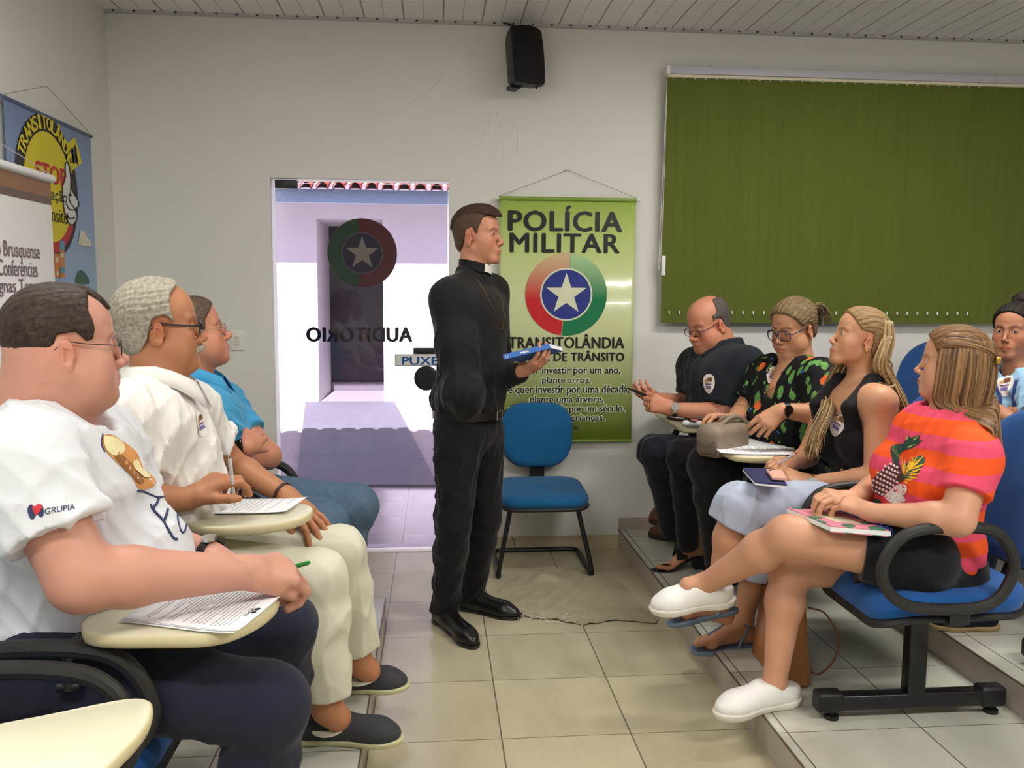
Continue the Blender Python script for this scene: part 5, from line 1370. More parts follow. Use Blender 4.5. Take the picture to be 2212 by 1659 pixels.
# ================================================================= grey-haired man with a moustache
def man2():
    h = Head(J(341, 710, 2.42), (.94, .34, .02), size=1.06, fat=.25, jaw=1.04, nose=1.08, lid=.0032)
    P, C, N = J(310, 1170, 2.45), J(332, 960, 2.43), J(338, 828, 2.42); SR, SL = J(262, 898, 2.24), J(415, 882, 2.64)
    fwd = (.97, .15, 0); ER, WR = J(300, 1080, 2.22), J(408, 1078, 2.30); EL, WL = J(497, 1000, 2.78), J(618, 1070, 2.68)
    root = person((P[0], P[1], HP), 'grey-haired man with moustache and dark glasses in a white shirt and cream trousers')
    S = Sdf(); h.sdf(S); F = frame(fwd, (0, 0, 1)); skin_core(S, P, C, N, SR, SL, h, F, .10, .062)
    S.cap(N+F[:, 1]*.01, h.W(0, .01, -.06), .058, .045, .03)
    arm(S, SR, ER, WR, (.05, .045, .043, .030)); arm(S, SL, EL, WL, (.05, .046, .043, .030))
    hr = J(466, 1040, 2.33); tips = hand(S, WR, hr, un(_u*.9-_f*.4), +1, 1.06, ((30, 45, 20), (38, 50, 25), (45, 55, 30), (50, 55, 30)), (15, 15, 20), 5, tdir=un(J(510, 1060, 2.28)-WR), rad=1.08)
    hl = J(660, 1108, 2.66); t2 = hand(S, WL, hl, (.25, -.35, .9), +1, 1.08, ((10, 18, 8), (12, 14, 8), (10, 14, 8), (10, 14, 8)), (40, 5, 5), 14, tdir=un(J(645, 1165, 2.60)-WL), rad=1.08)
    an = []
    A2, A1 = J(706, 1530, 2.50), J(775, 1430, 2.80); K2, K1 = J(692, 1246, 2.45), J(738, 1190, 2.70)
    for a_, k_ in ((A2, K2), (A1, K1)): S.cap(k_, a_, .05, .040, .02); S.cap(a_, a_+np.array([.03, 0, -.03]), .042, .04, .02)
    mesh_sdf('body', S, SK2, root, .0060, [hbox(h, .0026), ball(WR+(hr-WR)*1.1, .105, .0028), ball(WL+(hl-WL)*1.2, .13, .0028)], skin_colour([h], tips+t2, (srgb(120, 104, 88), .7)))
    h.eyes(root, (.1, 1, 0), M_irisb)
    T_ = Sdf(); torso(T_, P, C, N, SR, SL, fwd, (.17, .16), (.165, .155, .03), (.185, .135), .072, .07, .06)
    T_.ell(P*.6+C*.4+un(fwd)*.05, (.165, .15, .17), frame(fwd, (0, 0, 1)), .06)
    sleeve(T_, SR, ER, .75, .072, .08); sleeve(T_, SL, EL, .62, .068, .072)
    T_.cap(C+F[:, 1]*.10, P+F[:, 1]*.14+np.array([0, 0, -.02]), .07, .075, .05)
    T_.fn(folds(21, .0062, 19, (1, 1, .45))); T_.cap(N-F[:, 2]*.01, h.W(0, 0, 0), .068, .068, .008, 's'); T_.cut(P+np.array([0, 0, -.03]), (0, 0, -1), .01)
    wl = cloth_mat('white_linen', srgb(232, 230, 226), .85)
    sh = mesh_sdf('shirt', T_, wl, root, .0055)
    collar('shirt_collar', N+F[:, 2]*.012+F[:, 1]*.012, un(h.W(0, 0, 0)-N)+np.array([.0, 0, .2]), fwd, .086, .094, .036, .012, wl, sh, gap=.6, point=.045, ndrop=.030)
    pk = MB(); 
    L_ = Sdf(); H2, H1 = J(318, 1225, 2.36), J(345, 1205, 2.58)
    L_.ell(P+np.array([0, 0, -.04]), (.17, .18, .11), None, .05)
    leg(L_, H2, K2, A2, (.098, .078, .074, .080)); leg(L_, H1, K1, A1, (.095, .076, .072, .078)); L_.fn(folds(6, .0055, 14, (1, 1, .4)))
    trim(L_, K2+(A2-K2)*.875, A2-K2, .13); trim(L_, K1+(A1-K1)*.86, A1-K1, .13)
    mesh_sdf('trousers', L_, cloth_mat('cream_trousers', srgb(216, 214, 194), .85), root, .0060)
    lm = mat('dark_grey_suede', srgb(60, 62, 66), .75, .3, nz=.12, nscale=30); ls = mat('cream_rubber_sole', srgb(204, 200, 158), .6)
    b2 = npv(onZ(700, 1600, HP)); t2_ = npv(onZ(868, 1604, HP)); b2 = b2+np.array([0, 0, .085]); shoe('loafer', b2+np.array([.0, 0, 0]), t2_, lm, ls, root, width=.050, h=.06, sole_t=.020, collar=.058)
    b1 = npv(onZ(752, 1492, HP)); t1_ = npv(onZ(882, 1486, HP)); shoe('loafer', b1+np.array([0, 0, .085]), t1_, lm, ls, root, width=.050, h=.06, sole_t=.020, collar=.058)
    hm = hair_mat('silver_hair', srgb(138, 128, 110), srgb(190, 186, 174), (26, 5, 20), sc=4, rough=.5, bs=.35)
    hair_cap(h, [(.030, .090), (.052, .118), (.05, .16), (0, .22), (-.2, .12), (-.16, -.05), (-.10, -.085), (-.055, -.072), (-.030, -.024), (-.018, .028), (.012, .040), (.026, .030), (.036, .016), (.032, .040), (.028, .065)], hm, root, thick=.013, res=.003, wave=.0010, top=.0)
    ms = Sdf(); ms.chain([h.W(-.034, .083, -.068), h.W(-.018, .099, -.057), h.W(0, .107, -.053), h.W(.018, .099, -.057), h.W(.034, .083, -.068)], [.005, .0085, .0088, .0085, .005], .006); ms.fn(lambda P: .0008*np.sin(P[0]*900)*np.sin(P[1]*700))
    mesh_sdf('moustache', ms, hair_mat('grey_moustache', srgb(150, 146, 130), srgb(206, 204, 192), (60, 60, 10)), root, .002)
    glasses(h, mat('black_acetate', srgb(30, 28, 40), .3, .6), root, rw=.025, rh=.016, th=.0025)
    bv = bvh_of(sh); badge(431, 915, bv, sh, .028, .1)
    cuffband('bracelet', WL+(EL-WL)*.06, WL-EL, .033, .010, mat('brown_leather_cord', srgb(62, 40, 30), .6), root, 1, None, .003)
    pen(J(496, 990, 2.27), J(507, 1092, 2.36), .0052, mat('white_pen', srgb(226, 228, 232), .3), 'pen', 'white pen held over the paper by the grey-haired man', tip=M_chrome)
man2()
# ================================================================= man in the blue polo, arms crossed
def man3():
    h = Head(J(418, 722, 3.02), (.93, .28, .20), size=1.02, fat=.2, nose=1.12, lid=.0030)
    P, C, N = J(470, 1060, 3.05), J(448, 930, 3.03), J(420, 832, 3.03); SR, SL = J(385, 880, 2.86), J(482, 872, 3.22)
    fwd = (.98, .05, .0); ER, WR = J(450, 1000, 2.84), J(532, 968, 2.84); EL, WL = J(578, 985, 3.12), J(520, 1000, 2.96)
    root = person((P[0], P[1], HP), 'man in a bright blue polo shirt and jeans sitting with arms crossed near the door')
    S = Sdf(); h.sdf(S); F = frame(fwd, (0, 0, 1)); skin_core(S, P, C, N, SR, SL, h, F, .10, .058)
    arm(S, SR, ER, WR, (.048, .044, .042, .029)); S.cap(SL, EL, .050, .047, .02); S.cap(EL, WL, .046, .032, .02)
    hr = J(556, 940, 2.90); tips = hand(S, WR, J(552, 938, 2.93), un(-_f+_r*.3), +1, 1.0, ((14, 20, 10), (14, 20, 10), (16, 20, 10), (20, 25, 10)), (30, 5, 5), 6)
    mesh_sdf('body', S, SK3, root, .0060, [hbox(h, .003), ball(WR+(hr-WR)*1.2, .10, .003)], skin_colour([h], tips, (srgb(90, 66, 52), .7)))
    h.eyes(root, (.1, 1, .05), M_irisb)
    T_ = Sdf(); torso(T_, P, C, N, SR, SL, fwd, (.17, .14), (.16, .14, .02), (.18, .125), .068, .065, .06)
    sleeve(T_, SR, ER, .8, .066, .07); sleeve(T_, SL, EL, .60, .064, .067); T_.fn(folds(31, .004, 16))
    T_.cap(N-F[:, 2]*.01, h.W(0, 0, 0), .062, .062, .008, 's'); T_.cut(P+np.array([0, 0, -.02]), (0, 0, -1), .01)
    bp = cloth_mat('bright_blue_pique', srgb(70, 164, 214), .8); sh = mesh_sdf('polo_shirt', T_, bp, root, .0055)
    collar('polo_collar', N+F[:, 2]*.034+F[:, 1]*.01, un(h.W(0, 0, 0)-N)+np.array([0, 0, .2]), fwd, .080, .088, .034, .012, bp, sh, gap=.7, point=.028, ndrop=.025)
    bv = bvh_of(sh); q = N+F[:, 1]*.09
    decal([[J(467, 828, 2.8), J(482, 840, 2.8), J(484, 880, 2.8), J(478, 872, 2.8), J(468, 846, 2.8)]], 'red_placket', mat('red_lining', srgb(190, 30, 52), .8), sh, bv, _f, .002)
    decal([[J(491, 876, 2.8), J(496, 874, 2.8), J(496, 880, 2.8), J(491, 880, 2.8)]], 'chest_logo', mat('logo_red', srgb(206, 48, 60), .7), sh, bv, _f, .002)
    L_ = Sdf(); H2, H1 = J(485, 1085, 2.96), J(515, 1075, 3.16); K2, K1 = J(700, 1138, 3.02), J(768, 1094, 3.12); A2, A1 = J(690, 1340, 3.10), J(715, 1300, 3.20)
    L_.ell(P+np.array([0, 0, -.04]), (.16, .17, .10), None, .05); leg(L_, H2, K2, A2, (.095, .075, .066, .055)); leg(L_, H1, K1, A1, (.095, .082, .066, .055)); L_.fn(folds(8, .0045, 17))
    mesh_sdf('jeans', L_, denim, root, .0060)
    for a_ in (A2, A1): S_ = shoe('lace', np.array([a_[0], a_[1], HP+.085]), (a_[0]+.17, a_[1], HP+.001), mat('brown_leather', srgb(86, 54, 38), .45), M_rubber, root, collar=.055)
    hair_cap(h, [(.070, .072), (.10, .11), (.07, .16), (0, .22), (-.2, .12), (-.15, -.05), (-.09, -.075), (-.050, -.062), (-.030, -.022), (-.014, .026), (.018, .036), (.030, .010), (.040, .014), (.046, .045), (.056, .055)], hair_mat('greying_brown_hair', srgb(58, 46, 38), srgb(118, 100, 84), (30, 30, 30)), root, thick=.009, res=.003, wave=.0006)
    glasses(h, mat('gold_wire', srgb(190, 180, 160), .25, .6, .9), root, rw=.025, rh=.016, th=.0010)
    watch(WR+(ER-WR)*.10, WR-ER, .034, mat('black_silicone', srgb(20, 20, 22), .5), mat('black_glass', srgb(12, 12, 14), .1), root, un(-_f*.8+_u*.5+_r*.2), .018, 1, .024, True)
denim = None
def _denim():
    t = NT('blue_denim'); v = t.obj(); n = t.noise(v, 5, 3); w = t.noise(t.scale(v, (1, 1, .3)), 260, 2)
    t.base(t.mix(w, t.mix(n, srgb(48, 68, 92), srgb(74, 98, 122)), srgb(98, 120, 140))); t.r(.9, .2); t.bump(t.math('ADD', w, t.noise(v, 22, 3)), .3, .003); return t.m
denim = _denim()
man3()
# ================================================================= the priest
def priest():
    h = Head(J(1030, 512, 3.60), (.90, -.42, .03), size=.995, jaw=1.10, nose=.95, lid=.0030, brow=1.25)
    P, C, N = J(1012, 925, 3.60), J(1018, 705, 3.60), J(1020, 590, 3.60); SR, SL = J(969, 645, 3.45), J(1062, 630, 3.75)
    fwd = (.84, -.54, 0); ER, WR = J(1000, 850, 3.38), J(945, 862, 3.60); EL, WL = J(1078, 815, 3.82), J(1122, 806, 3.54)
    root = person((npv(onZ(980, 1350, 0))[0], npv(onZ(980, 1350, 0))[1], 0), 'young priest standing in black clothes with a white clerical collar')
    S = Sdf(); h.sdf(S); F = frame(fwd, (0, 0, 1)); skin_core(S, P, C, N, SR, SL, h, F, .09, .056)
    arm(S, SR, ER, WR, (.040, .030, .028, .026)); arm(S, SL, EL, WL, (.040, .030, .028, .026))
    hr = J(1158, 788, 3.50); tips = hand(S, WL, hr, un(-_u*.95-_f*.35), -1, 1.0, ((25, 30, 15), (22, 30, 15), (20, 30, 15), (20, 28, 15)), (50, 10, 10), 8, tdir=un(J(1142, 775, 3.66)-WL))
    t3 = hand(S, WR, J(950, 850, 3.70), un(-_f*.4-_r), -1, .95, ((35, 45, 25),)*4, (30, 10, 10), 3)
    mesh_sdf('body', S, SKP, root, .0065, [hbox(h, .0028), ball(WL+(hr-WL)*1.2, .105, .003)], skin_colour([h], tips, (srgb(60, 42, 32), .85)))
    h.eyes(root, (.05, 1, -.02), M_iris)
    blk = cloth_mat('black_shirt_cloth', srgb(17, 16, 17), .75)
    T_ = Sdf(); torso(T_, P, C, N, SR, SL, fwd, (.165, .125), (.165, .135, .015), (.182, .138), .060, .060, .06)
    T_.chain([SR, SR*.5+ER*.5, ER, WR+(ER-WR)*.15], [.058, .062, .060, .045], .07); T_.chain([SL, EL, WL+(EL-WL)*.06], [.070, .062, .044], .04)
    T_.cap(ER, ER+np.array([.02, 0, -.05]), .052, .036, .06)
    T_.fn(folds(41, .0042, 15, (1, 1, .35))); T_.cap(N-F[:, 2]*.02, N, .072, .066, .02); T_.cap(N+F[:, 2]*.012, h.W(0, 0, 0), .062, .062, .004, 's'); T_.cut(P+F[:, 2]*.062, -F[:, 2], .008)
    sh = mesh_sdf('clerical_shirt', T_, blk, root, .0058)
    nk = un(h.W(0, -.015, -.05)-N); G = frame(fwd, nk)
    cb = MB(); Pn, Hn, Nn = [], [], []
    for i in range(41):
        a = PI/2+.36+(2*PI-.72)*i/40; d = G[:, 0]*math.cos(a)+G[:, 1]*math.sin(a); rr = .0665+.002*math.sin(a)
        c_ = N+nk*(.022-.010*math.sin(a))+G[:, 1]*.010; Pn.append(c_+d*rr); Hn.append(nk*.019); Nn.append(d)
    swept_band('standing_collar', Pn, Hn, Nn, blk, sh, .003)
    Pn, Hn, Nn = [], [], []
    for i in range(9):
        a = PI/2-.42+.84*i/8; d = G[:, 0]*math.cos(a)+G[:, 1]*math.sin(a); c_ = N+nk*(.016)+G[:, 1]*.010; Pn.append(c_+d*.0690); Hn.append(nk*.016); Nn.append(d)
    swept_band('white_collar_tab', Pn, Hn, Nn, M_white, sh, .003)
    L_ = Sdf(); H2, H1 = J(990, 950, 3.53), J(1040, 945, 3.68); K2, K1 = J(980, 1130, 3.53), J(1046, 1120, 3.72)
    b2, t2_ = npv(onZ(962, 1352, 0)), npv(onZ(1026, 1402, 0)); b1, t1_ = npv(onZ(1020, 1318, 0)), npv(onZ(1120, 1338, 0))
    A2 = b2+np.array([0, 0, .085]); A1 = b1+np.array([0, 0, .085])
    L_.ell(P+F[:, 2]*-.01, (.155, .115, .115), F, .05); L_.cap(P-F[:, 0]*.06+F[:, 2]*.03, P+F[:, 0]*.06+F[:, 2]*.03, .105, .105, .04)
    leg(L_, H2, K2, A2, (.098, .072, .068, .058)); leg(L_, H1, K1, A1, (.098, .072, .066, .056)); L_.fn(folds(9, .005, 15, (1, 1, .5)))
    L_.box((0, P[1], -.09), (2, 2, .145), None, .002, .003, 's'); L_.cut(P+F[:, 2]*.085, F[:, 2], .006)
    mesh_sdf('trousers', L_, cloth_mat('black_trousers_cloth', srgb(15, 15, 18), .8), root, .0062)
    bt = []
    for i in range(48):
        a = 2*PI*i/48; bt.append(P+F[:, 2]*.066+F[:, 0]*.158*math.cos(a)+F[:, 1]*.137*math.sin(a))
    swept_band('belt', bt, [F[:, 2]*.017]*48, [un(p-P-F[:, 2]*.066) for p in bt], mat('black_leather', srgb(22, 20, 20), .35), root, .006, True)
    bk = P+F[:, 2]*.066+F[:, 1]*.145; MB().tube([Vector(bk+F[:, 0]*a+F[:, 2]*b+F[:, 1]*.002) for a, b in ((-.022, -.018), (.022, -.018), (.022, .018), (-.022, .018))], .0025, 6, closed=True).done('belt_buckle', M_chrome, root)
    bl = mat('black_polished_leather', srgb(20, 19, 20), .3, .5)
    for b_, t_ in ((A2, t2_), (A1, t1_)):
        s = shoe('lace', b_, t_, bl, bl, root, width=.047, h=.066, sole_t=.016, collar=.075, pointed=True)
        d = un(t_-b_*np.array([1, 1, 0])); d[2] = 0; d = un(d); sd = np.cross((0, 0, 1), d); g = np.array([b_[0], b_[1], 0])
        lp = [g+d*(.055+.012*i)+sd*(.014 if i % 2 else -.014)+np.array([0, 0, .088-.008*i]) for i in range(5)]
        MB().tube(spline([Vector(p) for p in lp], 4), .0018, 5).tube(spline([Vector(lp[0]), Vector(lp[0]+sd*.03+np.array([0, 0, .012])), Vector(lp[0]+sd*.045-np.array([0, 0, .004])), Vector(lp[0])], 5), .0016, 5).done('laces', bl, s)
    hm = hair_mat('dark_brown_hair', srgb(42, 29, 22), srgb(84, 60, 46), (8, 40, 40), sc=4)
    hair_cap(h, [(.052, .070), (.10, .10), (.07, .18), (0, .22), (-.2, .12), (-.15, -.04), (-.10, -.082), (-.066, -.070), (-.040, -.030), (-.018, .026), (.010, .036), (.024, .000), (.032, .000), (.036, .030), (.046, .050)], hair_mat('cropped_brown_hair', srgb(66, 50, 40), srgb(104, 82, 66), (40, 40, 40)), root, thick=.0035, res=.0028, wave=.0003)
    hair_cap(h, [(.070, .084), (.105, .078), (.122, .085), (.13, .15), (-.02, .22), (-.16, .12), (-.15, .02), (-.098, .035), (-.06, .075), (.0, .092)], hm, root, thick=.009, res=.0028, wave=.0012, top=.002, front=.022, xcut=lambda S_, hh: S_.ell(hh.W(0, -.01, .07), (.062, .2, .2), hh.R, .01, 'i'))
    # chain and medal
    ch_ = spline([Vector(N+F[:, 0]*-.05+F[:, 1]*-.01+F[:, 2]*.03), Vector(C+F[:, 1]*.115+F[:, 0]*-.05+F[:, 2]*.10), Vector(C+F[:, 1]*.138+F[:, 2]*.01), Vector(C+F[:, 1]*.112+F[:, 0]*.055+F[:, 2]*.10), Vector(N+F[:, 0]*.05+F[:, 1]*-.01+F[:, 2]*.03)], 10)
    bv = bvh_of(sh); cc = []
    for p in ch_:
        r_ = bv.find_nearest(p); cc.append(r_[0]+r_[1]*.003 if r_[0] else p)
    nl_ = MB().tube(cc, .0011, 5).done('necklace', mat('old_gold', srgb(150, 116, 70), .35, .5, 1), root)
    m0 = cc[len(cc)//2]; F_ = Vector(F[:, 0]); U_ = Vector(F[:, 2])
    for a0 in (PI/2, -PI/2): MB().tube([m0-U_*.014+Vector(F[:, 1])*.003+F_*.011*math.cos(a0+i*2*PI/3)+U_*.011*math.sin(a0+i*2*PI/3) for i in range(3)], .0016, 5, closed=True).done('star_pendant', _M['old_gold'], nl_)
    MB().tube([Vector(C+F[:, 1]*.137+F[:, 2]*(.06-.045*i)) for i in range(2)], .001, 4)
priest()
# ================================================================= bald man with the phone (right, by the wall)
def man4():
    h = Head(J(1532, 700, 4.12), (-.84, -.30, -.34), size=1.06, fat=.6, jaw=1.08, lid=.0018, nose=1.05)
    P, C, N = J(1590, 950, 4.18), J(1560, 838, 4.14), J(1562, 762, 4.14); SL, SR = J(1612, 790, 3.95), J(1500, 790, 4.33)
    fwd = (-.97, -.12, -.05); EL, WL = J(1568, 893, 3.98), J(1452, 884, 4.02); ER, WR = J(1488, 872, 4.40), J(1424, 862, 4.20)
    root = person((P[0], P[1], HP), 'balding man with glasses in a dark navy polo shirt looking at his phone')
    S = Sdf(); h.sdf(S); F = frame(fwd, (0, 0, 1)); skin_core(S, P, C, N, SR, SL, h, F, .10, .062); S.cap(N, h.W(0, -.03, -.02), .068, .06, .03)
    arm(S, SL, EL, WL, (.05, .048, .044, .031)); arm(S, SR, ER, WR, (.05, .046, .043, .031))
    hl = J(1398, 866, 4.03); tips = hand(S, WL, hl, un(-_f*.85+_u*.1), +1, 1.08, ((40, 50, 20), (45, 55, 25), (50, 55, 30), (50, 55, 30)), (10, 20, 20), 4, tdir=un(J(1385, 848, 4.06)-WL), rad=1.08)
    hr = J(1398, 852, 4.14); tips += hand(S, WR, hr, un(-_f*.5-_u*.5), -1, 1.0, ((30, 40, 20),)*4, (25, 10, 10), 4)
    mesh_sdf('body', S, SK4, root, .0065, [hbox(h, .003), ball(hl, .11, .003)], skin_colour([h], tips, (srgb(90, 66, 52), .6)))
    h.eyes(root, (0, 1, -.5), M_iris)
    T_ = Sdf(); torso(T_, P, C, N, SR, SL, fwd, (.19, .16), (.19, .175, .04), (.20, .15), .08, .075, .07)
    sleeve(T_, SL, EL, .80, .072, .080); sleeve(T_, SR, ER, .70, .070, .074); T_.fn(folds(51, .0042, 17))
    T_.cap(N-F[:, 2]*.01, h.W(0, 0, 0), .070, .070, .008, 's'); T_.cut(P+np.array([0, 0, -.03]), (0, 0, -1), .01)
    nv = cloth_mat('dark_navy_pique', srgb(28, 34, 44), .85); sh = mesh_sdf('polo_shirt', T_, nv, root, .0058)
    collar('polo_collar', N+F[:, 2]*.036+F[:, 1]*.006, un(h.W(0, 0, 0)-N)+np.array([0, 0, .3]), fwd, .084, .090, .034, .012, nv, sh, gap=.6, point=.022, ndrop=.020)
    bv = bvh_of(sh); badge(1531, 829, bv, sh, .036, .0)
    L_ = Sdf(); H2, H1 = J(1600, 990, 4.05), J(1560, 985, 4.28); K2, K1 = J(1424, 978, 4.05), J(1412, 975, 4.28); A2, A1 = J(1450, 1145, 4.36), J(1456, 1112, 4.42)
    L_.ell(P+np.array([0, 0, -.04]), (.18, .18, .11), None, .05); leg(L_, H2, K2, A2, (.10, .085, .068, .055)); leg(L_, H1, K1, A1, (.098, .082, .066, .055)); L_.fn(folds(12, .004, 15))
    mesh_sdf('trousers', L_, cloth_mat('midnight_trousers', srgb(20, 24, 38), .85), root, .0068)
    bm_ = mat('brown_shoe_leather', srgb(92, 58, 40), .5, .4)
    y1 = onZ(1464, 1172, HP); y2 = onZ(1402, 1158, HP); shoe('loafer', npv(y1)+np.array([.06, 0, .085]), npv(y2)+np.array([0, 0, 0]), bm_, mat('dark_brown_sole', srgb(50, 34, 28), .6), root, collar=.055)
    u5 = un(_u*.9-_r*.3-_f*.35); y1 = J(1462, 1112, 4.44); y2 = J(1404, 1126, 4.40); shoe('loafer', y1, y2-u5*.02, bm_, _M['dark_brown_sole'], root, collar=.055, up=u5)
    hair_cap(h, [(-.002, .055), (-.012, .092), (-.03, .14), (-.2, .14), (-.15, -.05), (-.095, -.075), (-.055, -.062), (-.030, -.022), (-.014, .026), (.016, .036), (.026, .020), (.024, .050)], hair_mat('greying_black_hair', srgb(62, 56, 52), srgb(120, 112, 104), (30, 30, 30)), root, thick=.006, res=.003, wave=.0005,
             xcut=lambda S_, hh: S_.ell(hh.W(0, -.02, .128), (.052, .075, .030), hh.R, .012, 's'))
    glasses(h, mat('black_acetate', srgb(30, 28, 40), .3, .6), root, rw=.026, rh=.015, th=.0015, drop=.004)
    watch(WL+(EL-WL)*.05, WL-EL, .034, mat('steel_bracelet', (.55, .55, .55), .3, .5, 1), M_chrome, root, un(-_f*.9+_u*.3), .02, 1, .02)
    cuffband('ring', hl+(WL-hl)*.05-_u*.024, _r, .0095, .004, M_gold, root, 1, None, .001)
    ph = empty('mobile_phone', Vector(J(1395, 850, 4.05)), 'black mobile phone held in both hands by the balding man', 'phone')
    c = Vector(J(1388, 852, 4.09)); ax = un(J(1412, 862, 4.12)-J(1366, 842, 4.06)); nn = un(np.cross(ax, _f)); R = Matrix(np.stack([ax, un(np.cross(nn, ax)), nn], 1).tolist())
    MB().box(c, (.145, .072, .009), R, .004).done('phone_body', M_black, ph); MB().box(c+Vector(nn)*(.0047 if nn[2] > 0 else -.0047), (.134, .066, .0008), R).done('phone_screen', mat('phone_screen', srgb(44, 46, 58), .08, .6), ph)
man4()
# ================================================================= woman in the floral blouse
def woman3():
    h = Head(J(1716, 709, 3.66), (-.86, -.42, -.26), size=.985, fem=True, jaw=.93, fat=.35, lid=.0020, nose=.95, wide=1.02)
    P, C, N = J(1725, 985, 3.72), J(1712, 885, 3.68), J(1722, 790, 3.68); SL, SR = J(1775, 818, 3.48), J(1655, 808, 3.86)
    fwd = (-.93, -.30, -.05); EL, WL = J(1785, 898, 3.40), J(1690, 886, 3.38); ER, WR = J(1603, 893, 3.80), J(1580, 908, 3.62)
    root = person((P[0], P[1], HP), 'woman with ponytail and dark glasses in a black tropical floral blouse')
    S = Sdf(); h.sdf(S); F = frame(fwd, (0, 0, 1)); skin_core(S, P, C, N, SR, SL, h, F, .10, .055); S.cap(C+F[:, 1]*.035+F[:, 2]*.07, N, .080, .055, .05)
    arm(S, SL, EL, WL, (.05, .047, .043, .028)); arm(S, SR, ER, WR, (.052, .046, .040, .027))
    hl = J(1655, 915, 3.37); tips = hand(S, WL, hl, un(-_f*.8+_u*.3), +1, .98, ((25, 40, 20), (30, 40, 20), (35, 45, 20), (35, 45, 20)), (20, 10, 10), 8, rad=1.05)
    hr = J(1558, 900, 3.56); tips += hand(S, WR, hr, un(-_f*.3+_u*.9), +1, .96, ((20, 35, 20), (25, 40, 25), (55, 60, 25), (60, 60, 30)), (25, 15, 10), 8, rad=1.05)
    mesh_sdf('body', S, SKW3, root, .0060, [hbox(h, .003), ball(WL+(hl-WL)*1.2, .10, .003), ball(WR+(hr-WR)*1.2, .10, .003)], skin_colour([h], tips, (srgb(92, 68, 50), .75)))
    h.eyes(root, (0, 1, -.5), M_iris)
    T_ = Sdf(); torso(T_, P, C, N, SR, SL, fwd, (.19, .15), (.185, .15, .03), (.185, .13), .072, .06, .07, bust=.085)
    sleeve(T_, SL, EL, .80, .068, .080); sleeve(T_, SR, ER, .72, .066, .074); T_.fn(folds(61, .0045, 17, (1, 1, .5)))
    T_.cap(N-F[:, 2]*.0, h.W(0, 0, 0), .064, .064, .008, 's'); nb = C+F[:, 1]*.165+F[:, 2]*.055
    T_.cap(nb, N+F[:, 1]*.06, .018, .060, .008, 's'); T_.cut(P+np.array([0, 0, -.04]), (0, 0, -1), .01)
    t = NT('tropical_floral_print'); v = t.obj()
    def vor(sc, st, rot, feat='F1'):
        o = t.n('ShaderNodeTexVoronoi', feature=feat); o.inputs['Scale'].default_value = sc; t.l(t.scale(v, st, rot), o.inputs['Vector']); return o
    base = srgb(14, 16, 20); g = vor(24, (1, 1, .42), (.5, .9, .3)); leaf = t.math('LESS_THAN', t.math('ADD', g.outputs['Distance'], t.math('MULTIPLY', t.noise(v, 110, 2), .25)), .50)
    wv = t.n('ShaderNodeTexWave'); wv.inputs['Scale'].default_value = 48; wv.inputs['Distortion'].default_value = 3; t.l(v, wv.inputs['Vector'])
    big = t.math('GREATER_THAN', t.noise(v, 9, 2), .44)
    lf = t.math('MULTIPLY', leaf, big); col = t.mix(lf, base, t.mix(t.noise(v, 70, 3), srgb(18, 74, 44), srgb(130, 190, 96)))
    r_ = vor(10.5, (1, 1, .8), (.2, .4, .9)); fl = t.math('LESS_THAN', t.math('ADD', r_.outputs['Distance'], t.math('MULTIPLY', t.noise(v, 60, 2), .25)), .34)
    col = t.mix(fl, col, t.mix(t.noise(v, 40, 2), srgb(214, 34, 40), srgb(240, 150, 60)))
    b_ = vor(9.3, (1, 1, 1), (.9, .1, .3)); fb = t.math('LESS_THAN', t.math('ADD', b_.outputs['Distance'], t.math('MULTIPLY', t.noise(v, 90, 2), .3)), .27); col = t.mix(fb, col, srgb(52, 100, 180))
    y_ = vor(8.1, (1, 1.4, .7), (.3, .8, .6)); fy = t.math('LESS_THAN', t.math('ADD', y_.outputs['Distance'], t.math('MULTIPLY', t.noise(v, 70, 2), .3)), .24); col = t.mix(fy, col, srgb(232, 216, 50))
    t.base(col); t.r(.7, .25); t.bump(t.noise(v, 16, 3), .25, .005)
    sh = mesh_sdf('blouse', T_, t.m, root, .0055); bv = bvh_of(sh); badge(1670, 812, bv, sh, .036, -.9)
    L_ = Sdf(); H2, H1 = J(1735, 1030, 3.60), J(1690, 1020, 3.82); K2, K1 = J(1530, 1005, 3.56), J(1480, 985, 3.90); A2, A1 = J(1548, 1212, 3.78), J(1486, 1172, 4.02)
    L_.ell(P+np.array([0, 0, -.05]), (.19, .18, .11), None, .05); leg(L_, H2, K2, A2, (.105, .085, .068, .052)); leg(L_, H1, K1, A1, (.10, .08, .066, .050)); L_.fn(folds(15, .003, 15))
    mesh_sdf('trousers', L_, cloth_mat('black_leggings', srgb(14, 14, 16), .9), root, .0068)
    FT = Sdf(); up = (0, 0, 1)
    for a_, tx in ((A1, onZ(1414, 1232, HP)), (A2, onZ(1478, 1268, HP))):
        tx = npv(tx)+np.array([0, 0, .018]); an = npv([tx[0]+.205, tx[1]+.02, tx[2]+.125]); S_ = Sdf(); S_.cap(a_, an, .036, .032, .02)
        foot(S_, an, tx, .9, un((.32, 0, 1)), True, 1); ft = mesh_sdf('foot', S_, SKW3, root, .003, None, skin_colour([], [(tx, npv((0, 0, 1)))]))
        fw = un(npv([tx[0]-an[0], tx[1]-an[1], 0])); sd = np.cross((0, 0, 1), fw)
        sb = []; sm = mat('black_sandal_leather', srgb(20, 19, 20), .5)
        mb = MB(); 
        prof = [(-.015, .0), (.04, .0), (.085, .012), (.14, .045), (.19, .062), (.235, .064)]; top = [Vector(tx-fw*p+np.array([0, 0, q-.016])) for p, q in prof]
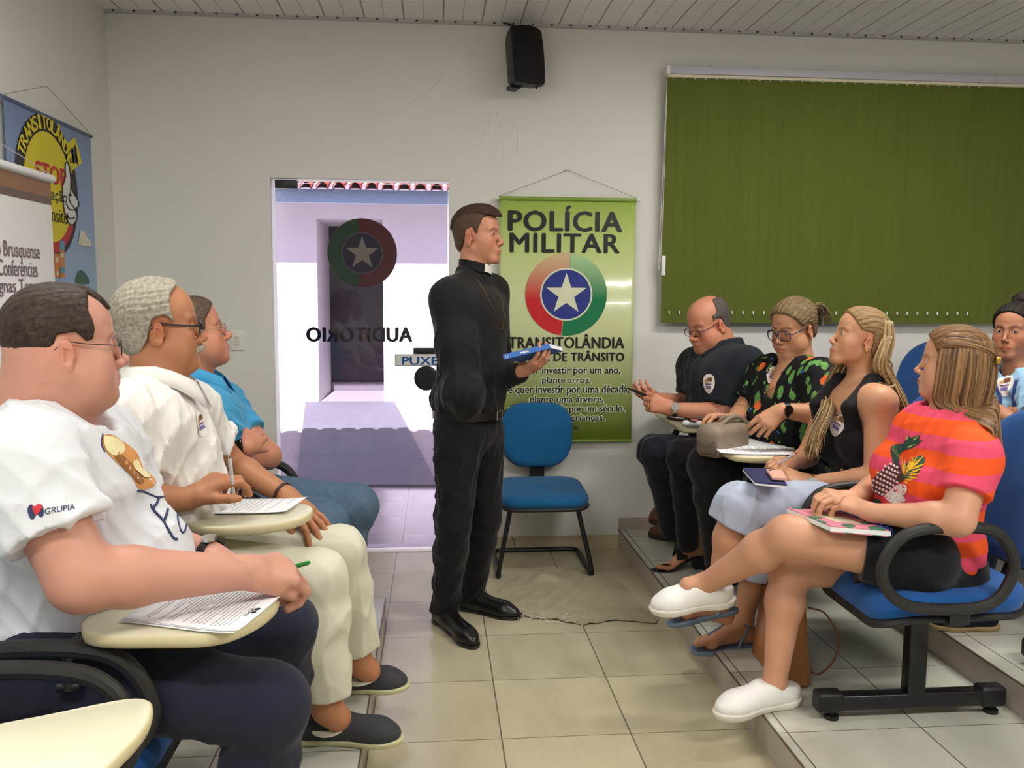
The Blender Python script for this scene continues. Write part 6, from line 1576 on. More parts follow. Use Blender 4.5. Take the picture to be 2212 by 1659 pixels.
        V_ = [[mb.bm.verts.new(p+Vector(sd)*w_), mb.bm.verts.new(p-Vector(sd)*w_), mb.bm.verts.new(p-Vector(sd)*w_-Vector((0, 0, .010))), mb.bm.verts.new(p+Vector(sd)*w_-Vector((0, 0, .010)))] for p, w_ in zip(top, (.022, .044, .044, .034, .030, .026))]
        for A, B in zip(V_, V_[1:]):
            for k in range(4): mb.bm.faces.new((A[k], A[(k+1) % 4], B[(k+1) % 4], B[k]))
        mb.bm.faces.new(V_[0]); mb.bm.faces.new(V_[-1]); sa = mb.done('sandal', sm, root)
        hp_ = tx-fw*.215; MB().prism([Vector(hp_+sd*.026+fw*.02+np.array([0, 0, .045])), Vector(hp_-sd*.026+fw*.02+np.array([0, 0, .045])), Vector(hp_-sd*.026-fw*.025+np.array([0, 0, .045])), Vector(hp_+sd*.026-fw*.025+np.array([0, 0, .045]))], (0, 0, -(hp_[2]+.045-HP))).done('heel', sm, sa)
        bf = bvh_of(ft)
        for nm, pc, wd in (('toe_strap', .055, .016), ('instep_strap', .125, .026)):
            Pn, Hn, Nn = [], [], []
            for i in range(13):
                a = PI*i/12; o = tx-fw*pc+sd*.07*math.cos(a)+np.array([0, 0, .02+.11*math.sin(a)+pc*.2]); tgt = tx-fw*pc+np.array([0, 0, .0+pc*.25])
                r_ = bf.ray_cast(Vector(o), Vector(tgt-o).normalized(), .2); p = r_[0] if r_[0] else Vector(tgt+(o-tgt)*.4); d = Vector(o-tgt).normalized(); Pn.append(p); Hn.append(Vector(fw)*wd); Nn.append(d)
            swept_band(nm, Pn, Hn, Nn, sm, sa, .004)
    hm = hair_mat('dark_blonde_hair', srgb(70, 54, 38), srgb(158, 134, 98), (6, 60, 60), sc=4)
    hair_cap(h, [(.060, .062), (.084, .090), (.09, .13), (.05, .17), (0, .22), (-.2, .12), (-.15, -.02), (-.085, -.070), (-.050, -.056), (-.030, -.020), (-.014, .024), (.010, .030), (.030, .018), (.044, .034)], hm, root, thick=.012, res=.003, wave=.0013)
    b0 = h.W(0, -.105, .045); pth = []
    for i in range(5):
        a = (i-2)*.35; pth.append([b0, b0+h.R @ V3(.02*math.sin(a), -.035, .018), b0+h.R @ V3(.04*math.sin(a), -.065, -.005), b0+h.R @ V3(.05*math.sin(a), -.075+.012*i*.5, -.04), b0+h.R @ V3(.055*math.sin(a), -.07+.02*math.cos(a*3), -.075)])
    locks('ponytail', pth, lock_mat('ponytail_strands', srgb(66, 50, 36), srgb(150, 126, 92)), root, .0030, 170, .008, 5)
    cuffband('hair_tie', b0+h.R @ V3(0, -.012, .004), h.R @ V3(0, -1, .3), .020, .010, M_black, root)
    glasses(h, mat('navy_acetate', srgb(28, 30, 62), .3, .6), root, rw=.028, rh=.022, th=.0021, drop=.004)
    for q in (-1, 1): MB().sphere(Vector(h.W(q*.085, -.004, -.040)), .004, 10).done('earring', mat('pearl', srgb(236, 230, 220), .2, .6), root)
    watch(WL+(EL-WL)*.06, WL-EL, .030, mat('black_leather', srgb(22, 20, 20), .4), mat('black_glass', srgb(12, 12, 14), .1), root, un(-_f*.9+_u*.1), .017, 1, .022)
    pen(J(1578, 899, 3.50), J(1500, 902, 3.62), .004, M_chrome, 'pen', 'silver pen in the hand of the woman in the floral blouse')
    cc = [N+F[:, 0]*.058+F[:, 2]*.01, N+F[:, 0]*.035+F[:, 1]*.07-F[:, 2]*.03, C+F[:, 1]*.145+F[:, 2]*.085, N-F[:, 0]*.035+F[:, 1]*.07-F[:, 2]*.03, N-F[:, 0]*.058+F[:, 2]*.01]
    MB().tube(spline([Vector(p) for p in cc], 8), .0012, 5).sphere(Vector(cc[2]), .005, 10).done('necklace', M_gold, root)
woman3()
# ================================================================= blonde woman in the black top
def woman2():
    h = Head(J(1858, 733, 3.10), (-.98, .10, .20), size=.91, fem=True, jaw=.92, lid=.0042, nose=.78)
    P, C, N = J(1885, 1045, 3.18), J(1855, 925, 3.14), J(1862, 835, 3.14); SL, SR = J(1898, 872, 2.98), J(1792, 872, 3.30)
    fwd = (-.94, -.30, 0); EL, WL = J(1893, 1034, 2.93), J(1752, 1042, 3.04); ER, WR = J(1745, 985, 3.36), J(1708, 1004, 3.18)
    root = person((P[0], P[1], HP), 'young woman with long blonde hair in a black sleeveless top and pale blue trousers')
    S = Sdf(); h.sdf(S); F = torso(Sdf(), P, C, N, SR, SL, fwd)
    S.ell(C+F[:, 2]*.05, (.142, .082, .115), F, .05); S.cap(SR, SL, .050, .050, .05); S.cap(N, SL, .045, .050, .04); S.cap(N, SR, .045, .050, .04); S.cap(P, C, .12, .11, .05); S.cap(N-F[:, 2]*.03, h.W(0, -.016, -.05), .052, .047, .03)
    S.cap(SL, SL-F[:, 2]*.02, .058, .05, .03)
    arm(S, SL, EL, WL, (.048, .040, .037, .024)); arm(S, SR, ER, WR, (.046, .040, .036, .024))
    hl = J(1700, 1026, 3.05); tips = hand(S, WL, hl, un(-_f*.5+_u*.8), +1, .95, ((25, 45, 25), (35, 50, 25), (42, 50, 25), (45, 50, 25)), (20, 20, 15), 4)
    hr = J(1680, 1000, 3.12); tips += hand(S, WR, hr, un(_u*.7-_f*.6), -1, .92, ((35, 50, 25), (45, 55, 25), (50, 55, 25), (50, 55, 25)), (20, 20, 15), 4)
    # bare lower legs and feet
    K1, A1, T1 = J(1592, 1095, 3.00), J(1545, 1300, 3.10), J(1440, 1334, 3.08); K2, A2 = J(1650, 1145, 3.10), J(1606, 1335, 3.20); T2 = npv(onZ(1494, 1392, HP+.02)); A2 = npv([T2[0]+.205, T2[1]+.03, T2[2]+.075])
    for k_, a_, t_, up in ((K1, A1, T1, un(_u*.95+_r*-.18)), (K2, A2, T2, npv((0, 0, 1)))):
        S.cap(k_, k_+(a_-k_)*.32, .050, .054, .03); S.cap(k_+(a_-k_)*.32, a_, .054, .034, .03); foot(S, a_, t_, .92, up, True, 1)
    nails = tips
    mesh_sdf('body', S, SKW2, root, .0055, [hbox(h, .0026), ball((hl+hr)/2, .115, .0028), ball((A1+T1)/2, .17, .0032), ball((A2+T2)/2, .17, .0032)], skin_colour([h], nails, (srgb(110, 76, 52), .75)))
    h.eyes(root, (0, 1, .05), M_irisb)
    T_ = Sdf(); T_.ell(P, (.155, .125, .12), F, .05); T_.ell(P*.5+C*.5, (.140, .108, .15), F, .06); T_.ell(C, (.165, .118, .145), F, .05)
    for q in (-1, 1): T_.sph(C+F[:, 1]*.075+F[:, 0]*q*.07-F[:, 2]*.02, .075, .03)
    T_.ell(N+F[:, 1]*.085-F[:, 2]*.025, (.068, .070, .078), F, .010, 's'); T_.ell(N-F[:, 1]*.07-F[:, 2]*.02, (.068, .06, .07), F, .010, 's')
    for s0 in (SL, SR): T_.cap(s0+F[:, 2]*.06, s0-F[:, 2]*.07, .085, .075, .012, 's')
    for q in (-1, 1): T_.chain([C+F[:, 0]*q*.080+F[:, 1]*.092+F[:, 2]*.06, C+F[:, 0]*q*.078+F[:, 1]*.088+F[:, 2]*.12, N+F[:, 0]*q*.078+F[:, 1]*.025+F[:, 2]*.036, N+F[:, 0]*q*.078-F[:, 1]*.03+F[:, 2]*.030, C+F[:, 0]*q*.075-F[:, 1]*.08+F[:, 2]*.08], [.028, .026, .024, .022, .024], .012)
    T_.fn(folds(71, .002, 17))
    sh = mesh_sdf('tank_top', T_, cloth_mat('black_jersey', srgb(16, 15, 17), .75), root, .005); bv = bvh_of(sh); badge(1811, 915, bv, sh, .038, -.35)
    for i in range(5):
        p = C+F[:, 1]*.14+F[:, 2]*.075+F[:, 0]*(-.03+.015*i); r_ = bv.find_nearest(Vector(p)); 
        if r_[0]: MB().sphere(r_[0]+r_[1]*.001, .0035, 8).done('metal_stud', M_chrome, sh)
    L_ = Sdf(); H2, H1 = J(1880, 1085, 3.05), J(1850, 1080, 3.30)
    L_.ell(P+F[:, 2]*-.04, (.175, .15, .12), F, .05); L_.ell(P+F[:, 2]*.03, (.15, .12, .06), F, .03)
    L_.cap(H2, K1+np.array([.01, 0, .0]), .100, .078, .04); L_.cap(K1, K1+(A1-K1)*.20+np.array([0, 0, 0]), .080, .092, .03); L_.cap(H1, K2, .100, .085, .04); L_.chain([K2, K2+(A2-K2)*.42], [.085, .098], .03)
    L_.fn(folds(17, .0030, 14, (1, 1, .6))); trim(L_, K1+(A1-K1)*.17, (A1-K1)+np.array([-.1, 0, 0]), .13); trim(L_, K2+(A2-K2)*.42, A2-K2, .13)
    bl_ = cloth_mat('pale_blue_chambray', srgb(176, 186, 208), .85); tr = mesh_sdf('trousers', L_, bl_, root, .0058)
    kb = P+F[:, 1]*.125+F[:, 2]*.05; wp = [P+F[:, 2]*.045+F[:, 0]*.152*math.cos(a)+F[:, 1]*.128*math.sin(a) for a in [2*PI*i/36 for i in range(36)]]
    swept_band('waist_sash', wp, [F[:, 2]*.016]*36, [un(p-P-F[:, 2]*.045) for p in wp], bl_, tr, .005, True)
    B_ = Sdf(); B_.ell(kb, (.022, .018, .018), F, .01)
    for q in (-1, 1): B_.chain([kb, kb+F[:, 0]*q*.045+F[:, 2]*.025+F[:, 1]*.01, kb+F[:, 0]*q*.075-F[:, 2]*.005+F[:, 1]*.012], [.012, .016, .012], .01); B_.chain([kb, kb+F[:, 0]*q*.03-F[:, 2]*.05+F[:, 1]*.02], [.010, .014], .01)
    mesh_sdf('sash_bow', B_, bl_, tr, .0035)
    # sandals
    sm = mat('grey_blue_rubber', srgb(110, 132, 160), .35, .5)
    for k_, a_, t_, up in ((K1, A1, T1, un(_u*.95+_r*-.18)), (K2, A2, T2, npv((0, 0, 1)))):
        fw = t_-a_; fw = un(fw-up*(fw@up)); sd = np.cross(up, fw); g0 = t_-up*.022; R = np.stack([sd, fw, up], 1); D_ = Sdf()
        D_.cap(g0-fw*.23, g0-fw*.06-sd*.004, .030, .040, .03); D_.ell(g0-fw*.055, (.044, .060, .03), R, .02); D_.cap(g0-fw*.225-up*.004, g0-fw*.17, .031, .028, .02)
        D_.fn(lambda P, g0=g0, fw=fw, up=up: ((P[0]-g0[0])*up[0]+(P[1]-g0[1])*up[1]+(P[2]-g0[2])*up[2])-.004+.0*P[0], 'i', .003); D_.cut(g0-up*.014, -up, .003)
        so = mesh_sdf('sandal', D_, sm, root, .0032)
        FS = Sdf(); foot(FS, a_, t_, .92, up, False, 1); D2, ax = None, None
        tmp = mesh_sdf('tmp_foot', FS, sm, None, .005); bf = bvh_of(tmp); bpy.data.objects.remove(tmp)
        toe = t_-fw*.035+sd*.012+up*.02; ins = a_+fw*.045+up*.02
        def surf(p, c_):
            p = Vector(npv(p)); r_ = bf.find_nearest(p); n_ = (p-r_[0]); return r_[0]+(n_.normalized()*.002 if n_.length > 1e-5 else Vector((0, 0, 0)))
        path = [surf(toe*(1-u)+ins*u+up*.05, None) for u in np.linspace(0, 1, 8)]; MB().tube(spline(path, 3), .0035, 6).done('toe_post', sm, so)
        for q in (-1, 1):
            path = [surf(ins+up*.05, 0), surf(a_+sd*q*.06+fw*.02+up*.0, 0), surf(a_+sd*q*.06-up*.03-fw*.0, 0), Vector(npv(g0-fw*.17+sd*q*.032))]; MB().tube(spline(path, 5), .0048, 6).done('side_strap', sm, so)
            path = [surf(a_+sd*q*.06+fw*.0-up*.012, 0), surf(a_+sd*q*.04-fw*.06-up*.015, 0), surf(a_-fw*.08-up*.018, 0)]; MB().tube(spline(path, 5), .0042, 6).done('heel_strap', sm, so)
    hm = hair_mat('blonde_hair', srgb(112, 86, 56), srgb(176, 146, 102), (6, 60, 60), sc=4)
    hair_cap(h, [(.072, .086), (.090, .108), (.06, .17), (0, .22), (-.2, .12), (-.17, -.06), (-.09, -.11), (-.045, -.10), (-.030, -.030), (-.018, .030), (.010, .034), (.030, .034), (.046, .052), (.058, .066)], hm, root, thick=.007, res=.003, wave=.0013)
    lm_ = lock_mat('blonde_strands', srgb(96, 74, 46), srgb(196, 168, 122)); pb = []
    def sf(phi, z, e=0, th=.007):
        f = math.sqrt(max(.25, 1-((z-.04)/.10)**2)) if z > .04 else 1.0
        return h.W(-(.074+th+e)*math.cos(phi)*f, -.010-(.095+th+e)*math.sin(phi)*f, z)
    for i in range(8):   # falling over the back of the head and the shoulder blades
        u = i/7; phi = math.radians(28+125*u); a = N-F[:, 1]*(.050)+F[:, 0]*(-.11+.22*u)+F[:, 2]*.01; b = C-F[:, 1]*.108+F[:, 0]*(-.14+.26*u)+F[:, 2]*.06; e = C-F[:, 1]*.115+F[:, 0]*(-.14+.26*u)-F[:, 2]*.05; m_ = sf(phi, -.06, .006); pb.append([sf(phi, .088, 0), sf(phi, .02, .005), m_, (m_+a)/2-F[:, 1]*.01, a, b, e])
    locks('long_hair_back', pb, lm_, root, .0042, 330, .007, 8)
    pf = []
    for i in range(5):   # sweeping forward past the neck on the far side and down the front
        u = i/4; top = h.W(.070, -.055+.02*u, .0); m1 = h.W(.078, -.015+.03*u, -.08); m2 = N+F[:, 0]*(.085+.02*u)+F[:, 1]*(.05+.02*u); m3 = J(1795-14*u, 888, 3.10-.02*u); m4 = J(1772-16*u, 940, 3.04); m5 = J(1768-26*u, 985, 3.02); pf.append([top, m1, m2, m3, m4, m5])
    locks('long_hair_front', pf, lm_, root, .0036, 300, .010, 9)
    pn_ = []
    for i in range(4):
        u = i/3; pn_.append([h.W(-.070, -.06-.02*u, .03), h.W(-.082, -.05-.02*u, -.03), h.W(-.080, -.05-.03*u, -.09), N-F[:, 0]*(.075+.03*u)-F[:, 1]*.03, SL-F[:, 1]*(.03+.02*u)+F[:, 2]*(.05-.02*u)+F[:, 0]*.03, SL-F[:, 1]*(.065)-F[:, 2]*.05+F[:, 0]*.02])
    locks('side_strands', pn_, lm_, root, .0034, 90, .007, 10)
    for q in (-1, 1): MB().sphere(Vector(h.W(q*.085, -.002, -.042)), .0045, 10).tube([Vector(h.W(q*.085, -.002, -.046)), Vector(h.W(q*.086, 0, -.064))], .0016, 6).done('earring', M_gold, root)
    watch(WL+(EL-WL)*.06, WL-EL, .026, M_gold, M_chrome, root, un(-_f*.95+_u*.1), .019, 1, .008)
    pen(J(1718, 980, 3.02), J(1672, 1008, 3.14), .0042, mat('white_pen', srgb(226, 228, 232), .3), 'pen', 'white and red pen in the hands of the blonde woman', tip=mat('red_plastic', srgb(190, 40, 50), .3))
woman2()
# ================================================================= woman in the orange and pink striped T-shirt
def woman1():
    h = Head(J(2060, 788, 2.60), (-.84, .52, .05), size=.885, ear=0, fem=True, jaw=.95, fat=.5, lid=.0036, nose=.92)
    P, C, N = J(2005, 1180, 2.66), J(2030, 1000, 2.60), J(2062, 898, 2.60); SL, SR = J(2103, 994, 2.43), J(1978, 958, 2.80)
    fwd = (-.94, -.16, .0); EL, WL = J(2068, 1122, 2.38), J(1885, 1108, 2.50); ER, WR = J(1900, 1050, 2.86), J(1838, 1078, 2.64)
    root = person((P[0], P[1], HP), 'woman in an orange and pink striped T-shirt, black skirt and white slip-on shoes')
    S = Sdf(); h.sdf(S); F = torso(Sdf(), P, C, N, SR, SL, fwd); S.cap(P, C, .11, .11, .05); S.ell(C+F[:, 2]*.06, (.145, .085, .10), F, .05); S.cap(SR, SL, .045, .045, .05); S.cap(N-F[:, 2]*.02, h.W(0, -.016, -.05), .056, .050, .03)
    arm(S, SL, EL, WL, (.052, .046, .042, .027)); arm(S, SR, ER, WR, (.05, .045, .040, .026))
    hl = J(1832, 1086, 2.56); tips = hand(S, WL, hl, un(-_f*.45+_u*.85), +1, .98, ((22, 38, 20), (25, 40, 20), (30, 42, 20), (32, 42, 20)), (20, 10, 10), 4, rad=1.03)
    hr = J(1800, 1070, 2.62); tips += hand(S, WR, hr, un(_u*.9-_f*.3), -1, .94, ((30, 50, 25), (35, 52, 25), (40, 55, 25), (42, 55, 25)), (15, 20, 15), 4)
    HN, KN, AN = J(1990, 1205, 2.52), J(1702, 1158, 2.62), J(1522, 1262, 2.86); TN = J(1408, 1278, 2.86)
    HF, KF = J(1990, 1215, 2.80), J(1705, 1225, 2.78); BF, TF = npv(onZ(1690, 1535, HP)), npv(onZ(1546, 1556, HP)); AF = BF+np.array([-.02, .02, .085])
    S.cap(HN, KN, .088, .060, .03); S.cap(KN+np.array([0, 0, .004]), KN+(AN-KN)*.3, .056, .058, .03); S.cap(KN+(AN-KN)*.3, AN, .058, .034, .03); S.cap(AN, AN+(TN-AN)*.3, .034, .032, .02)
    S.cap(HF, KF, .088, .062, .03); S.cap(KF, KF+(AF-KF)*.3, .056, .058, .03); S.cap(KF+(AF-KF)*.3, AF, .057, .035, .03); S.cap(AF, AF+np.array([-.03, 0, -.04]), .035, .03, .02)
    mesh_sdf('body', S, SKW1, root, .0055, [hbox(h, .0024), ball((hl+hr)/2, .125, .0026)], skin_colour([h], tips, (srgb(120, 84, 60), .7)))
    h.eyes(root, (0, 1, .05), M_iris)
    T_ = Sdf(); torso(T_, P+F[:, 2]*.02, C, N, SR, SL, fwd, (.175, .145), (.155, .135, .03), (.165, .115), .056, .055, .06, bust=.080)
    sleeve(T_, SL, EL, .58, .064, .073); sleeve(T_, SR, ER, .55, .060, .066)
    T_.fn(folds(81, .0040, 18, (1, 1, .6))); T_.cap(N-F[:, 2]*.012+F[:, 1]*.012, h.W(0, 0, 0), .078, .072, .010, 's'); T_.ell(N+F[:, 1]*.055-F[:, 2]*.02, (.075, .045, .055), F, .012, 's')
    T_.cut(P-F[:, 2]*.075-F[:, 1]*.0, -F[:, 2], .01)
    t = NT('orange_pink_stripes'); v = t.obj(); s3 = t.sep(v); o = h.c
    up = F[:, 2]*.97+F[:, 0]*.10; k = t.math('ADD', t.math('ADD', t.math('MULTIPLY', s3[0], float(up[0])), t.math('MULTIPLY', s3[1], float(up[1]))), t.math('MULTIPLY', s3[2], float(up[2])))
    k = t.math('ADD', k, t.math('MULTIPLY', t.noise(v, 3, 1), .02)); fr_ = t.math('GREATER_THAN', t.math('FRACT', t.math('DIVIDE', k, .086)), .5)
    t.base(t.mix(fr_, srgb(240, 88, 34), srgb(226, 78, 108))); t.r(.8, .25); t.bump(t.noise(v, 16, 3), .25, .005)
    sh = mesh_sdf('t_shirt', T_, t.m, root, .0052)
    bv = bvh_of(sh); cv = Vector(CAM)
    def shoot(x, y, off=.0018):
        d = Vector(ray(x, y)).normalized(); r_ = bv.ray_cast(cv+d*2.0, d, 1.6); return (r_[0]+r_[1]*off) if r_[0] else None
    def pr(polys, nm, m_, off=.0018, step=9):
        bm = bmesh.new()
        for pts in polys:
            vs = [bm.verts.new((x, y, 0)) for x, y in pts]
            if len(vs) > 2: bm.faces.new(vs)
        bmesh.ops.triangulate(bm, faces=bm.faces); gridcut(bm, step); dead = []
        for v_ in bm.verts:
            p = shoot(v_.co.x, v_.co.y, off)
            if p is None: dead.append(v_)
            else: v_.co = p
        bmesh.ops.delete(bm, geom=dead, context='VERTS'); me = bpy.data.meshes.new(nm); bm.to_mesh(me); bm.free(); return link(nm, me, m_, sh)
    ps = lambda x, y: (1820+x/5.925, 900+y/5.925)
    sm = lambda p: [(a.x, a.y) for a in spline([Vector((*ps(*q), 0)) for q in p], 4, True)]
    raw = lambda p: [ps(*q) for q in p]
    gd, gl_, yl = mat('print_dark_green', srgb(30, 62, 50), .8), mat('print_light_green', srgb(150, 178, 80), .8), mat('print_yellow', srgb(236, 180, 30), .8)
    dk, wh, pk, rd = mat('print_dark_brown', srgb(62, 44, 48), .8), mat('print_white', srgb(232, 224, 218), .8), mat('print_pink', srgb(196, 112, 124), .8), mat('print_red', srgb(196, 44, 50), .8)
    pr([sm([(650, 580), (630, 500), (618, 420), (650, 370), (730, 352), (790, 360), (800, 420), (760, 460), (730, 500), (720, 580)])], 'pineapple_crown', gd)
    pr([raw([(780, 350), (850, 240), (880, 270), (900, 300), (990, 236), (985, 310), (1050, 292), (960, 360), (900, 400), (850, 420), (790, 430), (770, 400)])], 'pineapple_crown', gd, .0020)
    pr([raw([(812, 290), (850, 242), (858, 262), (836, 300)]), raw([(900, 306), (988, 240), (940, 300)]), raw([(800, 400), (960, 345), (850, 408)])] + [raw([(640+18*math.cos(i*2.1)+i*9, 390+i*15+10*math.sin(i*3)), (652+18*math.cos(i*2.1)+i*9, 384+i*15), (660+18*math.cos(i*2.1)+i*9, 404+i*15)]) for i in range(11)], 'crown_highlight', gl_, .0026)
    pr([sm([(640, 600), (720, 590), (760, 700), (790, 810), (700, 860), (620, 960), (520, 1020), (420, 990), (360, 900), (380, 820), (470, 720), (560, 650)])], 'pineapple_body', dk, .0018)
    sc = []; hi = []
    a0 = np.array([680., 600.]); a1 = np.array([470., 1000.])
    for r in range(8):
        c = a0+(a1-a0)*(r+.6)/8; wd = 62+150*math.sin(min(1, (r+1.3)/7)*1.75); n = max(2, int(wd/32)); pass
        ax_ = np.array([-.88, -.47]) if False else np.array([.89, .45])
        for i in range(n+(r % 2)):
            q = c+ax_*(i-(n-1+(r % 2))/2)*50*.92
            if True:
                sc.append(raw([q+np.array([-24, 0]), q+np.array([-4, -26]), q+np.array([24, -4]), q+np.array([8, 24])])); hi.append(raw([q+np.array([-18, 0]), q+np.array([-4, -21]), q+np.array([19, -5]), q+np.array([3, 12])]))
    pr(sc, 'pineapple_scale', pk, .0026); pr(hi, 'pineapple_scale_light', wh, .0034)
    yv = []
    for (x0, y0, x1, y1) in ((800, 770, 770, 520), (800, 770, 810, 530), (810, 760, 890, 520), (820, 740, 930, 505), (830, 720, 980, 495), (850, 700, 1065, 485), (860, 690, 1080, 600), (850, 730, 1030, 665), (830, 750, 1000, 735), (820, 770, 980, 790), (800, 800, 910, 815), (790, 820, 855, 860)):
        d = un2([x1-x0, y1-y0]); n_ = np.array([-d[1], d[0]])*15; m = np.array([x0, y0])+(np.array([x1, y1])-np.array([x0, y0]))*.45
        yv.append(raw([(x0, y0), m+n_, (x1, y1), m-n_]))
    pr([sm([(790, 800), (790, 650), (880, 560), (1000, 500), (1060, 560), (980, 700), (880, 790)])], 'palm_shadow', mat('print_teal', srgb(48, 84, 70), .8), .0018); pr(yv, 'palm_frond', yl, .0028)
    pr([sm([(600, 950), (700, 870), (770, 855), (830, 880), (835, 950), (800, 1020), (825, 1070), (770, 1115), (640, 1115), (570, 1070), (540, 1010)])], 'fruit_rim', mat('print_magenta', srgb(222, 80, 110), .8), .0020)
    pr([sm([(608, 958), (702, 882), (766, 866), (820, 888), (825, 950), (790, 1020), (812, 1066), (764, 1104), (644, 1104), (580, 1062), (552, 1012)])], 'dragon_fruit', wh, .0026)
    q_ = np.random.default_rng(4); pr([raw([(x, y), (x+7, y-3), (x+5, y+6)]) for x, y in [(q_.uniform(600, 800), q_.uniform(890, 1090)) for _ in range(60)]], 'fruit_seed', dk, .0032)
    pr([sm([(165, 960), (230, 890), (330, 890), (360, 950), (480, 1010), (560, 1080), (500, 1140), (300, 1110), (220, 1040)])], 'tropical_fruit', rd, .0020); pr([sm([(200, 930), (260, 885), (330, 895), (310, 950), (230, 965)]), sm([(340, 1060), (420, 1040), (500, 1080), (490, 1130), (380, 1120)])], 'tropical_leaf', gd, .0028)
    K_ = Sdf(); K_.ell(P-F[:, 2]*.05, (.18, .17, .115), F, .05); K_.chain([HN, HN+(KN-HN)*.52], [.104, .098], .04); K_.chain([HF, HF+(KF-HF)*.52], [.104, .098], .04); K_.cap(HN*.6+HF*.4, (HN+(KN-HN)*.46)*.5+(HF+(KF-HF)*.46)*.5, .10, .09, .04)
    K_.fn(folds(19, .003, 15)); trim(K_, (HN+(KN-HN)*.49)*.5+(HF+(KF-HF)*.49)*.5, (KN-HN), .26, .07)
    mesh_sdf('skirt', K_, cloth_mat('black_skirt_cloth', srgb(18, 19, 26), .9), root, .006)
    wm = mat('white_canvas_leather', srgb(240, 240, 238), .5, .4); ws = mat('white_rubber', srgb(228, 226, 218), .55, .4)
    shoe('slip', AF, TF, wm, ws, root, width=.047, h=.064, sole_t=.028, collar=.058)
    upn = un(npv((.10, .12, 1))); upn = un(_u*.98-_r*.12-_f*.25)
    t_n = AN+(TN-AN); fwn = un((TN-AN)-upn*((TN-AN)@upn)); tn2 = AN+fwn*.185-upn*.085; s2 = shoe('slip', AN, tn2, wm, ws, root, width=.047, h=.064, up=upn, sole_t=.028, collar=.060)
    MB().box(Vector(AN+fwn*.075-upn*.026-np.cross(upn, fwn)*-.03), (.006, .010, .002)).done('shoe_emblem', M_gold, s2)
    hm = hair_mat('light_brown_hair', srgb(88, 60, 36), srgb(156, 116, 74), (6, 60, 60), sc=4)
    hair_cap(h, [(.072, .078), (.092, .098), (.07, .17), (0, .22), (-.2, .12), (-.17, -.02), (-.09, -.05), (.02, -.05), (.030, -.03), (.036, .0), (.048, .03), (.062, .058)], hm, root, thick=.013, res=.0026, wave=.0014,
             xcut=lambda S_, hh: S_.cap(hh.W(0, .075, -.02), hh.W(0, .09, -.12), .058, .062, .01, 's'))
    lm_ = lock_mat('light_brown_strands', srgb(74, 52, 34), srgb(158, 120, 78)); pb = []
    def sf(phi, z, e=0, th=.013):
        f = math.sqrt(max(.25, 1-((z-.04)/.105)**2)) if z > .04 else 1.0
        return h.W(-(.074+th+e)*math.cos(phi)*f, -.010-(.095+th+e)*math.sin(phi)*f, z)
    for i in range(10):
        u = i/9; phi = math.radians(-28+128*u); b = SL*(1-u*.8)+N*(u*.8)-F[:, 1]*(.02+.07*u)+F[:, 2]*(.085-.02*u); e = J(2130+30*u, 965, 2.44+.10*u); e2 = J(2150+22*u, 1010-10*u, 2.48+.1*u)
        a = sf(phi, -.13, -.004); pb.append([sf(phi, .088, .001), sf(phi, .030, .004), sf(phi, -.05, .006), a, (a+b)/2-F[:, 1]*.012, b-F[:, 1]*.03, e, e2])
    locks('long_hair', pb, lm_, root, .0046, 560, .005, 14, wavy=.0010)
    pt = []
    for i in range(6):
        u = i/5; pt.append([h.W(-.070+.03*u, .055-.02*u, .055+.03*u), h.W(-.090+.03*u, .02, .070+.03*u), h.W(-.085+.03*u, -.04, .065+.03*u), h.W(-.055+.02*u, -.095, .045+.02*u), h.W(-.02, -.118, .015)])
    locks('swept_back_hair', pt, lm_, root, .0040, 190, .006, 15, wavy=.0015)
    pf_ = [[h.W(.075, .03, -.02), h.W(.085, .03, -.09), N+F[:, 0]*.10+F[:, 1]*.04, J(1992, 912, 2.62), J(1984, 942, 2.58)], [h.W(.078, .01, -.03), h.W(.088, .01, -.10), N+F[:, 0]*.11+F[:, 1]*.02, J(2000, 910, 2.64), J(1992, 938, 2.60)]]
    locks('front_lock', pf_, lm_, root, .0045, 40, .008, 16)
    MB().box(Vector(h.W(-.045, -.128, .030)), (.03, .014, .02), Matrix(h.R.tolist()), .003).done('hair_clip', M_gold, root)
    e0 = h.W(-.083, .010, -.045); MB().tube([Vector(e0-np.array([0, 0, .024])+un(h.R[:, 1])*.024*math.cos(a)+np.array([0, 0, .024*math.sin(a)])) for a in [2*PI*i/24 for i in range(24)]], .0013, 6, closed=True).done('hoop_earring', M_gold, root)
woman1()
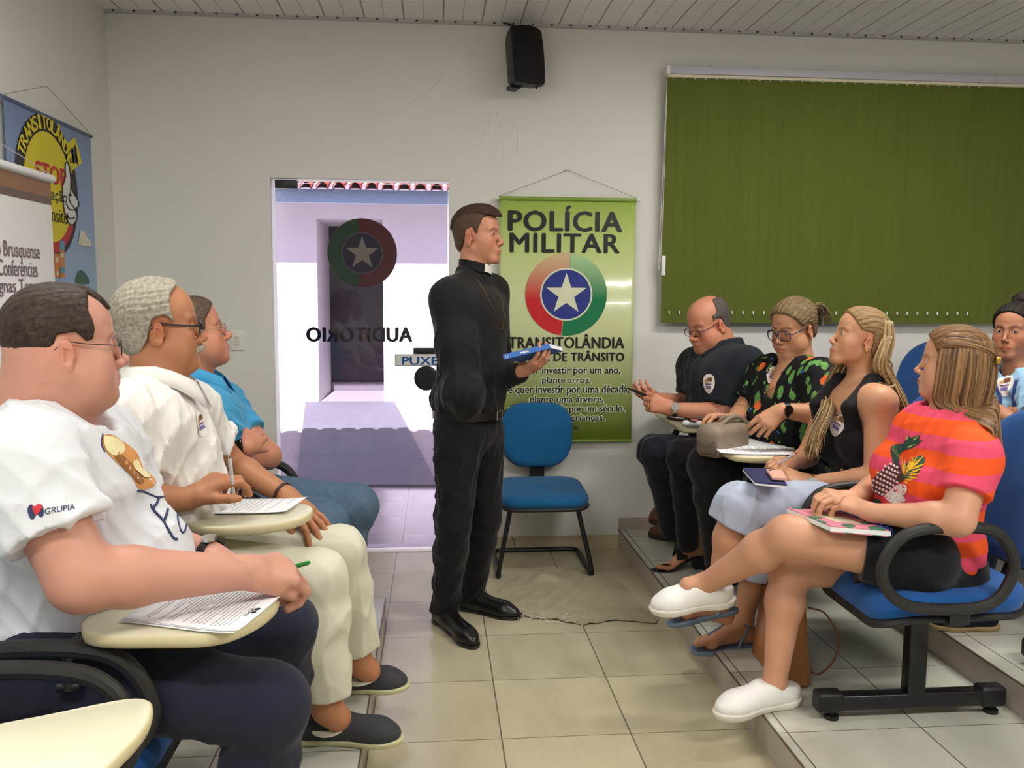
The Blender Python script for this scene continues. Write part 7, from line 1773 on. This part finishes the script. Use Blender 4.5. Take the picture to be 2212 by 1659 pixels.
# ================================================================= woman at the back right
def woman5():
    h = Head(J(2192, 717, 3.50), (-.80, -.56, -.02), size=.93, fem=True, jaw=.88, lid=.0044, nose=.82)
    P, C, N = J(2215, 1010, 3.50), J(2208, 880, 3.50), J(2198, 800, 3.50); SL, SR = J(2245, 862, 3.34), J(2155, 845, 3.70)
    fwd = (-.80, -.56, 0); EL, WL = J(2235, 935, 3.22), J(2180, 905, 3.20); ER, WR = J(2150, 905, 3.60), J(2200, 892, 3.34)
    root = person((P[0], P[1], 2*HP), 'dark-haired woman with a bun in a light blue T-shirt at the right edge')
    S = Sdf(); h.sdf(S); F = torso(Sdf(), P, C, N, SR, SL, fwd); S.cap(P, C, .10, .10, .05); S.cap(C, N, .08, .05, .05); S.cap(SR, SL, .045, .045, .05); S.cap(N, h.W(0, -.016, -.05), .050, .046, .03)
    arm(S, SL, EL, WL, (.046, .042, .038, .025)); arm(S, SR, ER, WR, (.046, .042, .038, .025)); hand(S, WL, J(2150, 892, 3.24), un(-_f), +1, .92, ((20, 25, 15),)*4, (20, 10, 10), 5)
    B_, T_5 = npv(onZ(2112, 1362, 2*HP)), npv(onZ(2008, 1356, 2*HP)); A1 = B_+np.array([-.01, .02, .09]); K1 = A1+np.array([.06, .02, .37])
    S.cap(A1+(K1-A1)*.3, A1, .036, .032, .02); S.cap(A1, A1+np.array([-.04, 0, -.05]), .032, .028, .02)
    mesh_sdf('body', S, SKW5, root, .0060, [hbox(h, .0028), ball(J(2160, 896, 3.22), .09, .003)], skin_colour([h], [], (srgb(40, 28, 24), .8)))
    h.eyes(root, (-.15, 1, 0), M_iris)
    T_ = Sdf(); torso(T_, P, C, N, SR, SL, fwd, (.16, .13), (.145, .115, .0), (.155, .105), .060, .055, .06, bust=.072); sleeve(T_, SL, EL, .5, .058, .062); sleeve(T_, SR, ER, .5, .058, .062); T_.fn(folds(91, .003, 17))
    T_.cap(N-F[:, 2]*.012+F[:, 1]*.01, h.W(0, 0, 0), .062, .06, .008, 's'); T_.cut(P-F[:, 2]*.03, -F[:, 2], .01)
    sh = mesh_sdf('t_shirt', T_, cloth_mat('light_blue_cotton', srgb(150, 190, 222), .85), root, .0055); bv = bvh_of(sh); badge(2172, 832, bv, sh, .036, .2)
    L_ = Sdf(); HN = J(2225, 1060, 3.50); L_.ell(P-F[:, 2]*.04, (.16, .15, .11), F, .05); L_.cap(P-F[:, 2]*.04, K1, .095, .068, .04); L_.cap(K1, A1+(K1-A1)*.25, .062, .045, .03); k2 = K1+np.array([.05, .28, .02]); L_.cap(P-F[:, 2]*.04, k2, .095, .068, .04); L_.cap(k2, k2+np.array([-.02, .0, -.36]), .062, .045, .03)
    mesh_sdf('jeans', L_, cloth_mat('dark_denim', srgb(24, 30, 48), .9), root, .0068)
    sa = shoe('flat', A1, T_5, mat('navy_canvas', srgb(24, 24, 40), .8, .2), mat('jute_sole', srgb(168, 146, 104), .8), root, width=.042, h=.05, sole_t=.020, collar=.045)
    k3 = k2+np.array([-.02, 0, -.36]); shoe('flat', np.array([k3[0], k3[1], 2*HP+.085]), (k3[0]-.17, k3[1], 2*HP), _M['navy_canvas'], _M['jute_sole'], root, width=.042, h=.05, sole_t=.020, collar=.045)
    fw = un(npv([T_5[0]-B_[0], T_5[1]-B_[1], 0])); bs = bvh_of(sa)
    for i, (dd, s_, m_) in enumerate(((.06, .010, mat('print_red', srgb(196, 44, 50), .8)), (.045, .008, mat('print_white', srgb(232, 224, 218), .8)), (.082, .009, mat('print_orange', srgb(220, 140, 80), .8)), (.10, .010, _M['print_red']))):
        c = Vector(T_5-fw*dd+np.array([0, 0, .09])); sd = Vector(np.cross((0, 0, 1), fw)); decal([[c+Vector(fw)*s_+sd*.02*k for k in (-1, 1)]+[c-Vector(fw)*s_*.6+sd*.025*k for k in (1, -1)]], 'shoe_print', m_, sa, bs, (0, 0, -1), .001)
    hm = hair_mat('black_hair', srgb(20, 16, 16), srgb(52, 42, 38), (6, 60, 60), sc=4)
    hair_cap(h, [(.058, .060), (.082, .092), (.09, .13), (.05, .17), (0, .22), (-.2, .12), (-.15, -.02), (-.085, -.070), (-.050, -.056), (-.030, -.020), (-.014, .024), (.010, .026), (.022, .006), (.030, .020), (.044, .040)], hm, root, thick=.010, res=.003, wave=.0010)
    bn = Sdf(); bc_ = h.W(0, -.075, .135); bn.ell(bc_, (.042, .042, .036), None, .01); bn.fn(lambda P: .003*np.sin(P[2]*160+P[0]*90)*np.sin(P[1]*120)); mesh_sdf('hair_bun', bn, hm, root, .003)
    for q, dpt in ((1, .03), (-1, .0)):
        pts = [N+F[:, 0]*q*.05-F[:, 1]*.02+F[:, 2]*.015, N+F[:, 0]*q*.062+F[:, 1]*.06-F[:, 2]*.03, C+F[:, 1]*.15+F[:, 0]*q*.02, C+F[:, 1]*.16-F[:, 2]*.06]
        sp = spline([Vector(p) for p in pts], 8); sp = [(lambda r_: r_[0]+r_[1]*.004 if r_[0] else p)(bv.find_nearest(p)) for p in sp]
        swept_band('lanyard', sp, [Vector(F[:, 0])*.007]*len(sp), [Vector(F[:, 1])]*len(sp), mat('navy_ribbon', srgb(30, 44, 104), .7), root, .0015)
    for q in (-1, 1): MB().sphere(Vector(h.W(q*.085, -.002, -.042)), .004, 10).done('earring', M_gold, root)
woman5()
# ------------------------------------------------------------------ seating
def seat_unit(parent, X, Y, z0, fx, cushion_mat=None, arms=(1, 1), detail=True):
    """one upholstered seat facing fx (+1 = +X) with its back and arm loops; X,Y = seat centre"""
    m = cushion_mat or M_seat; z = z0+.44
    A = Matrix.Translation((X, Y, z)) @ Matrix.Rotation(PI/2*(-fx), 4, 'Z')   # local +y is the sitter's forward... seat depth along y
    bm = cushion(.47, .47, .065, .11, crown=.012, taper=-.04)
    for v in bm.verts:
        if v.co.y > .12: v.co.z -= (v.co.y-.12)**2*3.2
        if v.co.y < -.15: v.co.z += (-.15-v.co.y)**2*2.0
    place(bm, A).done('seat', m, parent, angle=60)
    bm = cushion(.478, .478, .026, .11, crown=0, taper=-.04)
    for v in bm.verts:
        if v.co.y > .12: v.co.z -= (v.co.y-.12)**2*3.2
        if v.co.y < -.15: v.co.z += (-.15-v.co.y)**2*2.0
        v.co.z -= .036
    place(bm, A).done('seat_shell', M_rubber, parent, angle=60)
    lean = math.radians(14)
    B = Matrix.Translation((X-fx*.315, Y, z0+.73)) @ Matrix.Rotation(PI/2*(-fx), 4, 'Z') @ Matrix.Rotation(PI/2+lean-math.radians(0), 4, 'X')
    bm = cushion(.44, .48, .055, .16, crown=.012, taper=.10, dip=.0)
    for v in bm.verts: v.co.z += -.030+.10*(abs(v.co.x)/.22)**2*.35
    for v in bm.verts: v.co.z = -v.co.z
    place(bm, B).done('backrest', m, parent, angle=60)
    bm = cushion(.45, .49, .022, .16, crown=0, taper=.10)
    for v in bm.verts: v.co.z += .034-.0*v.co.x
    for v in bm.verts: v.co.z -= .035*(abs(v.co.x)/.22)**2
    place(bm, B).done('backrest_shell', M_rubber, parent, angle=60)
    MB().tube(spline([(X-fx*.10, Y, z0+.395), (X-fx*.25, Y, z0+.40), (X-fx*.295, Y, z0+.46), (X-fx*.345, Y, z0+.66)], 6), .022, 8).done('back_bracket', M_blackmetal, parent)
    for s, on_ in zip((-1, 1), arms):
        if not on_: continue
        y = Y+s*.26
        P = [(.20, .455), (.265, .50), (.285, .57), (.235, .65), (.14, .675), (.0, .672), (-.06, .645), (-.10, .57), (-.075, .49), (-.02, .45), (.08, .442)]
        pts = spline([(X+fx*(a-.02), y, z0+b) for a, b in P], 5, True)
        R_ = MB().tube(pts, .0165, 10, closed=True).done('armrest', mat('matte_black_armrest', srgb(38, 37, 36), .5, .4), parent)
        MB().lo_hi((min(X-.01, X+fx*.05)-.01, min(y, y-s*.10), z0+.395), (max(X-.01, X+fx*.05)+.01, max(y, y-s*.10), z0+.425)).done('arm_bracket', M_blackmetal, parent)
def t_leg(parent, X, Y, z0, fx):
    L = MB().box((X-fx*.0+.01*fx, Y, z0+.055), (.56, .045, .05), None, .008).done('foot_bar', M_blackmetal, parent)
    for s in (-1, 1):
        MB().box((X+s*.265+.01*fx, Y, z0+.058), (.085, .056, .064), None, .012).done('foot_cap', M_black, L)
        MB().tube([(X+s*.262, Y, z0), (X+s*.262, Y, z0+.012), (X+s*.262, Y, z0+.014), (X+s*.262, Y, z0+.03)], [.022, .022, .010, .010], 14).done('levelling_foot', M_black, L)
    MB().box((X, Y, z0+.235), (.058, .045, .33), None, .004).done('post', M_blackmetal, parent)
def tandem(loc, label, X, Ys, z0, fx, legs, group=None, m=None, arms=None):
    t = empty('tandem_seating', loc, label, 'seating', group)
    MB().lo_hi((X-.03, min(Ys)-.20, z0+.365), (X+.03, max(Ys)+.20, z0+.40), .004).done('beam', M_blackmetal, t)
    for i, y in enumerate(Ys): seat_unit(t, X, y, z0, fx, m, arms[i] if arms else (1, 1 if i == len(Ys)-1 or abs(Ys[1]-Ys[0]) > .56 else 0))
    for y in legs: t_leg(t, X, y, z0, fx)
    return t
def tablet(parent, pts, z, brk, th=.026):
    """cream writing tablet: outline pts (x, y) at height z, with its bracket down to brk"""
    P = spline([Vector((x, y, 0)) for x, y in pts], 6, True); a = sum((P[i].x*P[(i+1) % len(P)].y-P[(i+1) % len(P)].x*P[i].y) for i in range(len(P)))
    if a < 0: P.reverse()
    c = sum(P, Vector())/len(P); mb = MB(); rings = []
    for s, dz in ((.93, -th), (.985, -th*.8), (1, -th*.45), (.995, -th*.12), (.975, 0)): rings.append([mb.bm.verts.new((c.x+(p.x-c.x)*s, c.y+(p.y-c.y)*s, z+dz)) for p in P])
    n = len(P)
    for A, B in zip(rings, rings[1:]):
        for k in range(n): mb.bm.faces.new((A[k], A[(k+1) % n], B[(k+1) % n], B[k]))
    mb.bm.faces.new(rings[-1]); mb.bm.faces.new(list(reversed(rings[0])))
    o = mb.done('writing_tablet', [M_creamedge, M_cream], parent, angle=50)
    for p in o.data.polygons:
        if p.normal.z > .9 and p.center.z > z-.002: p.material_index = 1
    b = Vector(brk); q = Vector((b.x+(c.x-b.x)*.25, b.y+(c.y-b.y)*.35, z-th))
    MB().tube([b, (b.x, b.y, z-th-.03), q+Vector((0, 0, -.004))], .012, 8).done('tablet_bracket', M_blackmetal, o)
    MB().box((q.x, q.y, z-th-.004), (.09, .05, .008)).done('tablet_plate', M_blackmetal, o)
    MB().tube([(b.x-.02, b.y, b.z+.005), (b.x+.02, b.y, b.z+.005)], .010, 12).done('bracket_bolt', M_black, o)
    return o
R1 = tandem((1.5, -1.4, HP), 'row of blue upholstered tandem seats on the low right platform under the four audience members', 1.49, [-2.19, -1.67, -1.13, -.61], HP, -1, [-2.19, -.61])
R2 = tandem((2.25, -1.0, 2*HP), 'second row of blue tandem seats on the middle right platform behind the front row', 2.24, [-1.88, -1.36, -.84, -.32], 2*HP, -1, [-2.10, -.32])
Lf = tandem((-.78, -2.6, HP), 'row of blue upholstered tandem seats on the left platform under the three men', -.78, [-3.46, -2.85, -2.25, -1.64], HP, 1, [-3.2, -1.9])
XZ = lambda p, z: (onZ(p[0], p[1], z).x, onZ(p[0], p[1], z).y)
tablet(Lf, [XZ(p, .815) for p in ((176, 1352), (196, 1328), (300, 1302), (470, 1266), (556, 1268), (604, 1290), (560, 1335), (470, 1368), (330, 1374), (200, 1372))], .815, (-.66, -3.10, .70))
tablet(Lf, [(-.47, -3.300), (-.432, -3.36), (-.436, -3.46), (-.47, -3.56), (-.60, -3.63), (-.80, -3.58), (-.84, -3.50), (-.76, -3.42), (-.60, -3.35)], .775, (-.70, -3.70, .70))
tablet(Lf, [(-.66, -2.34), (-.56, -2.385), (-.44, -2.36), (-.362, -2.29), (-.350, -2.19), (-.40, -2.13), (-.58, -2.14), (-.66, -2.24)], .800, (-.62, -2.51, .70))
tablet(R1, [XZ(p, .80) for p in ((1717, 972), (1704, 950), (1668, 937), (1562, 937), (1538, 955), (1572, 980), (1620, 988), (1694, 986))], .80, (1.42, -1.41, .69))
tablet(R1, [XZ(p, .80) for p in ((1412, 884), (1450, 880), (1530, 888), (1562, 904), (1548, 922), (1486, 926), (1452, 914))], .80, (1.42, -.87, .69))
# ------------------------------------------------------------------ papers and small things
def paper(label, O, U, V, sheets=3, head=True, curl=0.0, lines=26, seed=1, group=None, hw=False):
    """a stack of printed sheets; O top left corner, U along the lines, V down the page (full size vectors)"""
    O, U, V = Vector(O), Vector(U), Vector(V); n_ = U.cross(V).normalized(); n_ = n_ if n_.z > 0 else -n_; q = np.random.default_rng(seed)
    t = empty('paper', O, label, 'paper', group)
    def P(a, b, h=0): return O+U*a+V*b+n_*(h+curl*max(0, .35-b)**2*.9+curl*.4*max(0, a-.7)**2)
    for k in range(sheets):
        bm = bmesh.new(); g = []
        off = U*(.012*k*(1 if k % 2 else -1)*.8)+V*(.010*k)
        for i in range(9): g.append([bm.verts.new(P(i/8, j/8, .0012*(sheets-1-k))+off) for j in range(9)])
        for i in range(8):
            for j in range(8): bm.faces.new((g[i][j], g[i+1][j], g[i+1][j+1], g[i][j+1]))
        mb = MB(); mb.bm.free(); mb.bm = bm; o = mb.done('sheet', M_paper, t, angle=None, fix=False); o.modifiers.new('thickness', 'SOLIDIFY').thickness = .0004
        if k == 0: top = o
    hh = .0012*(sheets-1)+.0009; bm = bmesh.new()
    def bar(a0, a1, b0, b1):
        K = 4
        for i in range(K):
            u0 = a0+(a1-a0)*i/K; u1 = a0+(a1-a0)*(i+1)/K; bm.faces.new([bm.verts.new(P(u, b, hh)) for u, b in ((u0, b0), (u1, b0), (u1, b1), (u0, b1))])
    if head: bar(.10, .9, .135, .139)
    y = .17 if head else .06
    while y < .95:
        if q.random() < .86:
            e = .92 if q.random() < .75 else q.uniform(.4, .85); a = .08
            while a < e:
                w_ = q.uniform(.02, .07); bar(a, min(e, a+w_), y, y+.0075); a += w_+.012
        y += .95/lines
    me = bpy.data.meshes.new('printed_lines'); bm.to_mesh(me); bm.free(); link('printed_lines', me, M_inkgrey, top, smooth=False)
    if head:
        Uu, Vv = U.normalized(), -V.normalized(); W_ = U.length
        text('GRUPIA', 'lettering', M_ink, top, P(.45, .115, hh+.0002), Uu, Vv, W_*.20, V.length*.028, .03)
        flat([[P(.48+.035*math.cos(a), .065+.025*math.sin(a), hh) for a in [2*PI*i/16 for i in range(16)]], [P(.56+.03*math.cos(a), .065+.025*math.sin(a), hh) for a in [2*PI*i/16 for i in range(16)]]], 'printed_logo', M_ink, top)
    return t
Z1 = .8175
a, b, c = onZ(618, 1288, Z1), onZ(516, 1374, Z1), onZ(440, 1268, Z1)
paper('printed sheets on the tablet arm under the forearm of the front left man', a, b-a, (c-a)*1.28, 4, True, .05, 28, 3)
a, b, c = onZ(664, 1078, .8025), onZ(618, 1110, .8025), onZ(470, 1080, .8025)
paper('printed sheets on the tablet arm under the pen of the grey-haired man', a, b-a, (c-a), 3, False, .04, 16, 4)
a, b, c = onZ(1518, 940, .8025), onZ(1554, 982, .8025), onZ(1664, 941, .8025)
paper('printed sheets with a small cup on top beside the blonde woman', a, b-a, (c-a)*1.0, 3, True, .05, 24, 5)
a, b, c = onZ(1424, 887, .812), onZ(1450, 905, .812), onZ(1500, 889, .812)
fo = empty('folder', onZ(1500, 912, .803), 'maroon folder lying under the sheets on the tablet arm beside the balding man', 'folder')
MB().prism([onZ(1440, 906, .8012), onZ(1452, 890, .8012), onZ(1548, 896, .8012), onZ(1540, 918, .8012)], (0, 0, .008)).done('folder_cover', mat('maroon_card', srgb(96, 40, 44), .6), fo)
paper('printed sheets on the maroon folder next to the balding man', a, b-a, (c-a)*1.0, 2, True, .06, 18, 6)
pc = empty('pencil_case', onZ(1497, 914, .81), 'clear pencil case with pens on the maroon folder', 'case')
S_ = Sdf(); S_.cap(onZ(1480, 914, .826), onZ(1512, 915, .826), .014, .014, .01); mesh_sdf('case_body', S_, mat('white_mesh_plastic', srgb(216, 216, 220), .4), pc, .0025)
MB().tube([onZ(1482, 908, .836), onZ(1500, 911, .84)], .004, 8).done('black_pen', M_black, pc); MB().tube([onZ(1492, 906, .84), onZ(1506, 909, .842)], .005, 8).done('pink_eraser', mat('pink_rubber', srgb(226, 130, 140), .6), pc)
cp = empty('plastic_cup', onZ(1589, 955, .807), 'small white plastic coffee cup standing on the printed sheets', 'cup')
cc = onZ(1589, 955, .8065); mb = MB(); prof = [(.0, .002), (.019, .002), (.0195, 0), (.0205, .004), (.0262, .040), (.0285, .042), (.0285, .044), (.0262, .044), (.0255, .040), (.0195, .006), (.0, .005)]
rings = [[mb.bm.verts.new((cc.x+r*math.cos(2*PI*k/32), cc.y+r*math.sin(2*PI*k/32), cc.z+z)) for k in range(32)] for r, z in prof if r > 0]
for A, B in zip(rings, rings[1:]):
    for k in range(32): mb.bm.faces.new((A[k], A[(k+1) % 32], B[(k+1) % 32], B[k]))
mb.bm.faces.new(rings[0]); mb.bm.faces.new(rings[-1]); mb.done('cup_body', M_white, cp)
# priest's book
bk = empty('book', Vector(J(1135, 760, 3.46)), 'blue manual with white page edges held in the left hand of the priest', 'book')
def hexa(mb, O, A, B, C_):
    v = [mb.bm.verts.new(Vector(O)+Vector(A)*i+Vector(B)*j+Vector(C_)*k) for i, j, k in ((0, 0, 0), (1, 0, 0), (1, 1, 0), (0, 1, 0), (0, 0, 1), (1, 0, 1), (1, 1, 1), (0, 1, 1))]
    for f in ((0, 1, 2, 3), (4, 5, 6, 7), (0, 1, 5, 4), (1, 2, 6, 5), (2, 3, 7, 6), (3, 0, 4, 7)): mb.bm.faces.new([v[i] for i in f])
    return mb
O = J(1086, 766, 3.40); A = un(J(1181, 743, 3.47)-O)*.205; w_ = un(J(1213, 751, 3.62)-J(1181, 743, 3.47)); B_ = w_*.145; n_ = un(np.cross(A, B_)); n_ = n_ if n_[2] > 0 else -n_
th = .021; O2 = O-n_*th
bl_ = mat('blue_book_cover', srgb(40, 98, 180), .45, .4)
hexa(MB(), O2, A, B_, n_*.0015).done('back_cover', bl_, bk, smooth=False); hexa(MB(), O, A, B_, -n_*.0015).done('front_cover', bl_, bk, smooth=False); sp_o = hexa(MB(), O2-w_*.0015, A, w_*.0015, n_*th).done('spine', bl_, bk, smooth=False)
hexa(MB(), O2+n_*.0016+A*.006, A*.988, B_*.975, n_*(th-.0032)).done('page_block', M_paper, bk, smooth=False)
text('MANUAL', 'lettering', M_white, sp_o, Vector(O2-w_*.0018+A*.36+n_*.006), Vector(un(A)), Vector(n_), .038, .0085, .05); text('1a Edição', 'lettering', M_white, sp_o, Vector(O2-w_*.0018+A*.86+n_*.007), Vector(un(A)), Vector(n_), .018, .005, .02) if False else None
cc = Vector(O2-w_*.0018+A*.07+n_*.0105); MB().tube([cc+Vector(un(A))*.006*math.cos(a)+Vector(n_)*.006*math.sin(a) for a in [2*PI*i/20 for i in range(20)]], .0009, 5, closed=True).done('spine_emblem', M_white, sp_o)
# notebook of the woman in stripes
Zn = .760
A0, B0, C0 = onZ(1700, 1096, Zn), onZ(1795, 1136, Zn), onZ(1925, 1146, Zn)
nb = empty('notebook', (A0+C0)/2, 'thick pink floral notebook with blue spiral on the lap of the woman in stripes', 'notebook')
u1 = (A0-B0); u2 = (C0-B0)
hexa(MB(), B0-Vector((0, 0, .016)), u1, u2, Vector((0, 0, .013))).done('page_block', M_paper, nb, smooth=False)
t = NT('pink_floral_cover'); v = t.obj(); vo = t.n('ShaderNodeTexVoronoi'); vo.inputs['Scale'].default_value = 18; t.l(v, vo.inputs['Vector'])
t.base(t.mix(t.math('LESS_THAN', vo.outputs['Distance'], .42), t.mix(t.noise(v, 25, 3), srgb(214, 96, 132), srgb(236, 168, 178)), srgb(70, 122, 96))); t.r(.35, .5)
cv_ = hexa(MB(), B0-Vector((0, 0, .003)), u1, u2, Vector((0, 0, .003))).done('front_cover', t.m, nb, smooth=False); hexa(MB(), B0-Vector((0, 0, .019)), u1, u2, Vector((0, 0, .003))).done('back_cover', t.m, nb, smooth=False)
for i in range(14):
    p = C0+u1*(.04+.92*i/13)-Vector((0, 0, .008)); d = u2.normalized()
    MB().tube([p+d*(.011*math.cos(a))+Vector((0, 0, .013*math.sin(a))) for a in [2*PI*k/12 for k in range(12)]], .0011, 5, closed=True).done('spiral_ring', mat('blue_wire', srgb(30, 60, 160), .4), nb)
flat([[B0+u1*a+u2*b+Vector((0, 0, .0006)) for a, b in ((.25, .30), (.62, .26), (.62, .72), (.25, .74))]], 'cover_panel', mat('cream_print', srgb(216, 206, 176), .5), cv_)
# things on the lap of the blonde woman
q = [onZ(1604, 1010, .80), onZ(1632, 1040, .80), onZ(1700, 1046, .80), onZ(1672, 1012, .80)]
nb2 = empty('notebook', q[1], 'thin navy notebook under the hands of the blonde woman', 'notebook'); MB().prism(q, (0, 0, -.006)).done('navy_cover', mat('navy_card', srgb(42, 50, 96), .5), nb2); MB().prism([p-Vector((0, 0, .0065)) for p in q], (0, 0, -.006)).done('page_block', M_paper, nb2)
q = [onZ(1655, 1018, .806), onZ(1668, 1036, .806), onZ(1700, 1038, .806), onZ(1688, 1020, .806)]
ph = empty('mobile_phone', q[0], 'pink mobile phone lying on the navy notebook', 'phone'); MB().prism(q, (0, 0, .008)).done('phone_case', mat('pink_phone_case', srgb(226, 176, 160), .4), ph)
MB().tube([q[0]*.82+q[2]*.18+Vector((0, 0, .008)), q[0]*.82+q[2]*.18+Vector((0, 0, .0098))], .005, 12).done('camera_bump', M_black, ph)
# taupe handbag on the lap of the woman in the floral blouse
hb = empty('handbag', Vector(J(1560, 960, 3.5)), 'taupe grey leather handbag on the lap of the woman in the floral blouse', 'handbag')
tm = mat('taupe_leather', srgb(136, 122, 106), .5, .4, nz=.05); tmd = mat('dark_taupe_leather', srgb(104, 92, 80), .5, .4)
c = J(1562, 950, 3.52); ax = un(J(1622, 940, 3.62)-J(1520, 958, 3.40)); R = frame(ax, (0, 0, 1)); S_ = Sdf()
S_.box(c, (.060, .115, .062), R, .03, .01); S_.cap(c-ax*.08+R[:, 2]*.03, c+ax*.09+R[:, 2]*.045, .045, .03, .03); S_.fn(folds(99, .001, 12)); mesh_sdf('bag_body', S_, tm, hb, .004)
S_ = Sdf(); S_.box(c-ax*.108, (.050, .012, .052), R, .02, .01); mesh_sdf('end_panel', S_, tmd, hb, .004)
MB().tube(spline([Vector(c+ax*(-.07)+R[:, 2]*.072), Vector(c+R[:, 2]*.088+ax*.02), Vector(c+ax*.12+R[:, 2]*.070)], 8), .004, 8).done('zip_piping', mat('brass_zip', srgb(160, 130, 80), .35, .5, .8), hb)
MB().tube(spline([Vector(c+ax*(-.06)+R[:, 2]*.066-R[:, 0]*-.02), Vector(c+R[:, 2]*.098+ax*.03+R[:, 0]*.03), Vector(c+ax*.13+R[:, 2]*.060+R[:, 0]*.03)], 8), .009, 8).done('handle', tm, hb)
# tan tote bag on the platform
tb = empty('tote_bag', (1.20, -1.85, HP), 'tan brown leather tote bag standing on the platform under the front seat', 'handbag')
tn = mat('tan_leather', srgb(158, 104, 58), .45, .45, nz=.05)
mb = MB(); S0 = [(1.140, -1.985), (1.252, -1.995), (1.285, -1.70), (1.150, -1.70)]; S1 = [(1.168, -1.965), (1.232, -1.970), (1.265, -1.72), (1.175, -1.72)]
lo = [mb.bm.verts.new((x, y, HP+.001)) for x, y in S0]; up = [mb.bm.verts.new((x, y, HP+.30)) for x, y in S1]
mb.bm.faces.new(lo)
for k in range(4): mb.bm.faces.new((lo[k], lo[(k+1) % 4], up[(k+1) % 4], up[k]))
bmesh.ops.bevel(mb.bm, geom=[e for e in mb.bm.edges if not e.is_boundary], offset=.012, segments=3, affect='EDGES')
o = mb.done('bag_body', tn, tb); o.modifiers.new('thickness', 'SOLIDIFY').thickness = .004
MB().prism([(1.19, -1.95, HP+.22), (1.215, -1.95, HP+.22), (1.24, -1.75, HP+.22), (1.19, -1.75, HP+.22)], (0, 0, .10)).done('bag_contents', M_black, tb)
for dx in (0, .055): MB().tube(spline([(1.185+dx, -1.94, HP+.27), (1.185+dx, -1.93, HP+.36), (1.19+dx, -1.85, HP+.40), (1.195+dx, -1.77, HP+.36), (1.195+dx, -1.75, HP+.27)], 8), .006, 8).done('handle', tn, tb)
MB().tube(spline([(1.245, -1.96, HP+.27), (1.30, -1.97, HP+.25), (1.345, -1.975, HP+.17), (1.335, -1.975, HP+.09), (1.29, -1.975, HP+.045), (1.256, -1.975, HP+.05)], 8), .0035, 6).done('shoulder_strap', mat('dark_tan_leather', srgb(110, 66, 40), .5), tb)
tg = MB().box((1.185, -1.990, HP+.235), (.022, .003, .035), None, .001); tg.done('leather_tag', tn, tb); MB().tube([(1.192, -1.992, HP+.30), (1.196, -1.994, HP+.25)], .003, 6).tube([(1.20, -1.994, HP+.26), (1.185, -1.994, HP+.25)], .004, 6).done('tag_bow', tn, tb)
